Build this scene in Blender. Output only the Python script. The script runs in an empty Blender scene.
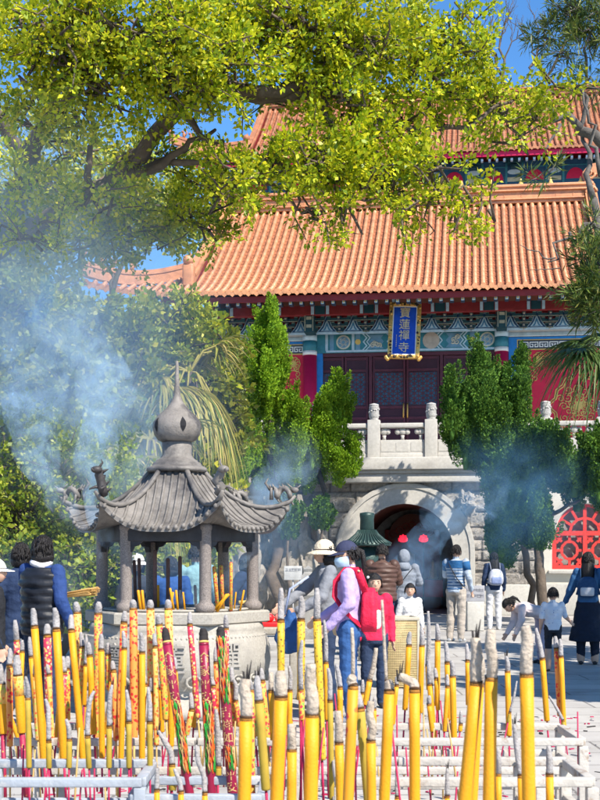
import bpy, bmesh, math, random
import numpy as np
from mathutils import Vector, Matrix
R = math.radians
C = bpy.context.scene
COL = C.collection
random.seed(7)
RNG = np.random.default_rng(11)

# ------------------------------------------------------------------ camera, light, exposure
F, HX, HY, EYE = 1300.0, 300.0, 555.0, 1.55          # focal length in photo pixels, horizon row, eye height
cam_d = bpy.data.cameras.new('camera')
cam = bpy.data.objects.new('camera', cam_d)
COL.objects.link(cam)
cam.location = (0, 0, EYE)
cam.rotation_euler = (R(90), 0, 0)
cam_d.sensor_fit = 'VERTICAL'
cam_d.sensor_height = 36
cam_d.sensor_width = 27
cam_d.lens = 36 * F / 800
cam_d.shift_y = (HY - 400) / 800
cam_d.clip_end = 3000
cam_d.dof.use_dof = True
cam_d.dof.focus_distance = 18
cam_d.dof.aperture_fstop = 9
C.camera = cam

SUN_EL, SUN_AZ = R(47), R(180 - 38)                  # azimuth from +Y towards +X: behind the camera, to the right
to_sun = Vector((math.sin(SUN_AZ) * math.cos(SUN_EL), math.cos(SUN_AZ) * math.cos(SUN_EL), math.sin(SUN_EL)))
sun_d = bpy.data.lights.new('sun', 'SUN')
sun_d.energy = 5.0
sun_d.angle = R(0.5)
sun_d.color = (1.0, 0.93, 0.82)
sun = bpy.data.objects.new('sun', sun_d)
COL.objects.link(sun)
sun.rotation_euler = to_sun.to_track_quat('Z', 'Y').to_euler()
sun.location = (20, -20, 40)

w = bpy.data.worlds.new('World')
C.world = w
w.use_nodes = True
wn = w.node_tree
sky = wn.nodes.new('ShaderNodeTexSky')
sky.sky_type = 'NISHITA'
sky.sun_disc = False
sky.sun_elevation = SUN_EL
sky.sun_rotation = SUN_AZ
sky.air_density = 0.75
sky.dust_density = 0.0
sky.ozone_density = 3.0
bgn = wn.nodes['Background']
hsn = wn.nodes.new('ShaderNodeHueSaturation')
hsn.inputs['Saturation'].default_value = 1.22
wn.links.new(sky.outputs[0], hsn.inputs['Color'])
wn.links.new(hsn.outputs[0], bgn.inputs[0])
bgn.inputs[1].default_value = 0.14
C.view_settings.view_transform = 'Standard'
C.view_settings.look = 'None'
C.view_settings.exposure = 0.88
C.view_settings.gamma = 1
C.view_settings.use_curve_mapping = False
C.cycles.use_denoising = True
C.cycles.max_bounces = 6
C.cycles.diffuse_bounces = 3
C.cycles.transmission_bounces = 4
C.cycles.transparent_max_bounces = 8
C.cycles.volume_bounces = 2
C.cycles.volume_step_rate = 1.5
C.cycles.volume_max_steps = 128
C.cycles.use_adaptive_sampling = True
C.cycles.adaptive_threshold = 0.02

# ------------------------------------------------------------------ coordinates
def P(px, py, D):
    'point at depth D metres in front of the camera'
    return Vector(((px - HX) * D / F, D, EYE + (HY - py) * D / F))
def S(D):
    'metres per photo pixel at depth D'
    return D / F

YAW = R(7.5)
ORG = Vector(((405 - HX) * 34 / F, 34, 0))
UX = Vector((math.cos(YAW), -math.sin(YAW), 0))
UY = Vector((math.sin(YAW), math.cos(YAW), 0))
def TL(px, py, yl):
    'local (x, z) in the temple frame at local depth yl'
    d = Vector(((px - HX) / F, 1, (HY - py) / F))
    o = Vector((0, 0, EYE)) - ORG
    t = (yl - UY.dot(o)) / UY.dot(d)
    p = o + d * t
    return UX.dot(p), p.z
def tx(px, yl): return TL(px, 400, yl)[0]
def tz(py, yl): return TL(405, py, yl)[1]
def TW(x, y, z): return ORG + UX * x + UY * y + Vector((0, 0, z))

# ------------------------------------------------------------------ objects
def tag(o, label=None, cat=None, group=None, kind=None):
    if label: o['label'] = label
    if cat: o['category'] = cat
    if group: o['group'] = group
    if kind: o['kind'] = kind
    return o
def empty(name, loc=(0, 0, 0), rz=0.0, label=None, cat=None, group=None, parent=None):
    o = bpy.data.objects.new(name, None)
    COL.objects.link(o)
    o.location = loc
    o.rotation_euler = (0, 0, rz)
    o.empty_display_size = 0.2
    if parent: o.parent = parent
    return tag(o, label, cat, group)
def frame(name, label, cat, group=None):
    return empty(name, ORG, -YAW, label, cat, group)
def copy_tree(o, parent=None):
    c = o.copy()
    COL.objects.link(c)
    if parent: c.parent = parent
    for ch in list(o.children):
        copy_tree(ch, c)
    return c

class MB:
    'collects shapes, then links them as ONE mesh object'
    def __init__(s): s.v, s.f, s.m, s.sm = [], [], [], []
    def add(s, vs, fs, mi=0, smooth=False):
        b = len(s.v)
        s.v += [tuple(p) for p in vs]
        for f in fs:
            s.f.append(tuple(i + b for i in f)); s.m.append(mi); s.sm.append(smooth)
        return s
    def box(s, x0, x1, y0, y1, z0, z1, mi=0, M_=None):
        vs = [(x, y, z) for x in (x0, x1) for y in (y0, y1) for z in (z0, z1)]
        if M_ is not None: vs = [M_ @ Vector(p) for p in vs]
        return s.add(vs, [(0, 1, 3, 2), (4, 6, 7, 5), (0, 4, 5, 1), (2, 3, 7, 6), (0, 2, 6, 4), (1, 5, 7, 3)], mi)
    def bbox(s, x0, x1, y0, y1, z0, z1, b=0.01, mi=0, M_=None):
        'box with chamfered edges'
        bm = bmesh.new()
        bmesh.ops.create_cube(bm, size=1)
        for v in bm.verts:
            v.co = Vector(((x0 + x1) / 2 + v.co.x * (x1 - x0), (y0 + y1) / 2 + v.co.y * (y1 - y0), (z0 + z1) / 2 + v.co.z * (z1 - z0)))
        bmesh.ops.bevel(bm, geom=bm.edges[:], offset=b, segments=2, affect='EDGES', profile=0.6)
        if M_ is not None: bmesh.ops.transform(bm, matrix=M_, verts=bm.verts)
        return s.bm(bm, mi, True)
    def bm(s, bm, mi=0, smooth=False):
        bm.verts.index_update()
        s.add([v.co for v in bm.verts], [tuple(v.index for v in f.verts) for f in bm.faces], mi, smooth)
        bm.free()
        return s
    def tube(s, pts, rad, seg=8, mi=0, cap=True, flat=1.0, smooth=True, up=None):
        pts = [Vector(p) for p in pts]
        if not hasattr(rad, '__len__'): rad = [rad] * len(pts)
        n = len(pts); vs = []; prev = None; o4 = math.pi / 4 if seg == 4 else 0
        for i, p in enumerate(pts):
            t = (pts[min(i + 1, n - 1)] - pts[max(i - 1, 0)])
            if t.length < 1e-9: t = Vector((0, 0, 1))
            t.normalize()
            if prev is None:
                a = Vector(up) if up else (Vector((0, 0, 1)) if abs(t.z) < 0.9 else Vector((1, 0, 0)))
                a = (a - t * a.dot(t)).normalized()
            else:
                a = prev - t * prev.dot(t)
                a = a.normalized() if a.length > 1e-6 else prev
            prev = a
            b = t.cross(a)
            r = rad[i]
            ra, rb = (r if hasattr(r, '__len__') else (r, r * flat))
            for k in range(seg):
                c, q = math.cos(2 * math.pi * k / seg + o4), math.sin(2 * math.pi * k / seg + o4)
                if seg == 4: c, q = c * 1.414, q * 1.414
                vs.append(p + a * c * ra + b * q * rb)
        fs = [(i * seg + k, i * seg + (k + 1) % seg, (i + 1) * seg + (k + 1) % seg, (i + 1) * seg + k) for i in range(n - 1) for k in range(seg)]
        if cap:
            fs.append(tuple(range(seg))[::-1]); fs.append(tuple((n - 1) * seg + k for k in range(seg)))
        return s.add(vs, fs, mi, smooth)
    def lathe(s, prof, c=(0, 0, 0), seg=24, mi=0, smooth=True, rot=0.0, sx=1.0, sy=1.0):
        vs = []
        for r, z in prof:
            for k in range(seg):
                a = 2 * math.pi * k / seg + rot
                vs.append((c[0] + r * sx * math.cos(a), c[1] + r * sy * math.sin(a), c[2] + z))
        n = len(prof)
        fs = [(i * seg + k, i * seg + (k + 1) % seg, (i + 1) * seg + (k + 1) % seg, (i + 1) * seg + k) for i in range(n - 1) for k in range(seg)]
        fs.append(tuple(range(seg))[::-1]); fs.append(tuple((n - 1) * seg + k for k in range(seg)))
        return s.add(vs, fs, mi, smooth)
    def prism(s, poly, y0, y1, mi=0, M_=None):
        'outline in x, z extruded from y0 (front) to y1'
        n = len(poly)
        vs = [(x, y0, z) for x, z in poly] + [(x, y1, z) for x, z in poly]
        if M_ is not None: vs = [M_ @ Vector(p) for p in vs]
        fs = [tuple(range(n)), tuple(range(n, 2 * n))[::-1]] + [(i, i + n, (i + 1) % n + n, (i + 1) % n) for i in range(n)]
        return s.add(vs, fs, mi)
    def ball(s, c, r, seg=12, rings=8, mi=0):
        r = r if hasattr(r, '__len__') else (r, r, r)
        vs = [(c[0], c[1], c[2] - r[2])]
        for i in range(1, rings):
            t = math.pi * i / rings
            for k in range(seg):
                a = 2 * math.pi * k / seg
                vs.append((c[0] + r[0] * math.sin(t) * math.cos(a), c[1] + r[1] * math.sin(t) * math.sin(a), c[2] - r[2] * math.cos(t)))
        vs.append((c[0], c[1], c[2] + r[2]))
        fs = [(0, 1 + (k + 1) % seg, 1 + k) for k in range(seg)]
        for i in range(rings - 2):
            for k in range(seg):
                a, b = 1 + i * seg, 1 + (i + 1) * seg
                fs.append((a + k, a + (k + 1) % seg, b + (k + 1) % seg, b + k))
        l = len(vs) - 1; a = 1 + (rings - 2) * seg
        fs += [(a + k, a + (k + 1) % seg, l) for k in range(seg)]
        return s.add(vs, fs, mi, True)
    def mesh(s, name, mats):
        me = bpy.data.meshes.new(name)
        me.from_pydata(s.v, [], s.f)
        for m in (mats if isinstance(mats, (list, tuple)) else [mats]): me.materials.append(m)
        me.polygons.foreach_set('material_index', s.m)
        me.polygons.foreach_set('use_smooth', s.sm)
        bm = bmesh.new(); bm.from_mesh(me)
        bmesh.ops.recalc_face_normals(bm, faces=bm.faces[:])
        bm.to_mesh(me); bm.free()
        return me
    def build(s, name, mats, parent=None, loc=None):
        o = bpy.data.objects.new(name, s.mesh(name, mats))
        COL.objects.link(o)
        if parent: o.parent = parent
        if loc is not None: o.location = loc
        return o

# ------------------------------------------------------------------ materials
def nodes_of(name):
    m = bpy.data.materials.new(name)
    m.use_nodes = True
    nt = m.node_tree
    return m, nt, nt.nodes['Principled BSDF']
def N(nt, typ, **kw):
    n = nt.nodes.new(typ)
    for k, v in kw.items(): setattr(n, k, v)
    return n
def ramp(nt, fac, stops):
    r = N(nt, 'ShaderNodeValToRGB')
    while len(r.color_ramp.elements) < len(stops): r.color_ramp.elements.new(0.5)
    for e, (p, c) in zip(r.color_ramp.elements, stops):
        e.position = p; e.color = (c[0], c[1], c[2], 1)
    nt.links.new(fac, r.inputs[0])
    return r
def mul(c, k): return tuple(min(1, x * k) for x in c)
MATS = {}
def mat(name, col, rough=0.7, var=0.18, scale=6.0, bump=0.0, bscale=40.0, metal=0.0, spec=0.3, stain=None, stain_at=(0.55, 0.7), stain_scale=2.0):
    if name in MATS: return MATS[name]
    m, nt, b = nodes_of(name)
    tc = N(nt, 'ShaderNodeTexCoord')
    no = N(nt, 'ShaderNodeTexNoise'); no.inputs['Scale'].default_value = scale; no.inputs['Detail'].default_value = 6; no.inputs['Roughness'].default_value = 0.65
    nt.links.new(tc.outputs['Object'], no.inputs['Vector'])
    r = ramp(nt, no.outputs['Fac'], [(0.3, mul(col, 1 - var)), (0.7, mul(col, 1 + var))])
    out = r.outputs[0]
    if stain:
        n2 = N(nt, 'ShaderNodeTexNoise'); n2.inputs['Scale'].default_value = stain_scale; n2.inputs['Detail'].default_value = 8; n2.inputs['Roughness'].default_value = 0.7
        nt.links.new(tc.outputs['Object'], n2.inputs['Vector'])
        r2 = ramp(nt, n2.outputs['Fac'], [(stain_at[0], (0, 0, 0)), (stain_at[1], (1, 1, 1))])
        mx = N(nt, 'ShaderNodeMix', data_type='RGBA')
        nt.links.new(r2.outputs[0], mx.inputs['Factor'])
        nt.links.new(out, mx.inputs['A']); mx.inputs['B'].default_value = (*stain, 1)
        out = mx.outputs['Result']
    nt.links.new(out, b.inputs['Base Color'])
    b.inputs['Roughness'].default_value = rough
    b.inputs['Metallic'].default_value = metal
    b.inputs['Specular IOR Level'].default_value = spec
    if bump:
        n3 = N(nt, 'ShaderNodeTexNoise'); n3.inputs['Scale'].default_value = bscale; n3.inputs['Detail'].default_value = 5
        nt.links.new(tc.outputs['Object'], n3.inputs['Vector'])
        bu = N(nt, 'ShaderNodeBump'); bu.inputs['Strength'].default_value = bump; bu.inputs['Distance'].default_value = 0.02
        nt.links.new(n3.outputs['Fac'], bu.inputs['Height'])
        nt.links.new(bu.outputs[0], b.inputs['Normal'])
    MATS[name] = m
    return m
def leaf_mat(name, cols, trans=0.35, rough=0.45, spec=0.35):
    'each leaf takes one of the colours at random'
    m, nt, b = nodes_of(name)
    g = N(nt, 'ShaderNodeNewGeometry')
    r = ramp(nt, g.outputs['Random Per Island'], [(i / max(1, len(cols) - 1), c) for i, c in enumerate(cols)])
    tc = N(nt, 'ShaderNodeTexCoord')
    no = N(nt, 'ShaderNodeTexNoise'); no.inputs['Scale'].default_value = 0.8; no.inputs['Detail'].default_value = 3
    nt.links.new(tc.outputs['Object'], no.inputs['Vector'])
    hs = N(nt, 'ShaderNodeHueSaturation')
    mr = N(nt, 'ShaderNodeMapRange'); mr.inputs[1].default_value = 0.3; mr.inputs[2].default_value = 0.7; mr.inputs[3].default_value = 0.7; mr.inputs[4].default_value = 1.25
    nt.links.new(no.outputs['Fac'], mr.inputs[0]); nt.links.new(mr.outputs[0], hs.inputs['Value'])
    nt.links.new(r.outputs[0], hs.inputs['Color'])
    nt.links.new(hs.outputs[0], b.inputs['Base Color'])
    b.inputs['Roughness'].default_value = rough
    b.inputs['Specular IOR Level'].default_value = spec
    t = N(nt, 'ShaderNodeBsdfTranslucent')
    nt.links.new(hs.outputs[0], t.inputs['Color'])
    mx = N(nt, 'ShaderNodeMixShader'); mx.inputs[0].default_value = trans
    nt.links.new(b.outputs[0], mx.inputs[1]); nt.links.new(t.outputs[0], mx.inputs[2])
    nt.links.new(mx.outputs[0], nt.nodes['Material Output'].inputs['Surface'])
    return m

def text_mesh(body, size=1.0, extrude=0.01):
    'vertices and faces of a line of lettering, centred'
    cu = bpy.data.curves.new('lettering', 'FONT')
    cu.body = body; cu.size = size; cu.extrude = extrude
    cu.align_x = 'CENTER'; cu.align_y = 'CENTER'; cu.resolution_u = 3
    o = bpy.data.objects.new('lettering', cu)
    COL.objects.link(o)
    dg = bpy.context.evaluated_depsgraph_get()
    me = bpy.data.meshes.new_from_object(o.evaluated_get(dg))
    vs = [v.co.copy() for v in me.vertices]; fs = [tuple(p.vertices) for p in me.polygons]
    bpy.data.objects.remove(o); bpy.data.curves.remove(cu); bpy.data.meshes.remove(me)
    return vs, fs
def put_text(mb, body, x, y, z, size, ext=0.01, mi=0, M_=None):
    vs, fs = text_mesh(body, size, ext)
    vs = [Vector((x + p.x, y - p.z, z + p.y)) for p in vs]
    if M_ is not None: vs = [M_ @ p for p in vs]
    mb.add(vs, fs, mi)

# palette
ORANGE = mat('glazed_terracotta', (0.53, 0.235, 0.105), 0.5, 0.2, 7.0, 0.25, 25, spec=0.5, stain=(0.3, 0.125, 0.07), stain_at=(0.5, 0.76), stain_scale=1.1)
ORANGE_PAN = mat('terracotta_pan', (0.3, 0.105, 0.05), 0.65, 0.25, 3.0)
ORANGE_DULL = mat('weathered_terracotta', (0.36, 0.15, 0.075), 0.6, 0.3, 2.5, 0.2, 20, stain=(0.18, 0.075, 0.045), stain_at=(0.5, 0.75))
RED_DARK = mat('dark_red_paint', (0.2, 0.018, 0.02), 0.55)
CRIMSON = mat('crimson_paint', (0.5, 0.01, 0.07), 0.5, 0.1)
RED_PANEL = mat('red_panel_paint', (0.6, 0.015, 0.05), 0.5, 0.12, 3)
MAROON = mat('maroon_door_paint', (0.045, 0.012, 0.022), 0.45, 0.2)
MAROON_L = mat('maroon_trim_paint', (0.085, 0.02, 0.032), 0.45, 0.2)
NAVY = mat('navy_paint', (0.02, 0.035, 0.07), 0.55)
TEAL = mat('teal_paint', (0.035, 0.19, 0.25), 0.55)
TEAL_D = mat('dark_teal_paint', (0.01, 0.05, 0.065), 0.6)
SKYB = mat('pale_blue_paint', (0.4, 0.54, 0.64), 0.6)
WHITEB = mat('white_paint', (0.7, 0.72, 0.72), 0.6, 0.08)
BLUE = mat('bright_blue_paint', (0.02, 0.2, 0.55), 0.5)
BLUE_B = mat('plaque_blue', (0.008, 0.06, 0.4), 0.4)
GOLD = mat('gold_leaf', (0.62, 0.36, 0.1), 0.38, 0.2, 20, metal=0.6)
GOLD_P = mat('gold_paint', (0.6, 0.42, 0.12), 0.5, 0.15)
DARK = mat('dark_void', (0.01, 0.01, 0.013), 0.8)
GRANITE = mat('pale_granite', (0.45, 0.43, 0.39), 0.75, 0.12, 14, 0.3, 90, stain=(0.3, 0.28, 0.25), stain_at=(0.56, 0.8), stain_scale=1.5)
PLASTER = mat('cream_plaster', (0.55, 0.52, 0.45), 0.8, 0.08, 3, 0.1, 40)
STONE_G = mat('grey_stone', (0.27, 0.26, 0.24), 0.8, 0.25, 10, 0.5, 60, stain=(0.15, 0.14, 0.13))
BARK = mat('grey_brown_bark', (0.11, 0.085, 0.065), 0.9, 0.4, 5, 0.9, 14)
# ------------------------------------------------------------------ ground
def ground():
    m, nt, b = nodes_of('granite_paving')
    tc = N(nt, 'ShaderNodeTexCoord')
    br = N(nt, 'ShaderNodeTexBrick'); br.offset = 0.5
    br.inputs['Scale'].default_value = 1.0; br.inputs['Mortar Size'].default_value = 0.012
    br.inputs['Brick Width'].default_value = 1.2; br.inputs['Row Height'].default_value = 0.6
    br.inputs['Color1'].default_value = (0.4, 0.38, 0.355, 1); br.inputs['Color2'].default_value = (0.47, 0.45, 0.415, 1); br.inputs['Mortar'].default_value = (0.2, 0.185, 0.17, 1)
    nt.links.new(tc.outputs['Object'], br.inputs['Vector'])
    no = N(nt, 'ShaderNodeTexNoise'); no.inputs['Scale'].default_value = 0.9; no.inputs['Detail'].default_value = 9; no.inputs['Roughness'].default_value = 0.7
    nt.links.new(tc.outputs['Object'], no.inputs['Vector'])
    r = ramp(nt, no.outputs['Fac'], [(0.28, (0.55, 0.53, 0.51)), (0.5, (0.88, 0.87, 0.86)), (0.7, (1, 1, 1))])
    mx = N(nt, 'ShaderNodeMix', data_type='RGBA', blend_type='MULTIPLY'); mx.inputs['Factor'].default_value = 1
    nt.links.new(br.outputs['Color'], mx.inputs['A']); nt.links.new(r.outputs[0], mx.inputs['B'])
    nt.links.new(mx.outputs['Result'], b.inputs['Base Color'])
    b.inputs['Roughness'].default_value = 0.75
    n3 = N(nt, 'ShaderNodeTexNoise'); n3.inputs['Scale'].default_value = 60
    nt.links.new(tc.outputs['Object'], n3.inputs['Vector'])
    bu = N(nt, 'ShaderNodeBump'); bu.inputs['Strength'].default_value = 0.15; bu.inputs['Distance'].default_value = 0.01
    nt.links.new(n3.outputs['Fac'], bu.inputs['Height']); nt.links.new(bu.outputs[0], b.inputs['Normal'])
    mb = MB(); mb.box(-600, 600, -400, 1200, -0.5, 0.0)
    o = mb.build('ground', m); o['kind'] = 'structure'
ground()

# ------------------------------------------------------------------ tiled roofs
def roof_rows(mb, rows, r, nseg, pan_mi=1, tube_mi=0, lip=0.02):
    '''rows: list of (x, profile) where profile(t) -> (y, z), t=0 eave .. 1 ridge. Cover tiles are half round with a step at each joint.'''
    for i, (x, prof) in enumerate(rows):
        vs, fs = [], []
        K = 7
        jx = random.uniform(-0.004, 0.004)
        for sgm in range(nseg):
            for end in (0, 1):
                t = (sgm + end) / nseg
                y, z = prof(t)
                y2, z2 = prof(min(1, t + 0.01)); y1, z1 = prof(max(0, t - 0.01))
                ny, nz = -(z2 - z1), (y2 - y1)
                l = math.hypot(ny, nz) or 1; ny /= l; nz /= l
                rr = r * (1.0 if end == 0 else 0.86)
                for k in range(K):
                    a = math.pi * k / (K - 1)
                    vs.append((x + jx + rr * math.cos(a), y + ny * rr * 1.15 * math.sin(a), z + nz * rr * 1.15 * math.sin(a)))
            b = sgm * 2 * K
            for k in range(K - 1): fs.append((b + k, b + k + 1, b + K + k + 1, b + K + k))
            if sgm: 
                for k in range(K - 1): fs.append((b - K + k, b - K + k + 1, b + k + 1, b + k))
        mb.add(vs, fs, tube_mi, True)
        # round end tile
        y, z = prof(0)
        n = 10
        vv = [(x + r * 1.05 * math.cos(2 * math.pi * k / n), y - 0.03, z + r * 1.05 * math.sin(2 * math.pi * k / n) + 0.01) for k in range(n)]
        vv += [(p[0], p[1] + 0.06, p[2]) for p in vv]
        mb.add(vv, [tuple(range(n))] + [(k, (k + 1) % n, n + (k + 1) % n, n + k) for k in range(n)], tube_mi)
        if i + 1 < len(rows):
            x2, prof2 = rows[i + 1]
            vs, fs = [], []
            for sgm in range(nseg * 2):
                for end in (0, 1):
                    t = (sgm + end) / (nseg * 2)
                    h = 0.012 if end == 0 else -0.012
                    ya, za = prof(t); yb, zb = prof2(t)
                    vs += [(x, ya, za + h), ((x + x2) / 2, (ya + yb) / 2, (za + zb) / 2 + h - 0.035), (x2, yb, zb + h)]
                b = sgm * 6
                fs += [(b, b + 1, b + 4, b + 3), (b + 1, b + 2, b + 5, b + 4)]
                if sgm: fs += [(b - 3, b - 2, b + 1, b), (b - 2, b - 1, b + 2, b + 1)]
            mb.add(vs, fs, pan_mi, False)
            # drip tile
            ya, za = prof(0); yb, zb = prof2(0); xm, ym, zm = (x + x2) / 2, (ya + yb) / 2, (za + zb) / 2
            hw = abs(x2 - x) / 2
            mb.prism([(xm - hw * .9, zm + 0.01), (xm - hw * .6, zm - 0.07), (xm, zm - 0.13), (xm + hw * .6, zm - 0.07), (xm + hw * .9, zm + 0.01)], ym - 0.025, ym + 0.0, tube_mi)

def swirl(mb, cx, y, cz, r, turns=1.6, th=0.05, mi=0, sgn=1, depth=None, start=0.0, n=26):
    pts = []
    for i in range(n):
        t = i / (n - 1)
        a = start + sgn * turns * 2 * math.pi * t
        rr = r * (1 - 0.85 * t)
        pts.append((cx + rr * math.cos(a), y, cz + rr * math.sin(a)))
    mb.tube(pts, [th * (1 - 0.5 * i / n) for i in range(n)], 6, mi)

def big_roof(root, x0, x1, ye, ze, yr, zr, spacing, r, nseg, m_tube, m_pan, power=1.28, skirt=2.7, lift=0.55, hip_y=2.5, ridge_h=0.5, finials=True, sides=(-1, 1)):
    def prof(t): return (ye + (yr - ye) * t, ze + (zr - ze) * t ** power)
    n = int(round((x1 - x0) / spacing))
    mb = MB()
    rows = [(x0 + (x1 - x0) * i / n, prof) for i in range(n + 1)]
    roof_rows(mb, rows, r, nseg)
    # plain back slope so the roof is a real volume
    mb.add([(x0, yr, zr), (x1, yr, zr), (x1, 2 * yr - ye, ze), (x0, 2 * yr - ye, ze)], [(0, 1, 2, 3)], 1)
    rf = mb.build('roof', [m_tube, m_pan], root)
    # side skirts with upturned corners
    t_h = hip_y / (yr - ye)
    for sg in sides:
        mb = MB()
        xe = x0 if sg < 0 else x1
        k = int(round(skirt / spacing))
        rows = []
        for i in range(0, k + 1):
            u = i / k
            x = xe + sg * skirt * u
            yE, zE = ye - 0.35 * u * u, ze + lift * u ** 2.2
            yH = ye + hip_y * (1 - u) - 0.3 * u
            zH = prof(t_h)[1] * (1 - u) + (ze + lift + 0.12) * u - 0.28 * math.sin(math.pi * u)
            def pr(t, yE=yE, zE=zE, yH=yH, zH=zH): return (yE + (yH - yE) * t, zE + (zH - zE) * t ** 1.15)
            rows.append((x, pr))
        if sg < 0: rows = rows[::-1]
        roof_rows(mb, rows, r, max(3, nseg // 2))
        mb.build('skirt_roof', [m_tube, m_pan], rf)
        # hip ridge
        hb = MB(); pts = []
        for i in range(13):
            u = i / 12
            x = xe + sg * (skirt + 0.12) * u
            pts.append(Vector((x, ye + hip_y * (1 - u) - 0.36 * u, prof(t_h)[1] * (1 - u) + (ze + lift + 0.16) * u - 0.28 * math.sin(math.pi * u) + 0.16 + 0.12 * u ** 4)))
        for dz, hw, hh in ((-.04, 0.11, 0.15), (0.14, 0.14, 0.035), (0.21, 0.08, 0.04)):
            hb.tube([p + Vector((0, 0, dz)) for p in pts], [(hh, hw)] * len(pts), 4, 0, smooth=False, up=(0, 0, 1))
        hb.build('hip_ridge', m_tube, rf)
        for i in (7, 9, 10.6, 12):
            u = i / 12
            j = min(12, int(i)); p = pts[j]
            fb = MB()
            fb.lathe([(0.08, 0), (0.06, 0.08), (0.08, 0.13), (0.055, 0.2), (0.04, 0.24)], p + Vector((0, 0, 0.27)), 8)
            fb.ball(p + Vector((sg * 0.05, -0.03, 0.53)), (0.065, 0.06, 0.06), 8, 6)
            fb.tube([p + Vector((sg * -0.06, 0.04, 0.35)), p + Vector((sg * -0.14, 0.06, 0.5)), p + Vector((sg * -0.08, 0.05, 0.66))], [0.04, 0.03, 0.012], 5)
            fb.build('ridge_figure', m_tube, rf)
        # verge ridge down the gable edge
        vb = MB()
        pv = [Vector((xe + sg * 0.02, *prof(1 - (1 - t_h * 0.55) * i / 14))) + Vector((0, 0, 0.14)) for i in range(15)]
        for dz, hw, hh in ((0, 0.15, 0.14), (0.17, 0.19, 0.04), (0.25, 0.1, 0.05)):
            vb.tube([p + Vector((0, 0, dz)) for p in pv], [(hh, hw)] * len(pv), 4, 0, smooth=False, up=(0, 0, 1))
        e = pv[-1]
        vb.bbox(e.x - 0.17, e.x + 0.17, e.y - 0.35, e.y + 0.05, e.z - 0.25, e.z + 0.45, 0.06)
        vb.ball((e.x, e.y - 0.25, e.z + 0.55), (0.17, 0.18, 0.17), 10, 8)
        vb.tube([(e.x, e.y, e.z + 0.5), (e.x, e.y + 0.12, e.z + 0.72), (e.x, e.y - 0.02, e.z + 0.85)], [0.09, 0.06, 0.02], 6)
        vb.build('verge_ridge', m_tube, rf)
        # gable wall
        gb = MB()
        gb.add([(xe - sg * 0.15, ye + hip_y * .4, prof(t_h * .4)[1]), (xe - sg * 0.15, 2 * yr - ye - hip_y * .4, prof(t_h * .4)[1]), (xe - sg * 0.15, yr, zr)], [(0, 1, 2)])
        gb.build('gable', RED_DARK, rf)
    # main ridge with mouldings
    rb = MB()
    h = ridge_h
    for z0, z1, d in ((0, .16, .2), (.16, .24, .26), (.24, .62, .16), (.62, .7, .24), (.7, .86, .17), (.86, 1.0, .22)):
        rb.bbox(x0 - 0.1, x1 + 0.1, yr - d, yr + d, zr - 0.05 + z0 * h, zr - 0.05 + z1 * h, 0.012)
    k = 22
    for i in range(1, k):
        x = x0 + (x1 - x0) * i / k
        rb.box(x - 0.008, x + 0.008, yr - 0.175, yr - 0.15, zr + .2 * h, zr + .57 * h)
    rg = rb.build('ridge', m_tube, rf)
    if finials:
        for i in range(13):
            x = x0 + 0.3 + (x1 - x0 - 0.6) * i / 12
            fb = MB(); fb.lathe([(0.07, 0), (0.09, 0.05), (0.05, 0.12), (0.015, 0.24)], (x, yr, zr - 0.05 + h), 8)
            fb.build('ridge_finial', GOLD_P, rg)
    for sg, xe in ((-1, x0), (1, x1)):
        if sg not in sides: continue
        cb = MB()
        zb = zr - 0.05
        out = [(0, 0), (0.5, 0), (0.55, .35), (.42, .6), (.5, .95), (.3, 1.2), (.02, 1.25), (-.12, 1.0), (.02, .85), (.2, .95), (.26, .75), (.1, .55)]
        cb.prism([(xe - sg * (q - 0.25), zb + z) for q, z in out], yr - 0.16, yr + 0.16)
        swirl(cb, xe, yr - 0.18, zb + 0.3, 0.2, 1.5, 0.045)
        swirl(cb, xe - sg * 0.05, yr - 0.18, zb + 0.9, 0.2, 1.4, 0.045, sgn=-1)
        cb.build('ridge_ornament', m_tube, rf)
    return prof

# ------------------------------------------------------------------ main hall
hall = frame('temple_hall', 'front temple hall with orange tiled roof, crimson columns and painted eaves above the terrace', 'temple')
YF = 6.0
Z_FLOOR = tz(458, 0) 
ZE, YE, YRG = tz(288, 3.0), 3.0, 9.6
ZR = tz(207, YRG)
X0, X1 = tx(222, YRG) + .05, tx(590, YRG)
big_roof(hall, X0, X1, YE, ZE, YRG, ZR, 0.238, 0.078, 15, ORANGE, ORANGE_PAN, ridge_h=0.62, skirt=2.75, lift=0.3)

def fb(mb, px0, py0, px1, py1, yl, d, mi=0):
    'box on the facade between two photo corners, front face at local depth yl'
    mb.box(tx(px0, yl), tx(px1, yl), yl, yl + d, tz(py1, yl), tz(py0, yl), mi)
# body of the hall
b = MB()
zt = tz(303, YF)
b.box(-8.2, 8.2, YF + 0.35, 13.0, 0.05, zt)
b.build('wall', RED_DARK, hall)
# soffit and eave timbers
b = MB()
b.add([(-8.6, YE + .15, ZE - .12), (8.6, YE + .15, ZE - .12), (8.6, YF + .4, ZE + .75), (-8.6, YF + .4, ZE + .75)], [(0, 1, 2, 3)])
b.build('soffit', NAVY, hall)
b = MB(); b.box(-7.3, 7.3, YE + .12, YE + .2, tz(297.5, YE), ZE - .1)
b.build('eave_board', RED_DARK, hall)
s_ = .055; yy = YE + .3; dz = tz(300.3, yy)
b = MB(); b.box(-s_, s_, 0, .3, -s_, s_)
rafter = b.build('rafter', NAVY, hall)
b = MB(); b.box(-s_ * .8, s_ * .8, -.012, -.002, -s_ * .8, s_ * .8, 0); b.box(-s_ * .4, s_ * .4, -.02, -.0125, -s_ * .4, s_ * .4, 1)
b.build('rafter_end', [SKYB, GOLD_P], rafter)
for i in range(47):
    o = rafter if i == 0 else copy_tree(rafter, hall)
    o.location = (-7.2 + .31 * i, yy, dz)
YB = 4.7
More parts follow.
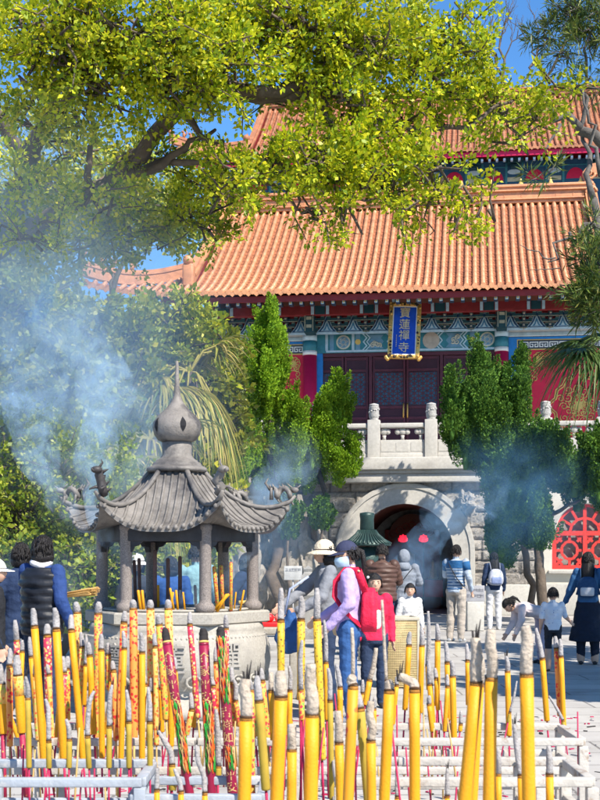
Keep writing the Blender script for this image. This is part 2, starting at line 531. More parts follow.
b = MB(); b.box(-8.0, 8.0, YB, YB + .25, tz(312.5, YB), tz(303.5, YB))
b.build('eave_beam', RED_DARK, hall)
for px in (320, 369, 440, 489, 536, 272, 224):
    b = MB()
    for k, (a, c, mi) in enumerate(((-9, -6, 0), (-5, 5, 1), (6, 9, 0))):
        b.box(tx(px + a, YB), tx(px + c, YB), YB - .02 - .004 * mi, YB - .002, tz(312.3, YB), tz(303.7, YB), mi)
    b.build('painted_block', [SKYB, TEAL_D], hall)

# bracket sets and flame boards
YK = 5.45
def arch_pt(cx, zb, w, h):
    'ogee outline'
    L = []
    for t in np.linspace(0, 1, 9):
        xx = w * (1 - t) ** 0.9 * (1 - 0.28 * math.sin(math.pi * t))
        L.append((xx, h * t))
    return [(cx + a, zb + c) for a, c in L] + [(cx - a, zb + c) for a, c in L[::-1][1:]]
flame_px = [327 + 26.2 * i for i in range(-9, 11)]
for px in flame_px:
    if not 120 < px < 605: continue
    cx = tx(px, YK); zb = tz(330.5, YK)
    f = MB()
    f.prism(arch_pt(cx, zb, .33, .53), YK, YK + .05, 0)
    f.prism(arch_pt(cx, zb + .02, .27, .45), YK - .008, YK - .001, 1)
    f.prism(arch_pt(cx, zb + .04, .19, .33), YK - .016, YK - .009, 0)
    f.prism(arch_pt(cx, zb + .05, .13, .24), YK - .024, YK - .017, 2)
    f.prism(arch_pt(cx, zb + .06, .06, .13), YK - .032, YK - .025, 0)
    f.box(cx - .36, cx + .36, YK - .03, YK + .04, zb - .06, zb, 0)
    f.build('flame_board', [SKYB, mat('deep_blue_paint', (.02, .07, .17)), mat('mid_blue_paint', (.06, .2, .36))], hall)
for px in flame_px:
    px += 13.1
    if not 130 < px < 605: continue
    cx = tx(px, YK); zb = tz(331, YK)
    f = MB()
    for i, (wd, z0, ext) in enumerate(((.1, .0, .1), (.24, .15, .22), (.36, .3, .36), (.42, .44, .5))):
        f.box(cx - wd, cx + wd, YK - ext, YK - ext + .09, zb + z0, zb + z0 + .085, 0)
        f.box(cx - wd, cx + wd, YK - ext - .012, YK - ext - .002, zb + z0 - .002, zb + z0 + .012, 1)
        f.box(cx - .045, cx + .045, YK - ext - .14, YK + .1, zb + z0 + .02, zb + z0 + .11, 2)
        f.box(cx - .03, cx + .03, YK - ext - .15, YK - ext - .142, zb + z0 + .04, zb + z0 + .09, 1)
        for sx in (-1, 0, 1):
            f.box(cx + sx * wd * .85 - .055, cx + sx * wd * .85 + .055, YK - ext - .02, YK - ext + .11, zb + z0 + .087, zb + z0 + .14, 0)
            f.box(cx + sx * wd * .85 - .05, cx + sx * wd * .85 + .05, YK - ext - .03, YK - ext - .022, zb + z0 + .125, zb + z0 + .138, 1)
    f.build('bracket', [TEAL_D, mat('pale_gold_line', (.3, .29, .22)), NAVY], hall)
# posts of the bracket tier above each column
for px in (309, 502, 214):
    b = MB(); cx = tx(px, YK - .6)
    b.box(cx - .15, cx + .15, YK - .62, YK, tz(330, YK - .6), tz(304, YK - .6), 0)
    for q in (-.12, .12): b.box(cx + q - .012, cx + q + .012, YK - .64, YK - .625, tz(329, YK - .6), tz(305, YK - .6), 1)
    for py in (308, 316, 324): b.box(cx - .08, cx + .08, YK - .65, YK - .625, tz(py + 1.5, YK - .6), tz(py - 1.5, YK - .6), 1)
    b.build('bracket_post', [TEAL_D, mat('pale_gold_line', (.3, .29, .22))], hall)

# columns
for px0, px1 in ((302, 316), (495, 508.5), (208, 221)):
    xc = (tx(px0, YF - .3) + tx(px1, YF - .3)) / 2; r = (tx(px1, YF - .3) - tx(px0, YF - .3)) / 2
    b = MB()
    b.lathe([(r, 0), (r, tz(353, YF) - Z_FLOOR)], (xc, YF - .3 + r, Z_FLOOR), 24)
    c = b.build('column', CRIMSON, hall)
    z0 = tz(352.5, YF - .3); z1 = tz(329, YF - .3)
    q = MB()
    h = z1 - z0
    q.lathe([(r * 1.03, 0), (r * 1.03, h * .18)], (xc, YF - .3 + r, z0), 24, 0)
    q.lathe([(r * 1.02, 0), (r * 1.02, h * .42)], (xc, YF - .3 + r, z0 + h * .19), 24, 1)
    q.lathe([(r * 1.03, 0), (r * 1.03, h * .37)], (xc, YF - .3 + r, z0 + h * .62), 24, 2)
    q.build('painted_collar', [WHITEB, TEAL, SKYB], c)

# painted frieze between the columns
YZ = YF - .05
b = MB()
za, zb_ = tz(351, YZ), tz(331, YZ); H = zb_ - za
fb(b, 317, 331, 495, 351.5, YZ, .3, 0)
def roundel(cx, r, mi_, yy):
    b.prism([(cx + r * math.cos(a), za + H / 2 + r * math.sin(a)) for a in np.linspace(0, 2 * math.pi, 20, endpoint=False)], yy - .006, yy, mi_)
for sgn in (-1, 1):
    X = lambda u: sgn * u
    def bx(u0, u1, v0, v1, lay, mi_): b.box(min(X(u0), X(u1)), max(X(u0), X(u1)), YZ - .006 * lay, YZ - .006 * (lay - 1) - .001, za + v0 * H, za + v1 * H, mi_)
    def poly(pts, lay, mi_): b.prism([(X(u), za + v * H) for u, v in pts], YZ - .006 * lay, YZ - .006 * (lay - 1) - .001, mi_)
    bx(.0, 2.74, .0, .1, 1, 1); bx(.0, 2.74, .9, 1, 1, 1)
    bx(2.68, 2.76, .1, .9, 1, 1); bx(2.5, 2.62, .1, .9, 1, 3); 
    # square with roundel
    bx(1.98, 2.42, .1, .9, 1, 2); roundel(X(2.2), H * .36, 4, YZ - .007); roundel(X(2.2), H * .28, 3, YZ - .014)
    for k in range(6):
        a = k * math.pi / 3
        swirl(b, X(2.2) + .09 * math.cos(a), YZ - .024, za + H / 2 + .09 * math.sin(a), .05, 1.1, .012, 4, start=a, n=10)
    bx(1.86, 1.94, .1, .9, 1, 1); bx(1.68, 1.82, .1, .9, 1, 3); roundel(X(1.75), H * .14, 5, YZ - .007)
    # chevrons
    for q, mi_ in ((0, 1), (.05, 2), (.1, 1)):
        poly([(1.62 - q, .1), (1.5 - q, .3), (1.6 - q, .5), (1.5 - q, .7), (1.62 - q, .9), (1.57 - q, .9), (1.45 - q, .7), (1.55 - q, .5), (1.45 - q, .3), (1.57 - q, .1)], 1, mi_)
    poly([(.95, .15), (1.42, .15), (1.33, .32), (1.42, .5), (1.33, .68), (1.42, .85), (.95, .85), (1.04, .68), (.95, .5), (1.04, .32)], 1, 3)
    for k in range(5):
        swirl(b, X(1.19) + random.uniform(-.13, .13), YZ - .016, za + H / 2 + random.uniform(-.12, .12), .08, 1.2, .022, 4, start=k * 1.3, n=12)
    for q, mi_ in ((0, 1), (.05, 2), (.1, 1)):
        poly([(.88 - q, .1), (.76 - q, .3), (.86 - q, .5), (.76 - q, .7), (.88 - q, .9), (.83 - q, .9), (.71 - q, .7), (.81 - q, .5), (.71 - q, .3), (.83 - q, .1)], 1, mi_)
    roundel(X(.5), H * .42, 6, YZ - .007)
b.build('painted_frieze', [TEAL, SKYB, mat('frieze_teal', (.02, .15, .17)), mat('frieze_blue', (.13, .27, .4)), mat('frieze_cream', (.5, .5, .42)), GOLD_P, mat('frieze_beige', (.42, .37, .32))], hall)

# doors
def lattice(mb, x0, x1, z0, z1, y, step, th, mi=0):
    cx, cz = (x0 + x1) / 2, (z0 + z1) / 2
    for ang in (0, math.pi / 3, -math.pi / 3):
        d = Vector((math.sin(ang), math.cos(ang)))
        nrm = Vector((d.y, -d.x))
        k = -12
        while k <= 12:
            o = nrm * (k * step)
            ts = []
            lo, hi = -9, 9
            for ax, (a0, a1, c) in ((0, (x0, x1, cx)), (1, (z0, z1, cz))):
                if abs(d[ax]) < 1e-6:
                    if not a0 < c + o[ax] < a1: lo, hi = 1, 0
                    continue
                t0, t1 = (a0 - c - o[ax]) / d[ax], (a1 - c - o[ax]) / d[ax]
                lo, hi = max(lo, min(t0, t1)), min(hi, max(t0, t1))
            if hi - lo > 0.03:
                a = o + d * lo; e = o + d * hi
                q = nrm * th
                mb.prism([(cx + a.x - q.x, cz + a.y - q.y), (cx + e.x - q.x, cz + e.y - q.y), (cx + e.x + q.x, cz + e.y + q.y), (cx + a.x + q.x, cz + a.y + q.y)], y + .001 * (ang > 0) + .002 * (ang < 0), y + .02, mi)
            k += 1
YD = YF + .12
b = MB(); fb(b, 316, 351.5, 496, 355.5, YF + .02, .2); fb(b, 316, 355.5, 319, 478, YF + .02, .2); fb(b, 493, 355.5, 496, 478, YF + .02, .2); fb(b, 369, 355.5, 372, 478, YF + .02, .2); fb(b, 440, 355.5, 443, 478, YF + .02, .2)
b.build('door_frame', MAROON_L, hall)
for px0, px1 in ((320, 344), (344.5, 368.5), (372.5, 405.7), (406.3, 439.5), (443.5, 468), (468.5, 492.5)):
    b = MB(); xa, xb = tx(px0, YD), tx(px1, YD)
    zt_, z_b = tz(356, YD), Z_FLOOR + .02
    b.box(xa, xb, YD, YD + .06, z_b, zt_, 0)
    wd = .07
    rails = [tz(v, YD) for v in (357.2, 368, 372, 405, 409, 416, 420)] 
    for q0, q1 in ((xa + .01, xa + wd), (xb - wd, xb - .01)): b.box(q0, q1, YD - .03, YD - .001, z_b, zt_, 1)
    for zc in (358, 370, 407, 418): b.box(xa + wd, xb - wd, YD - .028, YD - .001, tz(zc + 1.3, YD), tz(zc - 1.3, YD), 1)
    d = b.build('door', [MAROON, MAROON_L], hall)
    lb = MB(); l0, l1, z0, z1 = xa + wd + .02, xb - wd - .02, tz(405, YD), tz(372.5, YD)
    lb.box(l0, l1, YD - .012, YD - .002, z0, z1, 1)
    lattice(lb, l0, l1, z0, z1, YD - .036, .13, .012)
    lb.build('lattice', [MAROON_L, mat('door_pane', (.025, .1, .16), .25)], d)
    if px0 in (372.5, 406.3):
        hx = tx(403.6 if px0 < 400 else 407.6, YD)
        h_ = MB(); h_.tube([(hx, YD - .03, tz(418, YD)), (hx, YD - .07, tz(416.5, YD)), (hx, YD - .07, tz(405, YD)), (hx, YD - .03, tz(403.5, YD))], .022, 8)
        h_.build('handle', GOLD, d)

# side bays
def side_bay(sgn):
    pr = empty('side_bay', (0, 0, 0), 0, parent=hall)
    X = lambda px: sgn * tx(px, YF)
    def bx(mb, px0, py0, px1, py1, lay, mi):
        a, c = X(px0), X(px1)
        mb.box(min(a, c), max(a, c), YF - .008 * lay, YF + (.34 if lay == 0 else -.008 * (lay - 1) - .001), tz(py1, YF), tz(py0, YF), mi)
    b = MB(); bx(b, 508.7, 339.5, 648, 478, 0, 0); b.build('blue_wall', BLUE, pr)
    b = MB(); bx(b, 508.7, 331, 648, 339, .5, 0); bx(b, 508.7, 335, 648, 338.2, 2, 1); b.build('lintel', [WHITEB, SKYB], pr)
    b = MB(); bx(b, 517, 342, 641, 476, 1, 0); bx(b, 518, 343, 640, 475, 2, 1); bx(b, 528, 351.5, 630, 466, 3, 0); bx(b, 529.2, 352.8, 628.8, 465, 4, 2)
    b.build('red_panel', [GOLD_P, NAVY, RED_PANEL], pr)
    f = MB(); yy = YF - .024
    def st(px0, py0, px1, py1): 
        a, c = X(px0), X(px1); f.box(min(a, c), max(a, c), yy, YF - .017, tz(py1, YF), tz(py0, YF))
    px = 519.5
    while px < 636:
        st(px, 344.5, px + 9, 345.5); st(px, 349, px + 4, 350); st(px + 5, 349, px + 9, 350)
        st(px, 345.5, px + 1, 349); st(px + 3, 346.6, px + 4, 349); st(px + 5, 346.6, px + 6, 349); st(px + 8, 345.5, px + 9, 349)
        st(px + 1.8, 346.6, px + 3, 347.5); st(px + 6, 346.6, px + 7.2, 347.5)
        px += 9.9
    py = 352
    while py < 462:
        for q in (519.5, 632): st(q, py, q + 1, py + 8); st(q + 1, py, q + 6, py + 1); st(q + 5.5, py + 1, q + 6.5, py + 5); st(q + 3, py + 4, q + 5.5, py + 5); st(q + 1, py + 7, q + 6, py + 8)
        py += 10
    f.build('fret_border', WHITEB, pr)
    g = MB(); yy = YF - .04
    def sw(px, py, r, s=1, st_=0, tn=1.3, th=.016): swirl(g, X(px), yy, tz(py, YF), r, tn, th, 0, s, start=st_, n=16)
    def flower(px, py, r):
        g.prism([(X(px) + r * (1 + .25 * math.cos(8 * a)) * math.cos(a), tz(py, YF) + r * (1 + .25 * math.cos(8 * a)) * math.sin(a)) for a in np.linspace(0, 2 * math.pi, 48, endpoint=False)], yy, yy + .006)
        for k in range(10): sw(px + r * 50 * math.cos(k * .63), py + r * 50 * math.sin(k * .63), .09, 1, k * .63 + 2)
    for (cx, cy, ox, oy) in ((539, 362, 1, 1), (619, 362, -1, 1), (539, 455, 1, -1), (619, 455, -1, -1)):
        flower(cx, cy, .09)
        for k in range(4):
            sw(cx + ox * (6 + 4.5 * k), cy - oy * 4, .1, (-1) ** k, k); sw(cx - ox * 4, cy + oy * (6 + 4.5 * k), .1, (-1) ** k, k + 1)
    cx, cy = 579, 408
    for w_, h_ in ((34, 40), (31, 36.5)):
        pts = []
        for i in range(49):
            a = 2 * math.pi * i / 48
            k = 1 / (abs(math.cos(a)) ** 1.0 + abs(math.sin(a)) ** 1.0) * (1 + .06 * math.cos(4 * a + math.pi) + .05 * math.cos(12 * a))
            pts.append((X(cx + w_ * k * math.cos(a)), yy, tz(cy + h_ * k * math.sin(a), YF)))
        g.tube(pts, .02, 5, 0)
    flower(cx, cy, .16)
    for k in range(26):
        a = k * 2.4; rr = 8 + k * .6
        sw(cx + rr * .85 * math.cos(a), cy + rr * math.sin(a), .13, (-1) ** k, a, 1.4, .018)
    g.build('gold_scrollwork', GOLD_P, pr)
side_bay(1); side_bay(-1)

# name plaque
pl = frame('name_plaque', 'blue plaque with four gold characters in a carved gold frame, hanging under the eave', 'sign')
MP = Matrix.Translation((tx(404.5, 4.2), 4.2, tz(331, 4.2))) @ Matrix.Rotation(R(-8), 4, 'X') @ Matrix.Rotation(R(2.0), 4, 'Y')
hw, hh = 12.0 * 38.2 / F, 25 * 38.2 / F
b = MB(); b.box(-hw, hw, -.04, .04, -hh, hh, 0, MP); b.build('board', BLUE_B, pl)
b = MB(); fw = .115
for (x0, x1, z0, z1) in ((-hw - fw, -hw, -hh - fw, hh + fw), (hw, hw + fw, -hh - fw, hh + fw), (-hw, hw, hh, hh + fw), (-hw, hw, -hh - fw, -hh)):
    b.bbox(x0, x1, -.08, .06, z0, z1, .02, 0, MP)
for (x0, x1, z0, z1) in ((-hw, -hw + .025, -hh, hh), (hw - .025, hw, -hh, hh), (-hw + .025, hw - .025, hh - .025, hh), (-hw + .025, hw - .025, -hh, -hh + .025)):
    b.box(x0, x1, -.058, -.042, z0, z1, 1, MP)
rr = random.Random(3)
for k in range(90):
    s_ = rr.random(); side = rr.choice((0, 1, 2, 3))
    if side < 2: q = ((-1, 1)[side] * (hw + fw / 2 + rr.uniform(-.03, .03)), rr.uniform(-hh - fw, hh + fw))
    else: q = (rr.uniform(-hw, hw), (-1, 1)[side - 2] * (hh + fw / 2 + rr.uniform(-.03, .03)))
    p = MP @ Vector((q[0], -.09, q[1]))
    b.ball(p, rr.uniform(.02, .045), 7, 5, rr.choice((0, 0, 2)))
for sx in (-1, 1):
    for k in range(3): b.ball(MP @ Vector((sx * (hw + fw * (.9 + .2 * k)), -.05, -hh - fw - .02 + .03 * k)), .06, 8, 6)
b.build('carved_frame', [GOLD, WHITEB, mat('frame_black', (.03, .022, .02))], pl)
b = MB()
for ch, z in zip('寶蓮禪寺', (.52, .165, -.165, -.53)): put_text(b, ch, 0, -.05, z, .33, .012, 0, MP)
for k in range(7): b.box(-.235, -.215, -.05, -.042, -.16 - k * .055, -.13 - k * .055, 0, MP)
b.build('characters', mat('gold_lettering', (.6, .48, .28), .4), pl)
for sx in (-.33, .33): b = MB(); b.tube([MP @ Vector((sx, 0, hh + .08)), MP @ Vector((sx * 1.15, -.1, hh + .32))], .05, 6); b.build('hanger', SKYB, pl)

# ------------------------------------------------------------------ upper hall behind
up = frame('temple_hall', 'rear temple hall higher up, its weathered tiled roof behind the front ridge', 'temple')
YU = 27.0
yE2, yR2 = 24.6, 31.5
zE2, zR2 = tz(152, yE2), tz(103, yR2)
xl = tx(266, yR2); xr = tx(640, yR2)
big_roof(up, xl, xr, yE2, zE2, yR2, zR2, 0.26, 0.085, 12, ORANGE_DULL, ORANGE_PAN, skirt=3.2, lift=.5, hip_y=2.6, ridge_h=.5, finials=False, sides=(-1,))
b = MB(); b.box(xl - 2, xr + 3, YU + .2, 38, 3, tz(155, YU)); b.build('wall', RED_DARK, up)
b = MB(); b.box(xl - 2.4, xr + 3, yE2 + .1, yE2 + .2, tz(159, yE2), zE2 - .1, 0)
b.add([(xl - 2.8, yE2 + .15, zE2 - .12), (xr + 3, yE2 + .15, zE2 - .12), (xr + 3, YU + .3, zE2 + .6), (xl - 2.8, YU + .3, zE2 + .6)], [(0, 1, 2, 3)], 1)
b.build('eave_board', [CRIMSON, NAVY], up)
b = MB(); b.box(-.05, .05, 0, .25, -.05, .05); re_ = b.build('rafter_end', SKYB, up)
for i in range(int((xr - xl + 4.5) / .33)):
    o = re_ if i == 0 else copy_tree(re_, up)
    o.location = (xl - 2 + .33 * i, yE2 + .25, tz(161.5, yE2))
b = MB(); ya = YU
fz0, fz1 = tz(192, ya), tz(165, ya)
b.box(xl - 2, xr + 3, ya, ya + .19, fz0 - 1.5, fz1, 0)
x = xl - 1.5; k = 0
while x < xr + 2:
    b.prism([(x + .42 * math.cos(a), fz0 + .35 + .5 * math.sin(a)) for a in np.linspace(0, math.pi, 12)], ya - .01, ya - .001, 1)
    b.prism([(x + .9 + .3 * math.cos(a) , fz0 + .75 + .12 * math.sin(a)) for a in np.linspace(0, 2 * math.pi, 14, endpoint=False)], ya - .01, ya - .001, 2)
    for q in (-.55, .55): b.box(x + q - .05, x + q + .05, ya - .02, ya - .001, fz0 + .2, fz1 - .1, 3)
    b.box(x - .62, x + .62, ya - .016, ya - .011, fz0 + .95, fz0 + 1.0, 3)
    b.box(x + .55, x + 1.2, ya - .016, ya - .002, fz0 + .3, fz0 + .5, 4)
    for w_ in (.15, .3, .42): b.box(x + .9 - w_, x + .9 + w_, ya - .3 - w_ * .6, ya - .02, fz0 + .75 + w_, fz0 + .85 + w_, 5)
    x += 1.85; k += 1
b.build('painted_frieze', [mat('upper_blue', (.02, .08, .16)), CRIMSON, SKYB, TEAL, mat('upper_cream', (.4, .4, .3)), TEAL_D], up)

# ------------------------------------------------------------------ terrace wall
wl = frame('terrace_wall', 'grey ashlar stone wall with pale arched gateway carrying the temple terrace', 'wall')
ZL0, ZL1 = tz(483, 0), tz(458, 0)         # ledge bottom and top
AR, AI = 69.5 * 34 / F, 48.5 * 34 / F      # arch radii
AZ = tz(552.5, 0)
def ashlar():
    xa, xb = -9.0, tx(538, 0)
    step = .045
    nx, nz = int((xb - xa) / step), int(ZL0 / step)
    rg = random.Random(5)
    # random coursed layout
    blocks = []; z = 0
    while z < ZL0:
        h = rg.choice((.3, .42, .55)); x = xa - rg.random()
        while x < xb:
            w_ = rg.uniform(.45, 1.1)
            if h > .5 and rg.random() < .35:
                blocks += [(x, x + w_, z, z + h * .5), (x, x + w_, z + h * .5, z + h)]
            else: blocks.append((x, x + w_, z, z + h))
            x += w_
        z += h
    xs = np.linspace(xa, xb, nx + 1); zs = np.linspace(0, ZL0, nz + 1)
    hgt = np.zeros((nz + 1, nx + 1)); tone = np.zeros((nz + 1, nx + 1))
    gx, gz = np.meshgrid(xs, zs)
    for (x0, x1, z0, z1) in blocks:
        m = (gx >= x0) & (gx < x1) & (gz >= z0) & (gz < z1)
        if not m.any(): continue
        e = np.minimum(np.minimum(gx - x0, x1 - gx), np.minimum(gz - z0, z1 - gz))
        bulge = np.clip(e / .06, 0, 1) ** .6
        h = rg.uniform(.05, .1); tl = (rg.uniform(-.05, .05), rg.uniform(-.05, .05))
        hh_ = bulge * (h + tl[0] * (gx - x0) + tl[1] * (gz - z0))
        hgt[m] = hh_[m]; tone[m] = rg.uniform(.25, 1)
        tone[m & (e < .025)] = 0.1
    hgt += RNG.normal(0, .008, hgt.shape) * (hgt > .02)
    me = bpy.data.meshes.new('stone_blocks')
    V = np.stack([gx, -hgt, gz], -1).reshape(-1, 3)
    F_ = []
    for j in range(nz):
        for i in range(nx):
            cx, cz = (xs[i] + xs[i + 1]) / 2, (zs[j] + zs[j + 1]) / 2
            inside = abs(cx) < AR - .15 and (cz < AZ or math.hypot(cx, cz - AZ) < AR - .15)
            if not inside:
                a = j * (nx + 1) + i; F_.append((a, a + 1, a + nx + 2, a + nx + 1))
    me.from_pydata(V.tolist(), [], F_)
    at = me.attributes.new('block', 'FLOAT', 'POINT'); at.data.foreach_set('value', tone.reshape(-1))
    m, nt, bs = nodes_of('ashlar_stone')
    an = N(nt, 'ShaderNodeAttribute', attribute_name='block')
    tc = N(nt, 'ShaderNodeTexCoord')
    no = N(nt, 'ShaderNodeTexNoise'); no.inputs['Scale'].default_value = 9; no.inputs['Detail'].default_value = 8; no.inputs['Roughness'].default_value = .75
    nt.links.new(tc.outputs['Object'], no.inputs['Vector'])
    r = ramp(nt, an.outputs['Fac'], [(0, (.13, .12, .11)), (.2, (.24, .22, .2)), (.6, (.34, .32, .29)), (1, (.42, .38, .33))])
    r2 = ramp(nt, no.outputs['Fac'], [(.3, (.55, .55, .55)), (.7, (1.1, 1.08, 1.05))])
    mx = N(nt, 'ShaderNodeMix', data_type='RGBA', blend_type='MULTIPLY'); mx.inputs['Factor'].default_value = 1
    nt.links.new(r.outputs[0], mx.inputs['A']); nt.links.new(r2.outputs[0], mx.inputs['B']); nt.links.new(mx.outputs['Result'], bs.inputs['Base Color'])
    bs.inputs['Roughness'].default_value = .85
    bu = N(nt, 'ShaderNodeBump'); bu.inputs['Strength'].default_value = .6; bu.inputs['Distance'].default_value = .03
    n3 = N(nt, 'ShaderNodeTexNoise'); n3.inputs['Scale'].default_value = 30; nt.links.new(tc.outputs['Object'], n3.inputs['Vector'])
    nt.links.new(n3.outputs['Fac'], bu.inputs['Height']); nt.links.new(bu.outputs[0], bs.inputs['Normal'])
    me.materials.append(m)
    o = bpy.data.objects.new('stone_blocks', me); COL.objects.link(o); o.parent = wl
ashlar()
# solid behind, floor of the terrace
b = MB()
b.box(-9, -AI - .05, .12, 5.9, 0.0, ZL0); b.box(AI + .05, 9, .12, 5.9, 0.0, ZL0)
b.box(-AI - .05, AI + .05, .12, 5.9, AZ + AI + .05, ZL0); b.box(-AI - .05, AI + .05, 4.5, 5.9, 0, AZ + AI)
b.build('core', STONE_G, wl)
b = MB(); b.box(-9, 9, .1, 5.95, ZL0 + .005, ZL1 - .01); b.build('terrace_floor', GRANITE, wl)
# vault lining
b = MB(); vs = []; A = [math.pi * i / 24 for i in range(25)]
pts = [(AI, 0.0)] + [(AI * math.cos(a), AZ + AI * math.sin(a)) for a in A] + [(-AI, 0.0)]
n = len(pts)
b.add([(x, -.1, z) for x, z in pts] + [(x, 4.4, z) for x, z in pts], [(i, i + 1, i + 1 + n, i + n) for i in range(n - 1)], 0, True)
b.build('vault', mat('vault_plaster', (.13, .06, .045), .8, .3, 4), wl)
# arch ring
b = MB()
def ring(r0, r1, y0, y1):
    o_ = [(r1, 0.0)] + [(r1 * math.cos(a), AZ + r1 * math.sin(a)) for a in A] + [(-r1, 0.0)]
    i_ = [(r0, 0.0)] + [(r0 * math.cos(a), AZ + r0 * math.sin(a)) for a in A] + [(-r0, 0.0)]
    k = len(o_)
    vs = [(x, y0, z) for x, z in o_] + [(x, y0, z) for x, z in i_] + [(x, y1, z) for x, z in o_] + [(x, y1, z) for x, z in i_]
    fs = []
    for i in range(k - 1):
        fs += [(i, i + 1, k + i + 1, k + i), (2 * k + i, 2 * k + i + 1, i + 1, i), (k + i, k + i + 1, 3 * k + i + 1, 3 * k + i)]
    b.add(vs, fs)
ring(AI, AR, -.16, .3); ring(AR * .93, AR * .985, -.19, -.161); ring(AI * 1.0, AI * 1.04, -.18, -.161)
b.build('arch', GRANITE, wl)
# ledge
b = MB(); xr_ = tx(489, -.3)
b.bbox(-9, xr_, -.42, .3, tz(470.5, 0), ZL1 - .004, .02)
b.bbox(-9, xr_ - .06, -.34, .3, tz(474, 0), tz(470.6, 0), .012)
b.bbox(-9, xr_ - .02, -.3, .3, ZL0, tz(474.1, 0), .03)
b.build('ledge', GRANITE, wl)
b = MB(); b.bbox(AR + .02, tx(538, -.1), -.2, .1, 0.0, tz(584, 0), .02); b.bbox(AR + .02, tx(538, -.1), -.3, .1, 0.0, tz(604, 0), .02); b.bbox(-9, -AR - .02, -.2, .1, 0.0, tz(597, 0), .02)
b.build('plinth', GRANITE, wl)

# inside the gateway
al = frame('altar_table', 'dark altar deep inside the arched gateway', 'altar')
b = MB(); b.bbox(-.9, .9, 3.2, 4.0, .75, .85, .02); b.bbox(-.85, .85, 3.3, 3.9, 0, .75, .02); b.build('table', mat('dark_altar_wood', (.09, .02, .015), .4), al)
b = MB()
b.bbox(-.8, .8, 4.1, 4.35, .85, 2.3, .03, 0); b.prism([(.7 * math.cos(a), 2.0 + .75 * math.sin(a)) for a in np.linspace(0, math.pi, 16)], 4.0, 4.09, 1)
for k in range(7): swirl(b, -.55 + k * .18, 3.98, 2.15 + .25 * math.sin(k * .5), .13, 1.4, .02, 0)
b.build('carved_screen', [mat('altar_red', (.2, .03, .02)), mat('altar_brown', (.13, .045, .03))], al)
b = MB()
for xx, hh_, rr_ in ((-.62, .55, .12), (0, .8, .2), (.62, .55, .12)):
    b.lathe([(rr_ * 1.2, .855), (rr_ * 1.2, .9), (rr_, .95), (rr_ * .9, .85 + hh_ * .45), (rr_ * .45, .85 + hh_ * .62), (rr_ * .5, .85 + hh_ * .75), (rr_ * .42, .85 + hh_ * .9), (.02, .85 + hh_)], (xx, 3.65, 0), 16)
b.build('statue_row', GOLD, al)
b = MB(); b.bbox(-.92, .92, 3.17, 3.19, .35, .84, .004); b.build('altar_cloth', mat('altar_cloth_red', (.4, .02, .02), .8, .2, 6), al)
m_, nt_, b_ = nodes_of('red_lamp_glow'); b_.inputs['Base Color'].default_value = (.8, .02, .04, 1); b_.inputs['Emission Color'].default_value = (1, .02, .05, 1); b_.inputs['Emission Strength'].default_value = .9
for i, px in enumerate((403, 423.5)):
    x, z = tx(px, 1.2), tz(538, 1.2)
    e = frame('altar_lamp', 'glowing red lotus lamp inside the arched gateway, the %s of the pair' % ('left' if i == 0 else 'right'), 'lamp', 'red lamps in the gateway')
    b = MB(); b.lathe([(.03, -.1), (.06, -.06), (.055, .04), (.01, .1)], (x, 1.2, z), 10)
    for q in range(16):
        a = q * 2 * math.pi / 8 + (q // 8) * .4; ro, zo = (.085, .07) if q < 8 else (.13, .0)
        b.tube([(x + .03 * math.cos(a), 1.2 + .03 * math.sin(a), z - .1), (x + ro * .8 * math.cos(a), 1.2 + ro * .8 * math.sin(a), z - .06 + zo * .3), (x + ro * math.cos(a), 1.2 + ro * math.sin(a), z + zo)], [.02, .034, .006], 6)
    b.build('shade', m_, e)
    b = MB(); b.lathe([(.1, 0), (.1, .03), (.025, .06), (.025, z - .12)], (x, 1.2, 0.0), 10); b.build('stand', DARK, e)

# balustrade posts and panels
bal = frame('balustrade', 'pale granite balustrade along the terrace edge with carved cylinder capped posts', 'railing')
YBL = .1
post_px = [374 + 57.2 * k for k in range(-4, 6)]
zb = ZL1 - .002
for px in post_px:
    x = tx(px, YBL)
    p = MB(); p.bbox(x - .165, x + .165, YBL - .15, YBL + .15, zb, tz(420, YBL), .015)
    o = p.build('post', GRANITE, bal)
    c = MB(); h = tz(404, YBL) - tz(420, YBL)
    c.lathe([(.12, 0), (.13, .02), (.105, .04), (.13, .07), (.135, h * .3), (.13, h * .8), (.135, h * .84), (.11, h * .88), (.13, h * .92), (.12, h), (.02, h + .03)], (x, YBL, tz(420, YBL)), 20)
    for k in range(14):
        a = k * 2.4
        c.ball((x + .13 * math.cos(a), YBL + .13 * math.sin(a), tz(420, YBL) + h * (.3 + .45 * ((k * .37) % 1))), .025, 6, 5)
    c.build('post_cap', mat('carved_granite', (.36, .35, .33), .8, .35, 30, .5, 60), o)
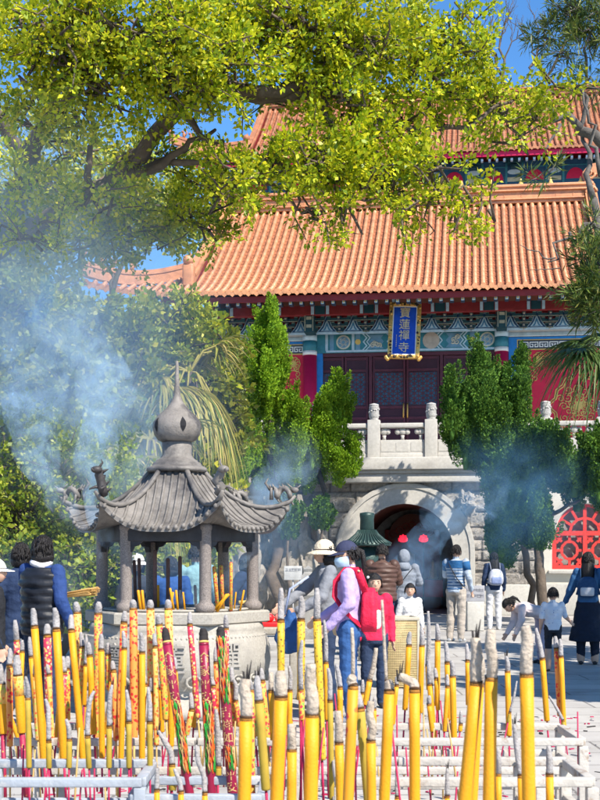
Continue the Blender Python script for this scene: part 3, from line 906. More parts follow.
for a, c in zip(post_px[:-1], post_px[1:]):
    x0, x1 = tx(a, YBL) + .17, tx(c, YBL) - .17
    p = MB()
    p.bbox(x0, x1, YBL - .1, YBL + .1, tz(428, YBL), tz(423.2, YBL), .025)
    p.bbox(x0, x1, YBL - .07, YBL + .07, zb, tz(440, YBL), .012)
    p.bbox(x0, x1, YBL - .09, YBL + .09, zb, tz(453.5, YBL), .012)
    for k in range(3):
        q0, q1 = x0 + (x1 - x0) * (k + .08) / 3, x0 + (x1 - x0) * (k + .92) / 3
        p.box(q0, q1, YBL - .078, YBL - .071, tz(451.5, YBL), tz(442.5, YBL))
    o = p.build('rail_panel', GRANITE, bal)
    zz0, zz1 = tz(440, YBL), tz(428, YBL); hz = zz1 - zz0
    for xc, full in (((x0 + x1) / 2, 1), (x0 + .1, 0), (x1 - .1, 0)):
        s = MB(); s.lathe([(.05, 0), (.04, hz * .2), (.055, hz * .38)], (xc, YBL, zz0), 10)
        s.ball((xc, YBL, zz0 + hz * .72), (.11, .05, hz * .3), 10, 8)
        if full:
            for q in (-.13, .13): s.ball((xc + q, YBL, zz0 + hz * .68), (.075, .05, hz * .24), 10, 8)
        else: s.ball((xc + (.1 if xc < (x0 + x1) / 2 else -.1), YBL, zz0 + hz * .7), (.07, .05, hz * .24), 10, 8)
        s.build('cloud_support', GRANITE, o)

# ------------------------------------------------------------------ pale building at right with red lattice window
wb = frame('wall_building', 'cream walled building beside the stone wall with a red lattice window', 'building')
xA, xB = tx(538.5, -.1), 9.5
wx0, wx1, wz0, wz1 = tx(552, -.1), tx(552, -.1) + 2 * (tx(585, -.1) - tx(552, -.1)), tz(569, -.1), tz(533, -.1)
wc = (wx0 + wx1) / 2; wr = (wx1 - wx0) / 2 - .1
b = MB()
b.box(xA, wx0, -.1, .1, 0, ZL1 - .5); b.box(wx1, xB, -.1, .1, 0, ZL1 - .5); b.box(wx0, wx1, -.1, .1, 0, wz0)
ap = [(wx0, wz1)] + [(wc - wr * math.cos(a), wz1 + wr * 1.0 * math.sin(a)) for a in np.linspace(0, math.pi, 25)] + [(wx1, wz1)]
vs = []; 
for x, z in ap: vs += [(x, -.1, z), (x, -.1, ZL1 - .5), (x, .1, z)]
b.add(vs, [f for i in range(len(ap) - 1) for f in ((3 * i, 3 * i + 3, 3 * i + 4, 3 * i + 1), (3 * i, 3 * i + 2, 3 * i + 5, 3 * i + 3))])
b.build('wall', PLASTER, wb)
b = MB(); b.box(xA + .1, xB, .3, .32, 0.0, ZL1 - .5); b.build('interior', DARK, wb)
b = MB(); b.bbox(xA, xB, -.22, -.1, 0, tz(583, -.1), .02); b.bbox(wx0 - .1, wx1 + .1, -.25, -.1, wz0 - .12, wz0 - .02, .02)
vs = []
for a in np.linspace(0, math.pi, 25):
    for r in (wr + .02, wr + .22): vs += [(wc - r * math.cos(a), -.16, wz1 + r * math.sin(a)), (wc - r * math.cos(a), -.1, wz1 + r * math.sin(a))]
b.add(vs, [f for i in range(24) for f in ((4 * i, 4 * i + 4, 4 * i + 6, 4 * i + 2), (4 * i, 4 * i + 1, 4 * i + 5, 4 * i + 4), (4 * i + 2, 4 * i + 6, 4 * i + 7, 4 * i + 3))])
b.build('stone_trim', GRANITE, wb)
win = MB(); RED_W = mat('red_window_paint', (.55, .045, .035), .5, .1)
y0 = -.06
def bar(p, q, t=.035):
    d = (Vector(q) - Vector(p)).normalized(); n_ = Vector((-d.y, d.x)) * t
    p, q = Vector(p), Vector(q)
    win.prism([tuple(p - n_), tuple(q - n_), tuple(q + n_), tuple(p + n_)], y0 + random.uniform(0, .008), y0 + .06)
fr = .075
win.box(wx0, wx1, y0 - .03, y0 + .07, wz1 - fr, wz1 + fr * .6); win.box(wx0, wx1, y0 - .03, y0 + .07, wz0, wz0 + 1.4 * fr)
for x in (wx0, wx1 - 1.6 * fr, wc - .7 * fr): win.box(x, x + 1.5 * fr, y0 - .028, y0 + .068, wz0 + 1.4 * fr + .002, wz1 - fr - .002)
for x0, x1 in ((wx0 + 1.5 * fr, wc - .7 * fr), (wc + .8 * fr, wx1 - 1.6 * fr)):
    z0, z1 = wz0 + 1.4 * fr, wz1 - fr
    cx, cz = (x0 + x1) / 2, (z0 + z1) / 2; hx, hz = (x1 - x0) / 2, (z1 - z0) / 2
    oc = [(cx + hx * .58 * math.cos(a) * 1.08, cz + hz * .58 * 1.08 * math.sin(a)) for a in (math.pi / 8 + k * math.pi / 4 for k in range(8))]
    for k in range(8): bar(oc[k], oc[(k + 1) % 8])
    for sx in (-1, 1):
        for sz in (-1, 1):
            bar((cx + sx * hx * .98, cz + sz * hz * .98), (cx + sx * hx * .58, cz + sz * hz * .58))
        bar((cx + sx * hx, cz), (cx + sx * hx * .6, cz)); bar((cx, cz + sx * hz), (cx, cz + sx * hz * .6))
        bar((cx + sx * hx * .55, cz + hz), (cx + sx * hx, cz + hz * .5)); bar((cx + sx * hx * .55, cz - hz), (cx + sx * hx, cz - hz * .5))
bar((wc, wz1), (wc, wz1 + wr), .045)
ir = wr * .52
oc = [(wc - ir * math.cos(a), wz1 + ir * math.sin(a)) for a in np.linspace(0, math.pi, 7)]
for k in range(6): bar(oc[k], oc[k + 1])
for a in np.linspace(0, math.pi, 7)[1:-1]: bar((wc - ir * math.cos(a), wz1 + ir * math.sin(a)), (wc - wr * math.cos(a), wz1 + wr * math.sin(a)))
ao = [(wc - (wr - .03) * math.cos(a), wz1 + (wr - .03) * math.sin(a)) for a in np.linspace(0, math.pi, 19)]
for k in range(18): bar(ao[k], ao[k + 1], .04)
win.build('window', RED_W, wb)
# ------------------------------------------------------------------ foliage
def leaf_object(name, pts, dirs, length, width, m, parent=None, fold=0.25, rng=RNG, jitter=0.42):
    'one mesh of separate leaves: each a folded four cornered blade'
    n = len(pts)
    pts = np.asarray(pts, float); d = np.asarray(dirs, float)
    d /= np.linalg.norm(d, axis=1, keepdims=True) + 1e-9
    r = rng.normal(size=(n, 3)); r[:, 2] += 0.8
    sd = np.cross(d, r); sd /= np.linalg.norm(sd, axis=1, keepdims=True) + 1e-9
    nm = np.cross(sd, d)
    L = (length * (1 + jitter * rng.uniform(-1, 1, n)))[:, None]
    W = L * width
    v = np.empty((n, 4, 3))
    v[:, 0] = pts
    v[:, 1] = pts + d * L * 0.45 + sd * W + nm * W * fold
    v[:, 2] = pts + d * L
    v[:, 3] = pts + d * L * 0.45 - sd * W + nm * W * fold
    me = bpy.data.meshes.new(name)
    me.vertices.add(n * 4); me.vertices.foreach_set('co', v.reshape(-1))
    me.loops.add(n * 4); me.loops.foreach_set('vertex_index', np.arange(n * 4))
    me.polygons.add(n); me.polygons.foreach_set('loop_start', np.arange(n) * 4); me.polygons.foreach_set('loop_total', np.full(n, 4))
    me.materials.append(m)
    me.update(calc_edges=True); me.validate()
    o = bpy.data.objects.new(name, me); COL.objects.link(o)
    if parent: o.parent = parent
    return o

def spray_tree(name, label, blobs, trunk_paths, m, leaf, width=0.3, per=22, dens=90.0, group=None, twig=0.35, bark=None, base=None, dz=None, droop=0.0, cat='tree'):
    '''blobs: (px, py, rx, ry, D) clumps of foliage. trunk_paths: (points, radii). Leaves sit on short twigs.'''
    t = empty(name, base or (0, 0, 0), 0, label, cat, group)
    off = -Vector(base or (0, 0, 0))
    pts, dirs = [], []
    tb = MB()
    for (px, py, rx, ry, D, *ex) in blobs:
        k = ex[0] if ex else 1.0
        c = P(px, py, D) + off
        r = np.array((rx * S(D), (dz or max(.5, (rx + ry) * .5 * S(D))), ry * S(D)))
        ns = max(4, int(math.pi * rx * ry / dens * k))
        u = RNG.normal(size=(ns, 3)); u /= np.linalg.norm(u, axis=1, keepdims=True)
        rad = RNG.uniform(.1, 1.12, ns) ** .55
        q = np.array(c) + u * rad[:, None] * r
        out = u * 1.0 + RNG.normal(size=(ns, 3)) * .6; out[:, 2] += .25 - droop
        out /= np.linalg.norm(out, axis=1, keepdims=True)
        s = RNG.uniform(0, 1, (ns, per))
        tw = twig * RNG.uniform(.6, 1.3, ns)
        lp = q[:, None, :] + out[:, None, :] * (s * tw[:, None])[:, :, None]
        rr = RNG.normal(size=(ns, per, 3))
        ld = out[:, None, :] * .7 + rr * .75
        ld[:, :, 2] += .12 - droop * .6
        lp = lp + rr * .035
        pts.append(lp.reshape(-1, 3)); dirs.append(ld.reshape(-1, 3))
        for i in range(0, ns, 3):
            a = Vector(q[i]); o_ = Vector(out[i])
            mid = (a + c) * .5 + Vector(RNG.normal(size=3)) * .12
            tb.tube([c.lerp(a, .25) + Vector(RNG.normal(size=3)) * .08, mid, a, a + o_ * tw[i] * .9], [.016, .013, .009, .004], 4, 0, cap=False)
    leaf_object('crown', np.concatenate(pts), np.concatenate(dirs), leaf, width, m, t)
    for path, rad in trunk_paths:
        tb.tube([Vector(p) + off for p in path], rad, 10)
        tb.ball(Vector(path[-1]) + off, rad[-1] * 1.0, 8, 6); tb.ball(Vector(path[0]) + off, rad[0] * 1.0, 8, 6)
    tb.build('trunk', bark or BARK, t)
    return t

def wig(p0, p1, r0, r1, n=8, amp=.15, bend=(0, 0, 0)):
    'a wandering limb'
    p0, p1 = Vector(p0), Vector(p1); L = (p1 - p0).length; out = []
    for i in range(n + 1):
        t = i / n
        p = p0.lerp(p1, t) + Vector(bend) * math.sin(math.pi * t)
        if 0 < i < n: p += Vector((random.uniform(-1, 1), random.uniform(-1, 1), random.uniform(-1, 1))) * amp * L * .12
        out.append(p)
    return out, [r0 + (r1 - r0) * i / n for i in range(n + 1)]

LEAF_Y = leaf_mat('ficus_leaf', [(.1, .19, .01), (.26, .35, .012), (.6, .6, .016), (.4, .47, .014), (.18, .28, .012), (.7, .62, .025), (.48, .52, .015)], .4)
LEAF_M = leaf_mat('evergreen_leaf', [(.1, .18, .015), (.28, .36, .02), (.54, .54, .026), (.17, .26, .02), (.7, .64, .04)], .4)
LEAF_S = leaf_mat('shrub_leaf', [(.06, .12, .015), (.16, .23, .02), (.3, .36, .03), (.48, .48, .06)], .33)
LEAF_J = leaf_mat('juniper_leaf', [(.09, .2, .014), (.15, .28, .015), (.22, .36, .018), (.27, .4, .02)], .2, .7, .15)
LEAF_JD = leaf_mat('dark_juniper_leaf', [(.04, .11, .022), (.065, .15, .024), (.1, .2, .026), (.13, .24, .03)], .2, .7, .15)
LEAF_P = leaf_mat('pine_needle', [(.03, .07, .015), (.06, .11, .02), (.13, .18, .03), (.22, .22, .04)], .25, .5)

# large banyan whose crown hangs over the top of the view
ficus = [(60, 35, 85, 45, 14), (150, 35, 80, 45, 14), (105, 75, 75, 38, 14.4), (165, 85, 50, 22, 14.4), (215, 65, 55, 35, 14.5), (235, 25, 60, 35, 15), (300, 35, 65, 42, 15),
         (355, 45, 60, 42, 15), (295, 92, 55, 26, 15.4, .6), (335, 82, 45, 32, 15.4, .7), (400, 30, 50, 32, 15.5), (450, 45, 38, 32, 15.5), (420, 82, 48, 32, 15.5), (345, 112, 46, 24, 15, .55), (470, 72, 20, 18, 15.5),
         (250, 178, 38, 28, 15), (272, 158, 28, 22, 15.2, .6), (308, 155, 34, 28, 15, .55), (330, 168, 40, 32, 15), (355, 190, 32, 20, 15), (290, 200, 14, 14, 15, .7), (325, 215, 16, 20, 15, .7), (345, 222, 9, 16, 15, .7),
         (398, 122, 38, 30, 15.5, .7), (385, 175, 34, 28, 15), (402, 212, 14, 20, 15, .8), (430, 180, 38, 24, 15), (455, 205, 22, 18, 15), (484, 222, 8, 18, 15, .7), (370, 150, 34, 24, 15.2, .8),
         (500, 103, 34, 22, 16, .9), (543, 90, 28, 15, 16, .8), (515, 132, 28, 18, 16, .8), (478, 105, 22, 18, 16), (535, 112, 18, 14, 16, .7),
         (25, 105, 35, 30, 15, .6), (35, 235, 50, 22, 15.5, .6), (95, 205, 45, 20, 15.4, .6), (20, 185, 30, 25, 15.6, .6), (75, 120, 40, 18, 14.8, .5), (135, 222, 55, 20, 17), (60, 240, 60, 24, 17.3), (182, 212, 28, 20, 16.8), (20, 225, 40, 30, 17), (225, 185, 25, 18, 15.5), (150, 242, 52, 15, 17.2, .8), (205, 236, 18, 18, 17), (60, 125, 60, 36, 19, .55), (145, 172, 60, 28, 19, .6), (20, 175, 45, 35, 19, .6), (165, 108, 28, 10, 15.5, .6), (150, 160, 42, 22, 16, .6), (70, 150, 55, 22, 16, .55), (195, 185, 36, 20, 16.5), (125, 195, 55, 25, 17), (55, 190, 55, 28, 17)]
tk = P(-70, 560, 17)
tk.z = -.05
j0 = P(-28, 275, 17)
limbs = [wig(tk, j0, .36, .2, 8, .25), wig(j0, P(32, 165, 16.6), .17, .12, 6, .3), wig(P(32, 165, 16.6), P(70, 70, 15), .14, .06, 6, .5), wig(P(-22, 262, 16.9), P(110, 182, 16), .12, .1, 6, .25), wig(P(110, 182, 16), P(235, 165, 15.6), .09, .012, 7, .2, (0, 0, .15)),
         wig(P(110, 182, 16), P(205, 85, 15.2), .1, .09, 6, .2), wig(P(205, 85, 15.2), P(320, 88, 15.2), .12, .07, 8, .25, (0, 0, -.1)), wig(P(205, 86, 15.2), P(262, 92, 15), .09, .07, 6, .25), wig(P(262, 92, 15), P(400, 55, 15.3), .08, .03, 8, .4),
         wig(P(320, 88, 15.2), P(385, 120, 15.4), .06, .035, 7, .4), wig(P(385, 120, 15.4), P(520, 95, 16), .045, .015, 9, .4, (0, 0, -.25)), wig(P(320, 90, 15.2), P(335, 190, 15), .045, .012, 8, .6), wig(P(345, 95, 15.3), P(425, 175, 15), .045, .012, 9, .5),
         wig(P(425, 150, 15.2), P(430, 235, 15), .02, .006, 8, .5), wig(P(40, 90, 15), P(170, 35, 14), .08, .03, 8, .4), wig(P(180, 105, 15.5), P(240, 170, 15.2), .05, .02, 8, .5), wig(P(240, 170, 15.2), P(318, 205, 15), .03, .008, 8, .5),
         wig(P(30, 170, 16.6), P(-20, 90, 16), .12, .06, 5, .3), wig(P(55, 120, 15.8), P(95, 55, 14.8), .06, .03, 6, .4), wig(P(90, 185, 16), P(96, 90, 15.2), .05, .012, 8, .4), wig(P(150, 170, 15.8), P(215, 130, 15.5), .06, .02, 6, .4)]
spray_tree('banyan_tree', 'large banyan with thick limbs and bright yellow green leaves hanging over the roofs', ficus, limbs, LEAF_Y, .06, .32, 50, 96, base=tuple(tk))

# dense evergreen masses behind the smoke at left
ev1 = [(10, 245, 60, 40, 24.5), (88, 218, 50, 28, 25.0), (150, 218, 40, 24, 25.0), (185, 220, 25, 24, 25.5, 0.9), (25, 310, 62, 50, 24.5), (80, 345, 50, 45, 24.5), (128, 345, 50, 36, 24.5), (172, 335, 40, 40, 25.0), (0, 380, 50, 50, 24.0), (70, 385, 60, 50, 24.0), (130, 395, 50, 50, 24.0), (190, 322, 22, 16, 25.1, 0.8), (205, 345, 22, 30, 25.5, 0.8)]
b1 = P(60, 640, 24.5); b1.z = -.05
spray_tree('evergreen_tree', 'tall dense evergreen in the smoke left of the burner, below the banyan', ev1,
           [wig(b1, P(75, 400, 24.6), .22, .14), wig(P(75, 420, 24.6), P(130, 230, 24.6), .1, .03), wig(P(75, 410, 24.6), P(30, 280, 24.6), .1, .03), wig(P(100, 330, 24.6), P(95, 255, 24.6), .05, .015, 8, .5, (.3, 0, .2)), wig(P(75, 400, 24.6), P(170, 330, 24.6), .08, .02)],
           LEAF_M, .11, .34, 26, 62, base=tuple(b1), dz=1.2)
ev0 = [(148, 248, 40, 10, 46), (185, 240, 22, 14, 46), (10, 300, 55, 60, 29.5), (80, 360, 55, 50, 30.0), (150, 360, 50, 50, 29.5), (195, 380, 40, 60, 29.5), (30, 420, 60, 60, 28.5), (110, 430, 60, 60, 28.5), (170, 480, 45, 60, 28.5), (20, 530, 60, 60, 27.5), (100, 540, 60, 60, 27.5), (180, 560, 45, 50, 28.5), (55, 590, 70, 30, 27.5), (-30, 420, 50, 160, 28.5), (205, 500, 35, 60, 30.5), (150, 585, 60, 30, 27.5)]
b0 = P(110, 600, 29); b0.z = -.05
spray_tree('evergreen_tree', 'darker evergreen farthest back in the blue smoke, filling gaps behind the burner', ev0, [wig(b0, P(100, 420, 29), .2, .08)], LEAF_M, .17, .4, 20, 95, base=tuple(b0), dz=1.4)
ev2 = [(15, 460, 55, 40, 16.7), (80, 470, 45, 40, 16.7), (20, 520, 60, 40, 16.2), (95, 530, 50, 40, 16.2), (15, 575, 45, 30, 15.7), (80, 575, 50, 32, 15.8), (125, 560, 30, 40, 16.2), (125, 500, 30, 35, 16.6), (-30, 500, 50, 60, 16.7)]
b2 = P(50, 640, 16.6); b2.z = -.05
spray_tree('leafy_shrub', 'big rounded shrub with glossy leaves behind the people at the left edge', ev2,
           [wig(b2, P(60, 500, 16.6), .1, .04), wig(b2, P(15, 480, 16.6), .09, .03), wig(b2, P(110, 520, 16.6), .08, .03)], LEAF_S, .066, .34, 34, 50, base=tuple(b2), dz=.9, cat='shrub')
ev3 = [(212, 352, 20, 28, 29), (226, 395, 18, 30, 29), (205, 380, 18, 30, 28, .8), (232, 345, 10, 14, 29, .6), (222, 440, 25, 35, 29)]
b3 = P(222, 612, 29); b3.z = -.05
spray_tree('broadleaf_tree', 'yellow green broadleaf tree between the palm and the left juniper', ev3, [wig(b3, P(222, 400, 29), .1, .05)], leaf_mat('broad_leaf', [(.1, .14, .015), (.2, .23, .02), (.3, .28, .03)], .4), .15, .35, 22, 55, base=tuple(b3), dz=.7)

# ------------------------------------------------------------------ junipers
def flame(rg, c0, h, w, n):
    'tufts over a pointed, lumpy spindle'
    ph = rg.uniform(0, 9)
    t = rg.uniform(0, 1, n) ** 1.15
    a = rg.uniform(0, 2 * np.pi, n)
    prof = np.sin(np.pi * np.clip(t * .82 + .18, 0, 1)) ** .8 * (1 - .25 * t)
    lump = 1 + .22 * np.sin(3 * a + 9 * t + ph) + .16 * np.sin(7 * a - 15 * t + ph * 2)
    sh = 1 - .38 * rg.uniform(0, 1, n) ** 2
    r = w * prof * lump * sh
    p = np.stack([c0[0] + r * np.cos(a), c0[1] + r * np.sin(a), c0[2] + t * h], 1)
    p += rg.normal(size=(n, 3)) * min(.02, w * .1)
    d = np.stack([np.cos(a) * .7, np.sin(a) * .7, np.full(n, 1.0)], 1) + rg.normal(size=(n, 3)) * .45
    return p, d
def juniper(name, label, spikes, D, m, trunk, base_px, lf=.05, group=None, core=True, k=1.0):
    b0 = P(base_px[0], base_px[1], D)
    b0.z = base_px[2] if len(base_px) > 2 else -.05
    t = empty(name, tuple(b0), 0, label, 'tree', group)
    pts, dirs = [], []; cb = MB()
    for (px, py0, py1, wpx, *ex) in spikes:
        Dd = D + (ex[0] if ex else RNG.uniform(-.5, .5))
        c0 = P(px, py0, Dd) - b0; h = (py0 - py1) * S(Dd); w_ = wpx * .5 * S(Dd)
        w_ *= .62
        nt_ = int(7 + (py0 - py1) * wpx / 70 * k)
        tp, td = flame(RNG, c0, h * .8, w_ * .82, nt_)
        tp = np.concatenate([tp, [[c0[0], c0[1], c0[2] + h * .6]]]); td = np.concatenate([td, [[0, 0, 1.0]]])
        for q, dd in zip(tp, td):
            dd = np.array((dd[0] * .42, dd[1] * .42, 1.0)); dd /= np.linalg.norm(dd)
            hh = RNG.uniform(.35, .7) * min(1.0, .5 + h / 3); ww = hh * RNG.uniform(.17, .25)
            if q is tp[-1]: hh, ww, dd = h * .42, w_ * .34, np.array((0, 0, 1.0))
            p, d = flame(RNG, (0, 0, 0), hh, ww, int(110 + 330 * hh))
            d = d * (.75, .75, 1) + RNG.normal(size=d.shape) * .05
            sx = np.cross(dd, (0.3, 1, 0.1)); sx /= np.linalg.norm(sx); sy = np.cross(dd, sx)
            B = np.stack([sx, sy, dd])
            pts.append(p @ B + q); dirs.append(d @ B)
        pr = [(max(.01, w_ * .5 * math.sin(math.pi * min(1, q * .82 + .18)) ** .8 * (1 - .25 * q)), q * h * .92) for q in np.linspace(0, 1, 8)]
        if core: cb.lathe(pr, tuple(c0), 8)
    cr = leaf_object('crown', np.concatenate(pts), np.concatenate(dirs), lf, .32, m, t)
    if core: cb.build('inner_growth', m, t)
    tb = MB()
    for pth, rad in trunk: tb.tube([Vector(p) - b0 for p in pth], rad, 8)
    tb.build('trunk', BARK, t)
    return t
L = [(222, 430, 372, 20), (228, 400, 352, 16), (243, 455, 400, 22), (215, 455, 408, 20), (250, 425, 378, 16), (218, 478, 432, 22), (268, 400, 352, 20), (266, 385, 293, 24), (273, 360, 302, 16), (249, 385, 336, 17), (259, 372, 332, 18), (282, 380, 328, 13), (277, 420, 345, 30), (262, 420, 372, 24), (291, 440, 382, 18), (290, 470, 400, 40), (299, 455, 402, 16), (270, 462, 418, 34), (252, 470, 420, 24), (240, 420, 362, 20), (232, 440, 360, 22), (224, 470, 402, 24), (247, 440, 385, 18), (262, 490, 440, 26), (312, 470, 425, 22), (238, 488, 440, 26), (288, 492, 448, 30)]
juniper('juniper_tree', 'tallest juniper with flame shaped tufts at the left end of the balustrade', L, 32.0, LEAF_J, [wig(P(276, 614, 32.3), P(272, 480, 32.4), .16, .12, 8, .4), wig(P(272, 480, 32.4), P(268, 330, 32.2), .1, .03)], (276, 614, -.05), group=None)
L = [(340, 425, 375, 16), (330, 430, 385, 14), (345, 432, 395, 18), (318, 440, 392, 16), (325, 450, 405, 20), (332, 470, 425, 22), (348, 478, 437, 18), (355, 478, 432, 9), (322, 485, 440, 24), (340, 488, 450, 22), (312, 480, 430, 20), (305, 495, 455, 22)]
juniper('juniper_tree', 'smaller juniper just left of the gateway arch, crossing the balustrade', L, 32.6, LEAF_J, [wig(P(316, 614, 32.8), P(318, 470, 32.8), .1, .07, 8, .6), wig(P(318, 470, 32.8), P(338, 400, 32.7), .06, .02)], (316, 614, -.05))
L = [(480, 405, 342, 22), (450, 410, 372, 12), (462, 425, 385, 18), (494, 400, 365, 16), (508, 400, 366, 14), (521, 395, 350, 15), (521, 420, 375, 24), (505, 430, 385, 26), (484, 430, 380, 30), (468, 440, 400, 28), (452, 440, 400, 20), (450, 452, 425, 18), (475, 460, 420, 34), (500, 458, 410, 34), (520, 450, 405, 28), (487, 478, 440, 34), (510, 480, 440, 34), (470, 470, 440, 22), (497, 500, 465, 30), (514, 500, 465, 26), (462, 458, 415, 24), (490, 458, 402, 28), (506, 445, 392, 24), (476, 445, 392, 24), (488, 428, 372, 20), (484, 470, 425, 30), (466, 470, 432, 26), (505, 472, 430, 30)]
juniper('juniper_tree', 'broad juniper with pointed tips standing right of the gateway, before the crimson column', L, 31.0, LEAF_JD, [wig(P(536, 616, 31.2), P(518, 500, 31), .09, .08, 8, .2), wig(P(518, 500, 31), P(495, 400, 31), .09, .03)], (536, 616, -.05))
L = []
rg = random.Random(4)
for k in range(74):
    px = rg.uniform(495, 612); top = 418 + abs(px - 560) * .25 + rg.uniform(0, 95 if px < 548 else 52)
    if px < 520 and top < 455: top += 40
    L.append((px, top + rg.uniform(26, 44), top, rg.uniform(18, 32), rg.uniform(-1.2, .6)))
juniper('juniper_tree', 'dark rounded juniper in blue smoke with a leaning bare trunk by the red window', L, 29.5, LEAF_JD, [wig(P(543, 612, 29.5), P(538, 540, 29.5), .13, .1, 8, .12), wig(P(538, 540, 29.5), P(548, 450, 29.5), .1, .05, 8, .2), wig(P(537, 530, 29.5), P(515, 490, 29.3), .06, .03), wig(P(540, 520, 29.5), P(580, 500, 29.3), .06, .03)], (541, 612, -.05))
# small conifers on the rockery left of the arch
for i, (px, py0, py1, w_, lab) in enumerate(((288, 540, 498, 18, 'left of the pair'), (322, 530, 500, 16, 'narrow, right of the pair beside the arch'), )):
    juniper('conifer_shrub', 'small dark conifer growing on the rockery, ' + lab, [(px, py0, py1, w_, 0), (px + 6, py0, py1 + 14, w_ * .8, .1), (px - 6, py0, py1 + 10, w_ * .8, -.1)], 32.2, LEAF_JD, [wig(P(px, 614, 32.2), P(px, py0, 32.2), .04, .03)], (px, 614, -.05), .08)['category'] = 'shrub'

# rockery
ROCK = mat('rockery_stone', (.3, .27, .23), .9, .4, 3, .9, 12, stain=(.12, .11, .1), stain_at=(.5, .66), stain_scale=3)
def rock(label, c, s, seed, group='rocks of the rockery'):
    bm = bmesh.new(); bmesh.ops.create_icosphere(bm, subdivisions=4, radius=1)
    from mathutils import noise
    for v in bm.verts:
        n = v.co.copy()
        k = .75 + .5 * noise.noise(n * 1.3 + Vector((seed, 0, 0))) + .25 * noise.noise(n * 3.1 + Vector((0, seed, 0))) + .12 * noise.noise(n * 8 + Vector((0, 0, seed)))
        v.co = Vector((n.x * s[0] * k, n.y * s[1] * k, n.z * s[2] * k))
    mb = MB(); mb.bm(bm, 0, False)
    o = mb.build('rock', ROCK, None, c); tag(o, label, 'rock', group)
for i, (px, py, rx, ry, dd, lab) in enumerate(((243, 505, 22, 55, 32.6, 'tall rough rock behind the burner roof'), (300, 520, 26, 36, 32.9, 'pale rough rock left of the arch under the small juniper'), (262, 570, 22, 40, 33, 'shaded rough rock low behind the burner columns'), (466, 503, 14, 14, 33.6, 'sunlit pitted rock just right of the arch under the ledge'), (505, 520, 20, 22, 31.6, 'pale pitted rock among dark juniper branches'), (572, 482, 16, 12, 30.2, 'pale rock showing through the juniper above the red window'))):
    D = dd; c = P(px, py, D)
    if i in (0, 1, 2):
        b_ = (555 + 1.55 * F / D); ry2 = (b_ - (py - ry)) / 2 + 2; c = P(px, py - ry + ry2, D); ry = ry2
    rock(lab, c, (rx * S(D), .55, ry * S(D)), i * 3.7 + 1)

# ------------------------------------------------------------------ fan palms
def frond(mb, pts_rad, tip_dir, nl, ll, rg, mi=0, droop=.6):
    'petiole plus a fan of drooping leaflets'
    base, end = Vector(pts_rad[0]), Vector(pts_rad[1])
    d = (end - base).normalized()
    mid = base.lerp(end, .5) + Vector((0, 0, .15))
    mb.tube([base, mid, end], [.025, .02, .015], 5, mi, cap=False)
    side = d.cross(Vector((0, 0, 1)))
    if side.length < .1: side = Vector((1, 0, 0))
    side.normalize()
    for k in range(nl):
        a = (k / (nl - 1) - .5) * R(210)
        l = ll * (1 - .25 * abs(a)) * rg.uniform(.85, 1.1)
        dirn = (d * math.cos(a) + side * math.sin(a)).normalized()
        p = end.copy(); pts = [p.copy()]
        vel = dirn * l / 5
        for i in range(5):
            vel = vel + Vector((rg.uniform(-.01, .01), 0, -droop * l * .018 * (i + 1)))
            p = p + vel; pts.append(p.copy())
        wd = [.012, .028, .026, .02, .012, .003]
        vs = []
        nrm = dirn.cross(Vector((0, 0, 1))); 
        if nrm.length < .1: nrm = side.copy()
        nrm.normalize()
        for q, w_ in zip(pts, wd): vs += [q + nrm * w_, q + Vector((0, 0, -.012)), q - nrm * w_]
        mb.add(vs, [f for i in range(5) for f in ((3 * i, 3 * i + 1, 3 * i + 4, 3 * i + 3), (3 * i + 1, 3 * i + 2, 3 * i + 5, 3 * i + 4))], mi)
def palm(label, top_px, D, base_z, nfr, ll, m, seed, lean=0, up=(-.7, 1.0), pet=1.0, skip=None):
    c = P(top_px[0], top_px[1], D); base = Vector((c.x + lean, c.y, base_z))
    t = empty('fan_palm', tuple(base), 0, label, 'palm')
    rg = random.Random(seed); c = c - base
    for k in range(nfr):
        a = k * 2.399 + rg.uniform(-.2, .2); e = up[0] + (up[1] - up[0]) * ((k * .618) % 1)
        d = Vector((math.cos(a) * math.cos(e), math.sin(a) * math.cos(e), math.sin(e)))
        mb = MB()
        frond(mb, (c, c + d * pet * rg.uniform(.8, 1.2)), d, 22, ll, rg, 0, rg.uniform(.6, 1.6) + max(0, -e))
        mb.build('frond', m, t)
    tb = MB(); pth, rad = wig(Vector((0, 0, 0)), c, .13, .12, 8, .1); tb.tube(pth, rad, 10)
    tb.build('trunk', BARK, t)
PALM_Y = leaf_mat('yellow_palm_leaf', [(.12, .18, .03), (.3, .3, .05), (.45, .38, .1), (.55, .45, .16)], .35)
PALM_G = leaf_mat('green_palm_leaf', [(.04, .1, .025), (.08, .14, .03), (.14, .18, .04)], .3)
palm('pale drooping fan palm behind the burner finial', (190, 372), 24, -.05, 20, .95, PALM_Y, 2, .2, (-1.0, .9), .7)
palm('low yellowed fan palm in the smoke behind the burner dragon', (150, 440), 21.5, -.05, 16, .95, PALM_Y, 5, 0, (-1.1, .6), .5)
palm('dark green fan palm at the right edge before the red panel', (613, 342), 26, -.05, 24, 1.05, PALM_G, 9, .1, (-1.2, .9), .7)

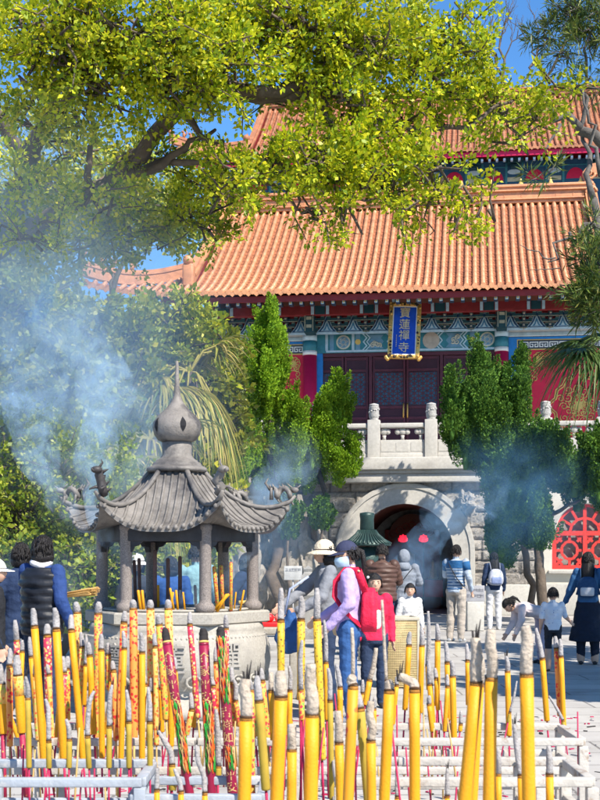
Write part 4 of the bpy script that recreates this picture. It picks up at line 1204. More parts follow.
# ------------------------------------------------------------------ needle tree at right
nb = [(575, 12, 42, 18, 27, .55), (590, 45, 22, 16, 27, .5), (548, 35, 18, 14, 27, .45), (600, 20, 20, 30, 27, .5), (565, 55, 14, 10, 27, .4), (588, 262, 16, 12, 25, 1.2), (600, 285, 18, 22, 25, 1.2), (578, 290, 12, 10, 25), (596, 232, 10, 12, 25), (545, 172, 14, 8, 26, .35), (594, 305, 14, 14, 25, 1.2), (592, 85, 16, 14, 27, .5)]
b4 = P(622, 620, 27); b4.z = -.05
lm = [wig(b4, P(606, 320, 26), .16, .12), wig(P(606, 320, 26), P(594, 200, 26.5), .1, .08, 8, .2), wig(P(594, 200, 26.5), P(582, 130, 27), .07, .035, 8, .4), wig(P(580, 130, 27), P(590, 20, 27), .05, .02, 8, .4), wig(P(610, 150, 27), P(535, 95, 26.5), .13, .04, 9, .5), wig(P(560, 125, 26.7), P(545, 150, 26.5), .04, .015), wig(P(594, 225, 26.4), P(548, 262, 25), .05, .015, 8, .7), wig(P(555, 258, 25), P(520, 245, 25), .018, .006, 7, .8), wig(P(600, 290, 26), P(560, 285, 25), .04, .01, 8, .6), wig(P(560, 268, 25), P(530, 270, 25), .012, .005), wig(P(600, 175, 26.6), P(583, 90, 26.5), .05, .02, 8, .6)]
spray_tree('pine_tree', 'tall pine with dark needle tufts and grey branches along the right edge', nb, lm, LEAF_P, .2, .06, 42, 32, base=tuple(b4), twig=.3, bark=mat('pale_bark', (.1, .09, .08), .9, .4, 6, .8, 16))
# bare branches against the sky
bb = P(516, 160, 82); 
t = empty('bare_tree', (bb.x, bb.y, 10), 0, 'leafless twiggy treetop against the sky above the rear roof', 'tree')
tb = MB(); off = Vector((bb.x, bb.y, 10))
def twigs(p, d, l, r, n):
    pth, rad = wig(p, p + d * l, r, r * .55, 5, .6)
    tb.tube([q - off for q in pth], rad, 5, 0, cap=False)
    if n:
        for k in range(3):
            s = random.choice((3, 4, 5)); q = pth[s]
            dd = (d + Vector((random.uniform(-1, 1), random.uniform(-.5, .5), random.uniform(-.3, .6))) * .8).normalized()
            twigs(q, dd, l * .62, r * .5, n - 1)
twigs(Vector((bb.x, bb.y, 10)), Vector((0, 0, 1)), 17, .3, 1)
for px, a in ((512, -.5), (520, .4), (505, -.1)): twigs(P(px, 92, 82), Vector((a, 0, 1)).normalized(), 3.1, .11, 3)
tb.build('trunk', BARK, t)
random.seed(5)
# trees to the right of the view whose shade lies across the paving
for i, (x, y, h, s) in enumerate(((6.9, 11.6, 5.2, .8), (8.2, 15.8, 5.8, 1.0), (10.4, 21.5, 6.4, 1.1))):
    blobs = []
    for k in range(9):
        D = y + random.uniform(-1.4, 1.4)
        blobs.append((HX + (x + random.uniform(-1.6, 1.6) * s) * F / D, HY - (h - EYE + random.uniform(-1, 1.2)) * F / D, .9 * F / D, .6 * F / D, D, .012 * (D / 1) ** 2 * .25))
    spray_tree('broadleaf_tree', ('nearest', 'second', 'farthest')[i] + ' of three broadleaf trees beyond the right edge shading the paving', blobs, [wig((x, y, -.05), (x, y, h), .2, .1)], LEAF_M, .16, .4, 16, 90, base=(x, y, -.05), dz=.9)
# ------------------------------------------------------------------ incense burner pavilion
BO = P(177, 555, 13.0); BO.z = 0
bur = empty('incense_burner', tuple(BO), 0, 'grey stone incense burner shaped as a small six sided pavilion with onion finial', 'incense burner')
ROT = R(-4)
BM = mat('weathered_bronze', (.175, .16, .145), .55, .32, 7, .2, 50, stain=(.045, .043, .046), stain_at=(.48, .68), stain_scale=2.2)
BSTONE = mat('burner_granite', (.35, .325, .28), .8, .2, 40, .3, 120, stain=(.25, .23, .2), stain_at=(.52, .78), stain_scale=2.5)
BCOL = mat('speckled_column_granite', (.2, .172, .155), .7, .5, 90, .2, 120)
SOOT = mat('sooty_metal', (.035, .035, .04), .6, .4, 6)
b = MB()
b.lathe([(.012, 1.94), (.016, 1.9), (.026, 1.7), (.036, 1.62), (.033, 1.6), (.06, 1.53), (.115, 1.46), (.19, 1.39), (.235, 1.33), (.244, 1.27), (.228, 1.2), (.188, 1.145), (.15, 1.13)], (0, 0, 1.55), 40, 0)
fin = b.build('finial', [mat('finial_bronze', (.19, .172, .155), .52, .25, 8, .3, 60, stain=(.07, .065, .065), stain_at=(.5, .62), stain_scale=3)], bur)
for k in range(5):
    b = MB(); a = R(-90 + 20) + k * math.pi * .4
    pts = []
    for s_ in range(9):
        t = s_ / 8; z = 1.55 + 1.215 + .15 * t
        rr = np.interp(z - 1.55, [1.145, 1.2, 1.27, 1.33, 1.39], [.188, .228, .244, .235, .19])
        pts.append((z, rr + .004, .03 * math.sin(math.pi * t) / rr))
    vs = [((r_) * math.cos(a + da * q), r_ * math.sin(a + da * q), z) for z, r_, da in pts for q in (-1, 0, 1)]
    b.add(vs, [f for i in range(8) for f in ((3 * i, 3 * i + 1, 3 * i + 4, 3 * i + 3), (3 * i + 1, 3 * i + 2, 3 * i + 5, 3 * i + 4))])
    b.build('vent_slit', DARK, fin)
b = MB()
b.lathe([(.14, 1.13), (.15, 1.12), (.147, 1.0), (.165, .97), (.19, .95), (.205, .945), (.21, .93), (.235, .92), (.245, .905), (.25, .89), (.28, .88), (.3, .865), (.305, .84), (.28, .825)], (0, 0, 1.55), 40)
b.build('finial_base', BM, bur)
A0, A1, ZT, ZEV, LIFT = .22, .93, 2.385, 1.81, .25
T30 = math.tan(R(30))
def rpt(face, s, ap):
    'point on the roof: s along the eave, ap distance from the axis'
    t = (ap - A0) / (A1 - A0); hw = ap * T30
    u = min(1, abs(s) / hw) if hw else 0
    z = ZEV + (ZT - ZEV) * max(0, 1 - t) ** 1.75 + LIFT * u ** 3.2 * max(0, t) ** 2
    a = -math.pi / 2 + ROT + face * math.pi / 3
    k = ap * (1 + .05 * u ** 4 * t)
    n_ = Vector((math.cos(a), math.sin(a), 0)); sd = Vector((-math.sin(a), math.cos(a), 0))
    return n_ * k + sd * s * (1 + .05 * u ** 4 * t) + Vector((0, 0, z))
b = MB()
for f in range(6):
    vs, fs = [], []; NU, NT = 16, 12
    for j in range(NT + 1):
        ap = A0 + (A1 - A0) * j / NT
        for i in range(NU + 1): vs.append(rpt(f, ap * T30 * (2 * i / NU - 1), ap))
    for j in range(NT):
        for i in range(NU):
            q = j * (NU + 1) + i; fs.append((q, q + 1, q + NU + 2, q + NU + 1))
    b.add(vs, fs, 0, True)
    # underside and rim
    rim = vs[NT * (NU + 1):]
    low = [p + Vector((0, 0, -.045)) for p in rim]; inn = [Vector((p.x * .72, p.y * .72, 1.84)) for p in rim]
    m_ = NU + 1
    b.add(rim + low + inn, [q for i in range(NU) for q in ((i, i + 1, m_ + i + 1, m_ + i), (m_ + i, m_ + i + 1, 2 * m_ + i + 1, 2 * m_ + i))], 0)
    hw = A1 * T30
    ns = 7
    for k in range(-ns, ns + 1):
        s = hw * k / (ns + .5)
        a_s = max(A0 + .02, abs(s) / T30 * 1.01)
        pts = [rpt(f, s, a_s + (A1 + .012 - a_s) * q / 9) + Vector((0, 0, .006)) for q in range(10)]
        b.tube(pts, .014, 6)
        b.ball(pts[-1] + Vector((0, 0, -.012)), .022, 7, 5)
rf = b.build('roof', BM, bur)
for f in range(6):
    a = -math.pi / 2 + ROT + (f + .5) * math.pi / 3
    b = MB()
    pts = [rpt(f, ap * T30, ap) + Vector((0, 0, .02)) for ap in np.linspace(A0, A1, 12)]
    pts.append(pts[-1] + Vector((math.cos(a) * .06, math.sin(a) * .06, .06)))
    b.tube(pts, [(.024, .028)] * 12 + [(.014, .016)], 8)
    b.build('hip_ridge', BM, rf)
    e = pts[-1]; b = MB()
    out = Vector((math.cos(a), math.sin(a), 0)); zz = Vector((0, 0, 1)); sd = Vector((-math.sin(a), math.cos(a), 0))
    if f in (5, 0):    # front corners: a dragon rearing upright
        base = e - out * .1
        sp = [base + out * x_ + zz * z_ + sd * y_ for x_, z_, y_ in ((-.02, -.03, 0), (.03, .04, .02), (.0, .1, -.02), (.05, .16, 0), (.06, .2, .01))]
        b.tube(sp, [.04, .045, .045, .042, .03], 8)
        b.ball(sp[-1] + out * .03, (.055, .045, .035), 8, 6)
        b.tube([sp[-1] + zz * .02, sp[-1] + zz * .07 - out * .05, sp[-1] + zz * .1 - out * .03], [.014, .01, .004], 5)
        b.tube([sp[-1] + out * .06 - zz * .02, sp[-1] + out * .1 + zz * .01], [.014, .006], 5)
        for k in range(10):
            q = sp[k % 4].lerp(sp[k % 4 + 1], .5) - out * .045
            b.tube([q, q - out * .05 + zz * .03 + sd * random.uniform(-.04, .04)], [.016, .003], 4)
        for sx in (-1, 1):
            b.tube([sp[1], sp[1] + sd * sx * .06 + out * .03, sp[1] + sd * sx * .07 + out * .09 - zz * .02], [.02, .016, .008], 5)
        dm = mat('dark_dragon_bronze', (.05, .045, .045), .5, .4, 20) if f == 5 else BM
    else:              # side corners: a long curling dragon
        sc = .62; base = e - out * .24 - zz * .04
        sp = []
        for i in range(30):
            t = i / 29
            sp.append(base + (out * (.38 * t - .02 + .035 * math.sin(11 * t)) + zz * (.12 + .065 * math.sin(4 * math.pi * t + .6)) + sd * .045 * math.cos(4 * math.pi * t)) * sc)
        b.tube(sp, [.03 * (1 - .55 * abs(2 * i / 29 - 1) ** 2) for i in range(30)], 8)
        hd = sp[-1]
        b.ball(hd + out * .025, (.045, .035, .03), 8, 6)
        b.tube([hd + zz * .02, hd - out * .05 + zz * .07], [.012, .003], 5); b.tube([hd + out * .03, hd + out * .09 + zz * .05], [.012, .004], 5)
        b.tube([sp[0], sp[0] - out * .05 + zz * .07, sp[0] - out * .02 + zz * .12], [.018, .014, .004], 5)
        for k in range(14):
            q = sp[2 * k + 1]
            b.tube([q, q + zz * .05 - out * .025], [.013, .002], 4)
        for k in (6, 13, 20, 26): b.tube([sp[k], sp[k] - zz * .06 + sd * .03, sp[k] - zz * .1 + out * .03], [.018, .014, .008], 5)
        b.tube([base, base + zz * .12], [.02, .014], 6)
        dm = BM
    b.build('dragon_ornament', dm, rf)
b = MB()
for f in range(6):
    a = -math.pi / 2 + ROT + f * math.pi / 3
    Mx = Matrix.Rotation(a + math.pi / 2, 4, 'Z')
    r_ = .76 * math.cos(R(30))
    b.bbox(-.38, .38, -r_ - .05, -r_ + .05, 1.68, 1.84, .01, 0, Mx)
    for sx in (-1, 1): b.prism([(sx * .36, 1.68), (sx * .22, 1.68), (sx * .26, 1.64), (sx * .3, 1.63), (sx * .32, 1.58), (sx * .36, 1.57)], -r_ - .03, -r_ + .03, 0, Mx)
b.lathe([(.8, 1.845), (.02, 1.86)], (0, 0, 0), 6, 0, False, ROT)
b.build('beam_ring', SOOT, bur)
for f in range(6):
    a = -math.pi / 2 + ROT + (f + .5) * math.pi / 3
    b = MB(); c = (.76 * math.cos(a), .76 * math.sin(a), 0)
    b.lathe([(.075, 1.0), (.09, 1.03), (.095, 1.06), (.075, 1.085), (.06, 1.1), (.058, 1.13), (.057, 1.78), (.065, 1.8), (.065, 1.84)], c, 18)
    b.build('column', BCOL, bur)
b = MB()
b.lathe([(.02, .885), (.9, .885), (.93, .9), (.93, .99), (.91, 1.005), (.02, 1.005)], (0, 0, 0), 6, 0, False, ROT)
b.lathe([(.72, 1.005), (.74, 1.02), (.72, 1.03), (.66, 1.03), (.66, 1.006)], (0, 0, 0), 24, 0)
b.build('altar_slab', BSTONE, bur)
b = MB(); b.lathe([(.01, 1.008), (.65, 1.008), (.5, 1.03), (.01, 1.035)], (0, 0, 0), 24); b.build('ash_bed', mat('ash_bed', (.3, .29, .28), .95, .3, 30, .5, 60), bur)
b = MB()
b.lathe([(.95, 0), (.97, .1), (.9, .14), (.8, .2), (.78, .26), (.86, .33), (.92, .42), (.94, .52), (.93, .64), (.9, .74), (.88, .78), (.86, .8), (.87, .83), (.85, .885)], (0, 0, 0), 48)
for k in range(110):
    a = 2 * math.pi * k / 110
    b.ball((.885 * math.cos(a), .885 * math.sin(a), .765), .013, 6, 4)
for k in range(24):
    a = 2 * math.pi * k / 24
    p = Vector((.9 * math.cos(a), .9 * math.sin(a), .35)); sd = Vector((-math.sin(a), math.cos(a), 0))
    b.tube([p + sd * (.09 * (1 - .8 * i / 14)) * math.cos(i * .62) + Vector((0, 0, (.075 * (1 - .8 * i / 14)) * math.sin(i * .62))) for i in range(15)], [.016] * 15, 5)
bowl = b.build('altar_bowl', BSTONE, bur)
for ch, px in zip('寶蓮禪寺', (122, 180, 236, 60)):
    ang = math.asin(max(-.95, min(.95, (px - 177) * .0093 / .93)))
    Mx = Matrix.Rotation(ang, 4, 'Z') @ Matrix.Translation((0, -.935, .56))
    b = MB(); put_text(b, ch, 0, 0, 0, .3, .012, 0, Mx); b.build('carved_character', mat('carved_relief', (.3, .28, .25), .85), bowl)

# ------------------------------------------------------------------ incense materials
def spots(name, base, cols, scale, thr=.45, rough=.6, stretch=1.0):
    m, nt, bs = nodes_of(name)
    tc = N(nt, 'ShaderNodeTexCoord'); mp = N(nt, 'ShaderNodeMapping'); mp.inputs['Scale'].default_value = (1, 1, stretch)
    nt.links.new(tc.outputs['Object'], mp.inputs[0])
    vo = N(nt, 'ShaderNodeTexVoronoi'); vo.inputs['Scale'].default_value = scale
    nt.links.new(mp.outputs[0], vo.inputs['Vector'])
    sp = N(nt, 'ShaderNodeSeparateColor'); nt.links.new(vo.outputs['Color'], sp.inputs[0])
    r = ramp(nt, sp.outputs[0], [(i / len(cols), c) for i, c in enumerate(cols)]); r.color_ramp.interpolation = 'CONSTANT'
    no = N(nt, 'ShaderNodeTexNoise'); no.inputs['Scale'].default_value = scale * 2.2; no.inputs['Detail'].default_value = 2
    nt.links.new(mp.outputs[0], no.inputs['Vector'])
    ad = N(nt, 'ShaderNodeMath', operation='MULTIPLY_ADD'); ad.inputs[1].default_value = .5
    nt.links.new(no.outputs['Fac'], ad.inputs[0]); nt.links.new(vo.outputs['Distance'], ad.inputs[2])
    cut = ramp(nt, ad.outputs[0], [(thr + .2, (1, 1, 1)), (thr + .23, (0, 0, 0))])
    mx = N(nt, 'ShaderNodeMix', data_type='RGBA'); nt.links.new(cut.outputs[0], mx.inputs['Factor'])
    mx.inputs['A'].default_value = (*base, 1); nt.links.new(r.outputs[0], mx.inputs['B'])
    nt.links.new(mx.outputs['Result'], bs.inputs['Base Color']); bs.inputs['Roughness'].default_value = rough
    return m
IY = mat('yellow_incense', (.66, .285, .006), .55, .07, 4, .15, 120, spec=.35)
IO = mat('shadowed_yellow_incense', (.36, .25, .03), .7, .15, 10)  # yellow sticks as they look in shade, the dimness put into the colour
IASH = mat('incense_ash', (.32, .3, .29), .95, .25, 30, .5, 90, stain=(.1, .09, .09), stain_at=(.58, .72), stain_scale=30)
IASHW = mat('pale_incense_ash', (.4, .335, .265), .95, .25, 25, .6, 70, stain=(.2, .16, .12), stain_at=(.58, .74), stain_scale=24)
ICHAR = mat('charred_incense', (.025, .022, .022), .9, .4, 30)
IFL = spots('flowered_incense', (.65, .36, .05), [(.65, .06, .02), (.68, .1, .02), (.6, .12, .04), (.15, .42, .05), (.62, .05, .05), (.6, .02, .06)], 62, .5)
IOR = spots('orange_flowered_incense', (.72, .42, .1), [(.72, .1, .02), (.72, .15, .02), (.7, .08, .02), (.4, .5, .06), (.75, .2, .03)], 56, .46)
IRD = spots('red_dotted_incense', (.7, .27, .05), [(.6, .015, .015), (.62, .03, .015)], 48, .44)
IPK = spots('pink_flowered_incense', (.5, .02, .06), [(.65, .4, .08), (.65, .45, .1), (.55, .2, .08), (.6, .5, .3)], 60, .46)
ICR = mat('crimson_incense', (.24, .008, .04), .4, .12, 8, spec=.5)
IGO = spots('ornate_gold_incense', (.62, .38, .02), [(.16, .09, .01), (.7, .45, .05), (.3, .17, .02)], 70, .4)
ISCORCH = mat('scorched_paper', (.3, .13, .02), .8, .4, 60)
IYR = spots('red_spotted_yellow_incense', (.66, .27, .006), [(.5, .03, .01), (.66, .27, .006), (.66, .27, .006), (.55, .12, .01)], 16, .3)
ISTEM = mat('crimson_stem', (.4, .012, .07), .6)
ISTEMD = spots('gold_dotted_crimson_stem', (.32, .01, .05), [(.6, .38, .06), (.55, .3, .05)], 55, .2)
IBAM = mat('bamboo_stem', (.5, .33, .12), .7)
DRAGON = [mat('dragon_green', (.03, .3, .04), .5), mat('dragon_orange', (.75, .13, .02), .5), mat('dragon_gold', (.55, .36, .14), .45), mat('dragon_white', (.55, .5, .6), .5)]

ORD = ('first second third fourth fifth sixth seventh eighth ninth tenth eleventh twelfth thirteenth fourteenth fifteenth sixteenth seventeenth eighteenth nineteenth twentieth twenty-first twenty-second twenty-third twenty-fourth twenty-fifth twenty-sixth twenty-seventh twenty-eighth twenty-ninth thirtieth thirty-first thirty-second thirty-third thirty-fourth thirty-fifth thirty-sixth thirty-seventh thirty-eighth thirty-ninth fortieth').split() + ['forty-' + q for q in 'first second third fourth fifth sixth seventh eighth ninth'.split()] + ['fiftieth'] + ['fifty-' + q for q in 'first second third fourth fifth sixth seventh eighth ninth'.split()]
STK = []
def stick(D, xb, yb, xt, ya, ash, wpx, kind, stem='crimson', stem_y=None, pale=False, char=False, print_=False):
    '''D depth; body from (xb, yb) up to (xt, ya); ash: further points upwards; wpx: width in photo pixels'''
    m = {'yellow': IY, 'shadowed': IO, 'flowered': IFL, 'orange': IOR, 'red': IRD, 'pink': IPK, 'gold': IGO, 'crimson': ICR}[kind]
    r = wpx * .5 * S(D) * (1.0 if wpx > 9 else 1.15)
    p0, p1 = P(xb, yb, D), P(xt, ya, D)
    p1.y += random.uniform(-.02, .02)
    d = (p0 - p1).normalized()
    zb = .32 if D > 5 else .12
    if stem_y: zb = max(0.02, P(0, stem_y, D).z)
    ps = p0 + d * max(.05, (p0.z - zb) / max(.2, -d.z))
    t = empty('incense_stick', tuple(ps), 0, None, 'incense stick', 'incense sticks standing in the racks')
    mb = MB()
    jr = [random.uniform(.985, 1.015) for q in range(4)]
    mb.tube([p0 - ps, p0.lerp(p1, .02) - ps, p0.lerp(p1, .35) - ps, p0.lerp(p1, .7) - ps, p1 - (p1 - p0).normalized() * .012 - ps], [r * .9, r * jr[0], r * jr[1], r * jr[2], r], 16)
    u_ = (p1 - p0).normalized()
    if ash and kind != 'crimson': mb.tube([p1 - u_ * .0121 - ps, p1 - u_ * .006 - ps, p1 - ps], [r, r * .99, r * .95], 16, 1)
    else: mb.tube([p1 - u_ * .0121 - ps, p1 - ps], [r, r * .95], 16, 0)
    body = mb.build('body', [m, ISCORCH], t)
    if ash:
        mb = MB(); pts = [p1]
        for (x, y) in ash: pts.append(P(x, y, D) + Vector((0, random.uniform(-.01, .01), 0)))
        # smooth the ash and keep it lumpy
        q = []
        for i in range(len(pts) - 1):
            for k in range(5): q.append(pts[i].lerp(pts[i + 1], k / 5))
        q.append(pts[-1]); n = len(q)
        for it in range(2): q = [q[0]] + [(q[i - 1] + q[i] * 2 + q[i + 1]) / 4 for i in range(1, n - 1)] + [q[-1]]
        rr = [r * (.9 if pale else .9) * (1 - (.5 if not pale else .22) * (i / (n - 1)) ** 4) * random.uniform(.95, 1.04) for i in range(n)]
        mb.tube([v - ps + Vector((random.uniform(-.05, .05) * r, random.uniform(-.05, .05) * r, 0)) for v in q], rr, 12)
        am = mb.build('ash_tip', IASHW if pale else IASH, t)
        mb = MB(); e = p1 - ps; u = (pts[1] - p1).normalized()
        mb.tube([e - u * .0025 - u * r * .06, e + u * .0025 + u * r * .06], r * 1.01, 12); mb.build('char_ring', mat('char_brown', (.07, .035, .015), .9), t)
        if char:
            e = q[-1] - ps; mb = MB()
            for kx in (-.4, .15, .5): mb.tube([e + Vector((kx * r * .6, 0, -.02)), e + Vector((r * kx, 0, .01 + .6 * r)), e + Vector((r * kx * 1.6, 0, (.012 + 1.3 * r) * (1 + kx)))], [r * .22, r * .16, r * .06], 5)
            mb.build('charred_tip', ICHAR, t)
    if stem:
        mb = MB(); rs = {'crimson': .32, 'dotted': .62, 'bamboo': .3}[stem] * r
        mb.tube([Vector((0, 0, 0)), p0 - ps + (p1 - p0).normalized() * .01], max(.004, rs), 8)
        mb.build('stem', {'crimson': ISTEM, 'dotted': ISTEMD, 'bamboo': IBAM}[stem], t)
    if print_:
        mb = MB(); u = (p1 - p0).normalized()
        mb.tube([p1 - ps - u * .1, p1 - ps - u * .005], r * 1.012, 14); mb.build('printed_band', IOR, t)
    bent = ash and len(ash) > 1 and abs(ash[-1][0] - xt) > 4
    STK.append((t, D, xb, {'yellow': 'yellow', 'shadowed': 'yellow olive', 'flowered': 'flower printed', 'orange': 'orange flowered', 'red': 'red dotted', 'pink': 'pink flowered', 'gold': 'ornate gold', 'crimson': 'crimson dragon'}[kind],
                'thick' if wpx >= 10 else 'medium' if wpx >= 6.5 else 'slim', 'no ash' if not ash else 'bent ash tip' if bent else 'charred ash tip' if char else 'pale ash tip' if pale else 'grey ash tip'))
    return t, body, p0 - ps, p1 - ps, r
Y = 'yellow'
# front row, thick
stick(4.2, 243, 860, 246, 717, [(247, 700), (244, 690), (246, 679)], 13.5, Y, pale=True, char=True)
stick(4.25, 274, 860, 281, 696, [(281, 684), (280, 672)], 13.5, Y, pale=True)
stick(4.2, 310, 860, 312, 714, [(313, 700), (310, 684), (311, 664)], 14, Y, pale=True)
stick(4.6, 346, 850, 353, 686, [(351, 680), (353, 677)], 11, Y, pale=True)[1].data.materials[0] = IYR
stick(4.7, 382, 850, 389, 690, [(389, 684), (388, 681)], 11, Y, pale=True)
stick(4.65, 415, 850, 414, 689, [(414, 683), (405, 679), (399, 676)], 11, Y, pale=True, char=True)
stick(4.2, 459, 860, 476, 682, [(475, 668), (477, 655), (475, 638)], 13.5, Y, pale=True, char=True)
stick(4.5, 470, 850, 480, 684, [(481, 668), (479, 652)], 10, Y, pale=True)
stick(4.15, 488, 860, 492, 678, [(493, 662), (490, 646), (491, 630)], 13, Y, pale=True)
stick(4.05, 530, 860, 527, 674, [(526, 656), (528, 640), (525, 626)], 14, Y, pale=True)
stick(5.2, 372, 860, 371, 740, [(373, 728), (369, 716), (371, 701)], 8.5, Y, pale=True)
stick(5.1, 291, 860, 292, 749, [(292, 738), (291, 724)], 8.5, Y, pale=True)
stick(5.3, 342, 850, 339, 742, [(339, 728), (338, 711)], 8, Y, pale=True)
stick(5.3, 371, 830, 360, 708, [(356, 690), (352, 676)], 8, 'shadowed')
stick(5.4, 266, 790, 259, 700, [(258, 690), (257, 676)], 8, 'shadowed', char=True)
stick(5.0, 551, 860, 550, 774, [(550, 760), (549, 746)], 7, Y)
stick(5.0, 523, 860, 520, 774, [(517, 750), (514, 724)], 6, Y, char=True)
stick(5.0, 499, 860, 499, 774, [(499, 762), (498, 748)], 5.5, Y)
stick(5.4, 396, 830, 397, 795, [(397, 780), (397, 766)], 4.5, Y, char=True)
stick(5.4, 447, 830, 447, 795, [(447, 782), (447, 768)], 4.5, Y, char=True)
stick(5.3, 157, 850, 157, 789, [(157, 776), (157, 768)], 5, Y, 'bamboo')
stick(5.3, 181, 850, 181, 791, [(180, 782), (174, 769)], 5, Y, 'bamboo')
stick(5.4, 205, 850, 205, 792, [(204, 776), (198, 762), (196, 745)], 5, Y, 'bamboo', char=True)
# crimson dragon sticks
cr = [stick(6.0, 190, 797, 167, 642, [(165.5, 634), (165, 628)], 9.5, 'crimson', None, 850), stick(6.0, 212, 797, 204, 642, [(203.5, 634), (203, 628)], 9, 'crimson', None, 850), stick(5.95, 233, 797, 221, 640, [(220.5, 632), (220, 627)], 9, 'crimson', None, 850)]
for ci, (t, body, q0, q1, r) in enumerate(cr):
    u = (q1 - q0).normalized(); L_ = (q1 - q0).length
    for ch in t.children:
        if ch.name.startswith('ash_tip'): ch.data.materials[0] = ICHAR
        if ch.name.startswith('char_ring'): ch.data.materials[0] = GOLD_P
    fr = Matrix((Vector((1, 0, -u.x)).normalized(), Vector((0, 1, -u.y)), u)).transposed().to_4x4()
    tb = MB()
    def wrap(vs, c, h):
        out = []
        for p in vs:
            a = p.x / r; rr = r + .0015 + max(0, p.z) * .3
            q = q0 + u * (h + p.y); out.append(q + Vector((rr * math.sin(a), -rr * math.cos(a), -u.x * rr * math.sin(a) * 0)))
        return out
    ln = '合家平安' if ci < 2 else '吉祥如意'
    for k, chh in enumerate(ln):
        vs, fs = text_mesh(chh, .052, .001)
        h = L_ * (.9 - .085 * k) if ci < 2 else L_ * (.54 - .08 * k)
        tb.add(wrap(vs, 0, h), fs)
    if ci == 2:
        for k, chh in enumerate('平安'): 
            vs, fs = text_mesh(chh, .05, .001); tb.add(wrap(vs, 0, L_ * (.14 - .075 * k)), fs)
    tb.build('gold_lettering', DRAGON[2], body)
    db = MB()
    rg = random.Random(ci + 3)
    spans = [(.18, .58)] if ci < 2 else [(.62, .98), (.2, .3)]
    for lo, hi in spans:
        for k in range(34 if hi - lo > .2 else 10):
            h = L_ * (lo + (hi - lo) * k / 34 * (1 if hi - lo > .2 else 3)); a0 = (k * 1.1) % 2.4 - 1.2; mi = (k * 5 // 3) % 3 if ci < 2 else (k // 4 + (0 if k % 2 else 1)) % 3
            pts = [Vector((r * (a0 + .9 * s_ / 6) * .8, h + .045 * math.sin(s_ * .7 + k) + .02 * s_ / 6)) for s_ in range(7)]
            pp = wrap([Vector((p.x, p.y - h, 0)) for p in pts], 0, h)
            db.tube(pp, [(.001, .003), (.0015, .007), (.0018, .008), (.0018, .008), (.0016, .006), (.0014, .004), (.001, .002)], 6, mi)
    db.build('dragon_pattern', DRAGON, body)
    eb = MB()
    eb.tube([q0 - u * .01, q0 + u * .03], r * .8, 12); eb.build('gold_foot', GOLD_P, t)
# middle rows, left
for a in [(6.3, 44, 762, 35, 626, [(34, 616), (33, 608)], 6.5, Y), (6.3, 64, 762, 57, 629, [(56, 618), (55, 608)], 7, Y), (6.35, 83, 760, 72, 630, [(71, 622), (71, 615)], 6, Y), (6.5, 102, 758, 101, 649, [(101, 641), (101, 634)], 5.5, Y),
          (6.5, 121, 760, 124, 648, [(124, 640), (123, 631)], 5, Y), (6.5, 142, 760, 142, 652, [(142, 642), (141, 633)], 5.5, Y), (6.7, 38, 738, 31, 656, [(30, 646), (29, 637)], 4.5, Y), (7.2, 84, 705, 86, 664, [(87, 648), (86, 634)], 4, Y),
          (6.9, 10, 738, 6, 690, [(5, 678), (9, 663)], 5, Y), (6.9, 56, 742, 62, 685, [], 5, Y), (7, 18, 738, 6, 705, [], 4, Y)]:
    stick(*a)
stick(6.4, 3, 734, 1, 684, [(0, 675), (0, 664)], 7, Y, 'dotted', print_=True)
stick(6.3, 22, 733, 18, 675, [(17, 664), (17, 655)], 8.5, Y, 'dotted', print_=True)
for a in [(5.9, 29, 768, 27, 698, [(28, 690), (26, 676)], 5, 'shadowed', 'crimson', None, False, True), (5.9, 49, 768, 49, 740, [(49, 722), (48, 708), (45, 699)], 5, 'shadowed'), (5.9, 69, 768, 69, 739, [(69, 728), (66, 719)], 5, 'shadowed'),
          (5.9, 89, 768, 88, 735, [(88, 716), (90, 700), (94, 691)], 5, 'shadowed'), (5.9, 109, 768, 109, 726, [(109, 708), (110, 695), (112, 685)], 5, 'shadowed', 'crimson', None, False, True), (5.9, 129, 768, 129, 721, [(129, 705), (126, 690)], 5, 'shadowed', 'crimson', None, False, True),
          (5.9, 150, 768, 150, 721, [(150, 704), (148, 687)], 5, 'shadowed'), (6.0, 172, 790, 172, 764, [(171, 752), (165, 742), (158, 731)], 6, 'shadowed', 'crimson', None, False, True), (6.1, 218, 778, 218, 766, [(218, 735), (216, 709)], 6, 'shadowed')]:
    stick(*a)
for a in [(7.0, 97, 742, 98, 613, [(99, 602)], 7, 'flowered'), (7.3, 79, 690, 77, 612, [(76, 602)], 7, 'orange'), (7.0, 118, 742, 124, 622, [(125, 611)], 6, 'red'), (7.0, 134, 741, 133, 608, [(133, 600)], 7, 'red'), (7.0, 152, 728, 150, 608, [(150, 600)], 7, 'orange'),
          (6.9, 166, 720, 159, 624, [(158, 615)], 6, 'flowered'), (7.2, 172, 740, 168, 608, [(168, 600)], 7, 'orange'), (6.9, 198, 718, 190, 624, [(190, 612)], 5, 'pink'), (7.1, 49, 715, 48, 635, [(47, 624)], 7, 'pink'), (6.8, 67, 720, 67, 668, [(68, 656)], 6, 'flowered'),
          (7.1, 17, 680, 16, 640, [(16, 630), (15, 620)], 5.5, 'pink'), (7.1, 109, 690, 108, 654, [(108, 643)], 5, 'flowered'), (7.0, 226, 720, 226, 628, [(226, 615)], 5, 'pink'), (7.1, 141, 735, 140, 650, [], 5, 'flowered'), (7.0, 90, 735, 91, 668, [], 5, 'flowered')]:
    stick(*a, stem='bamboo')
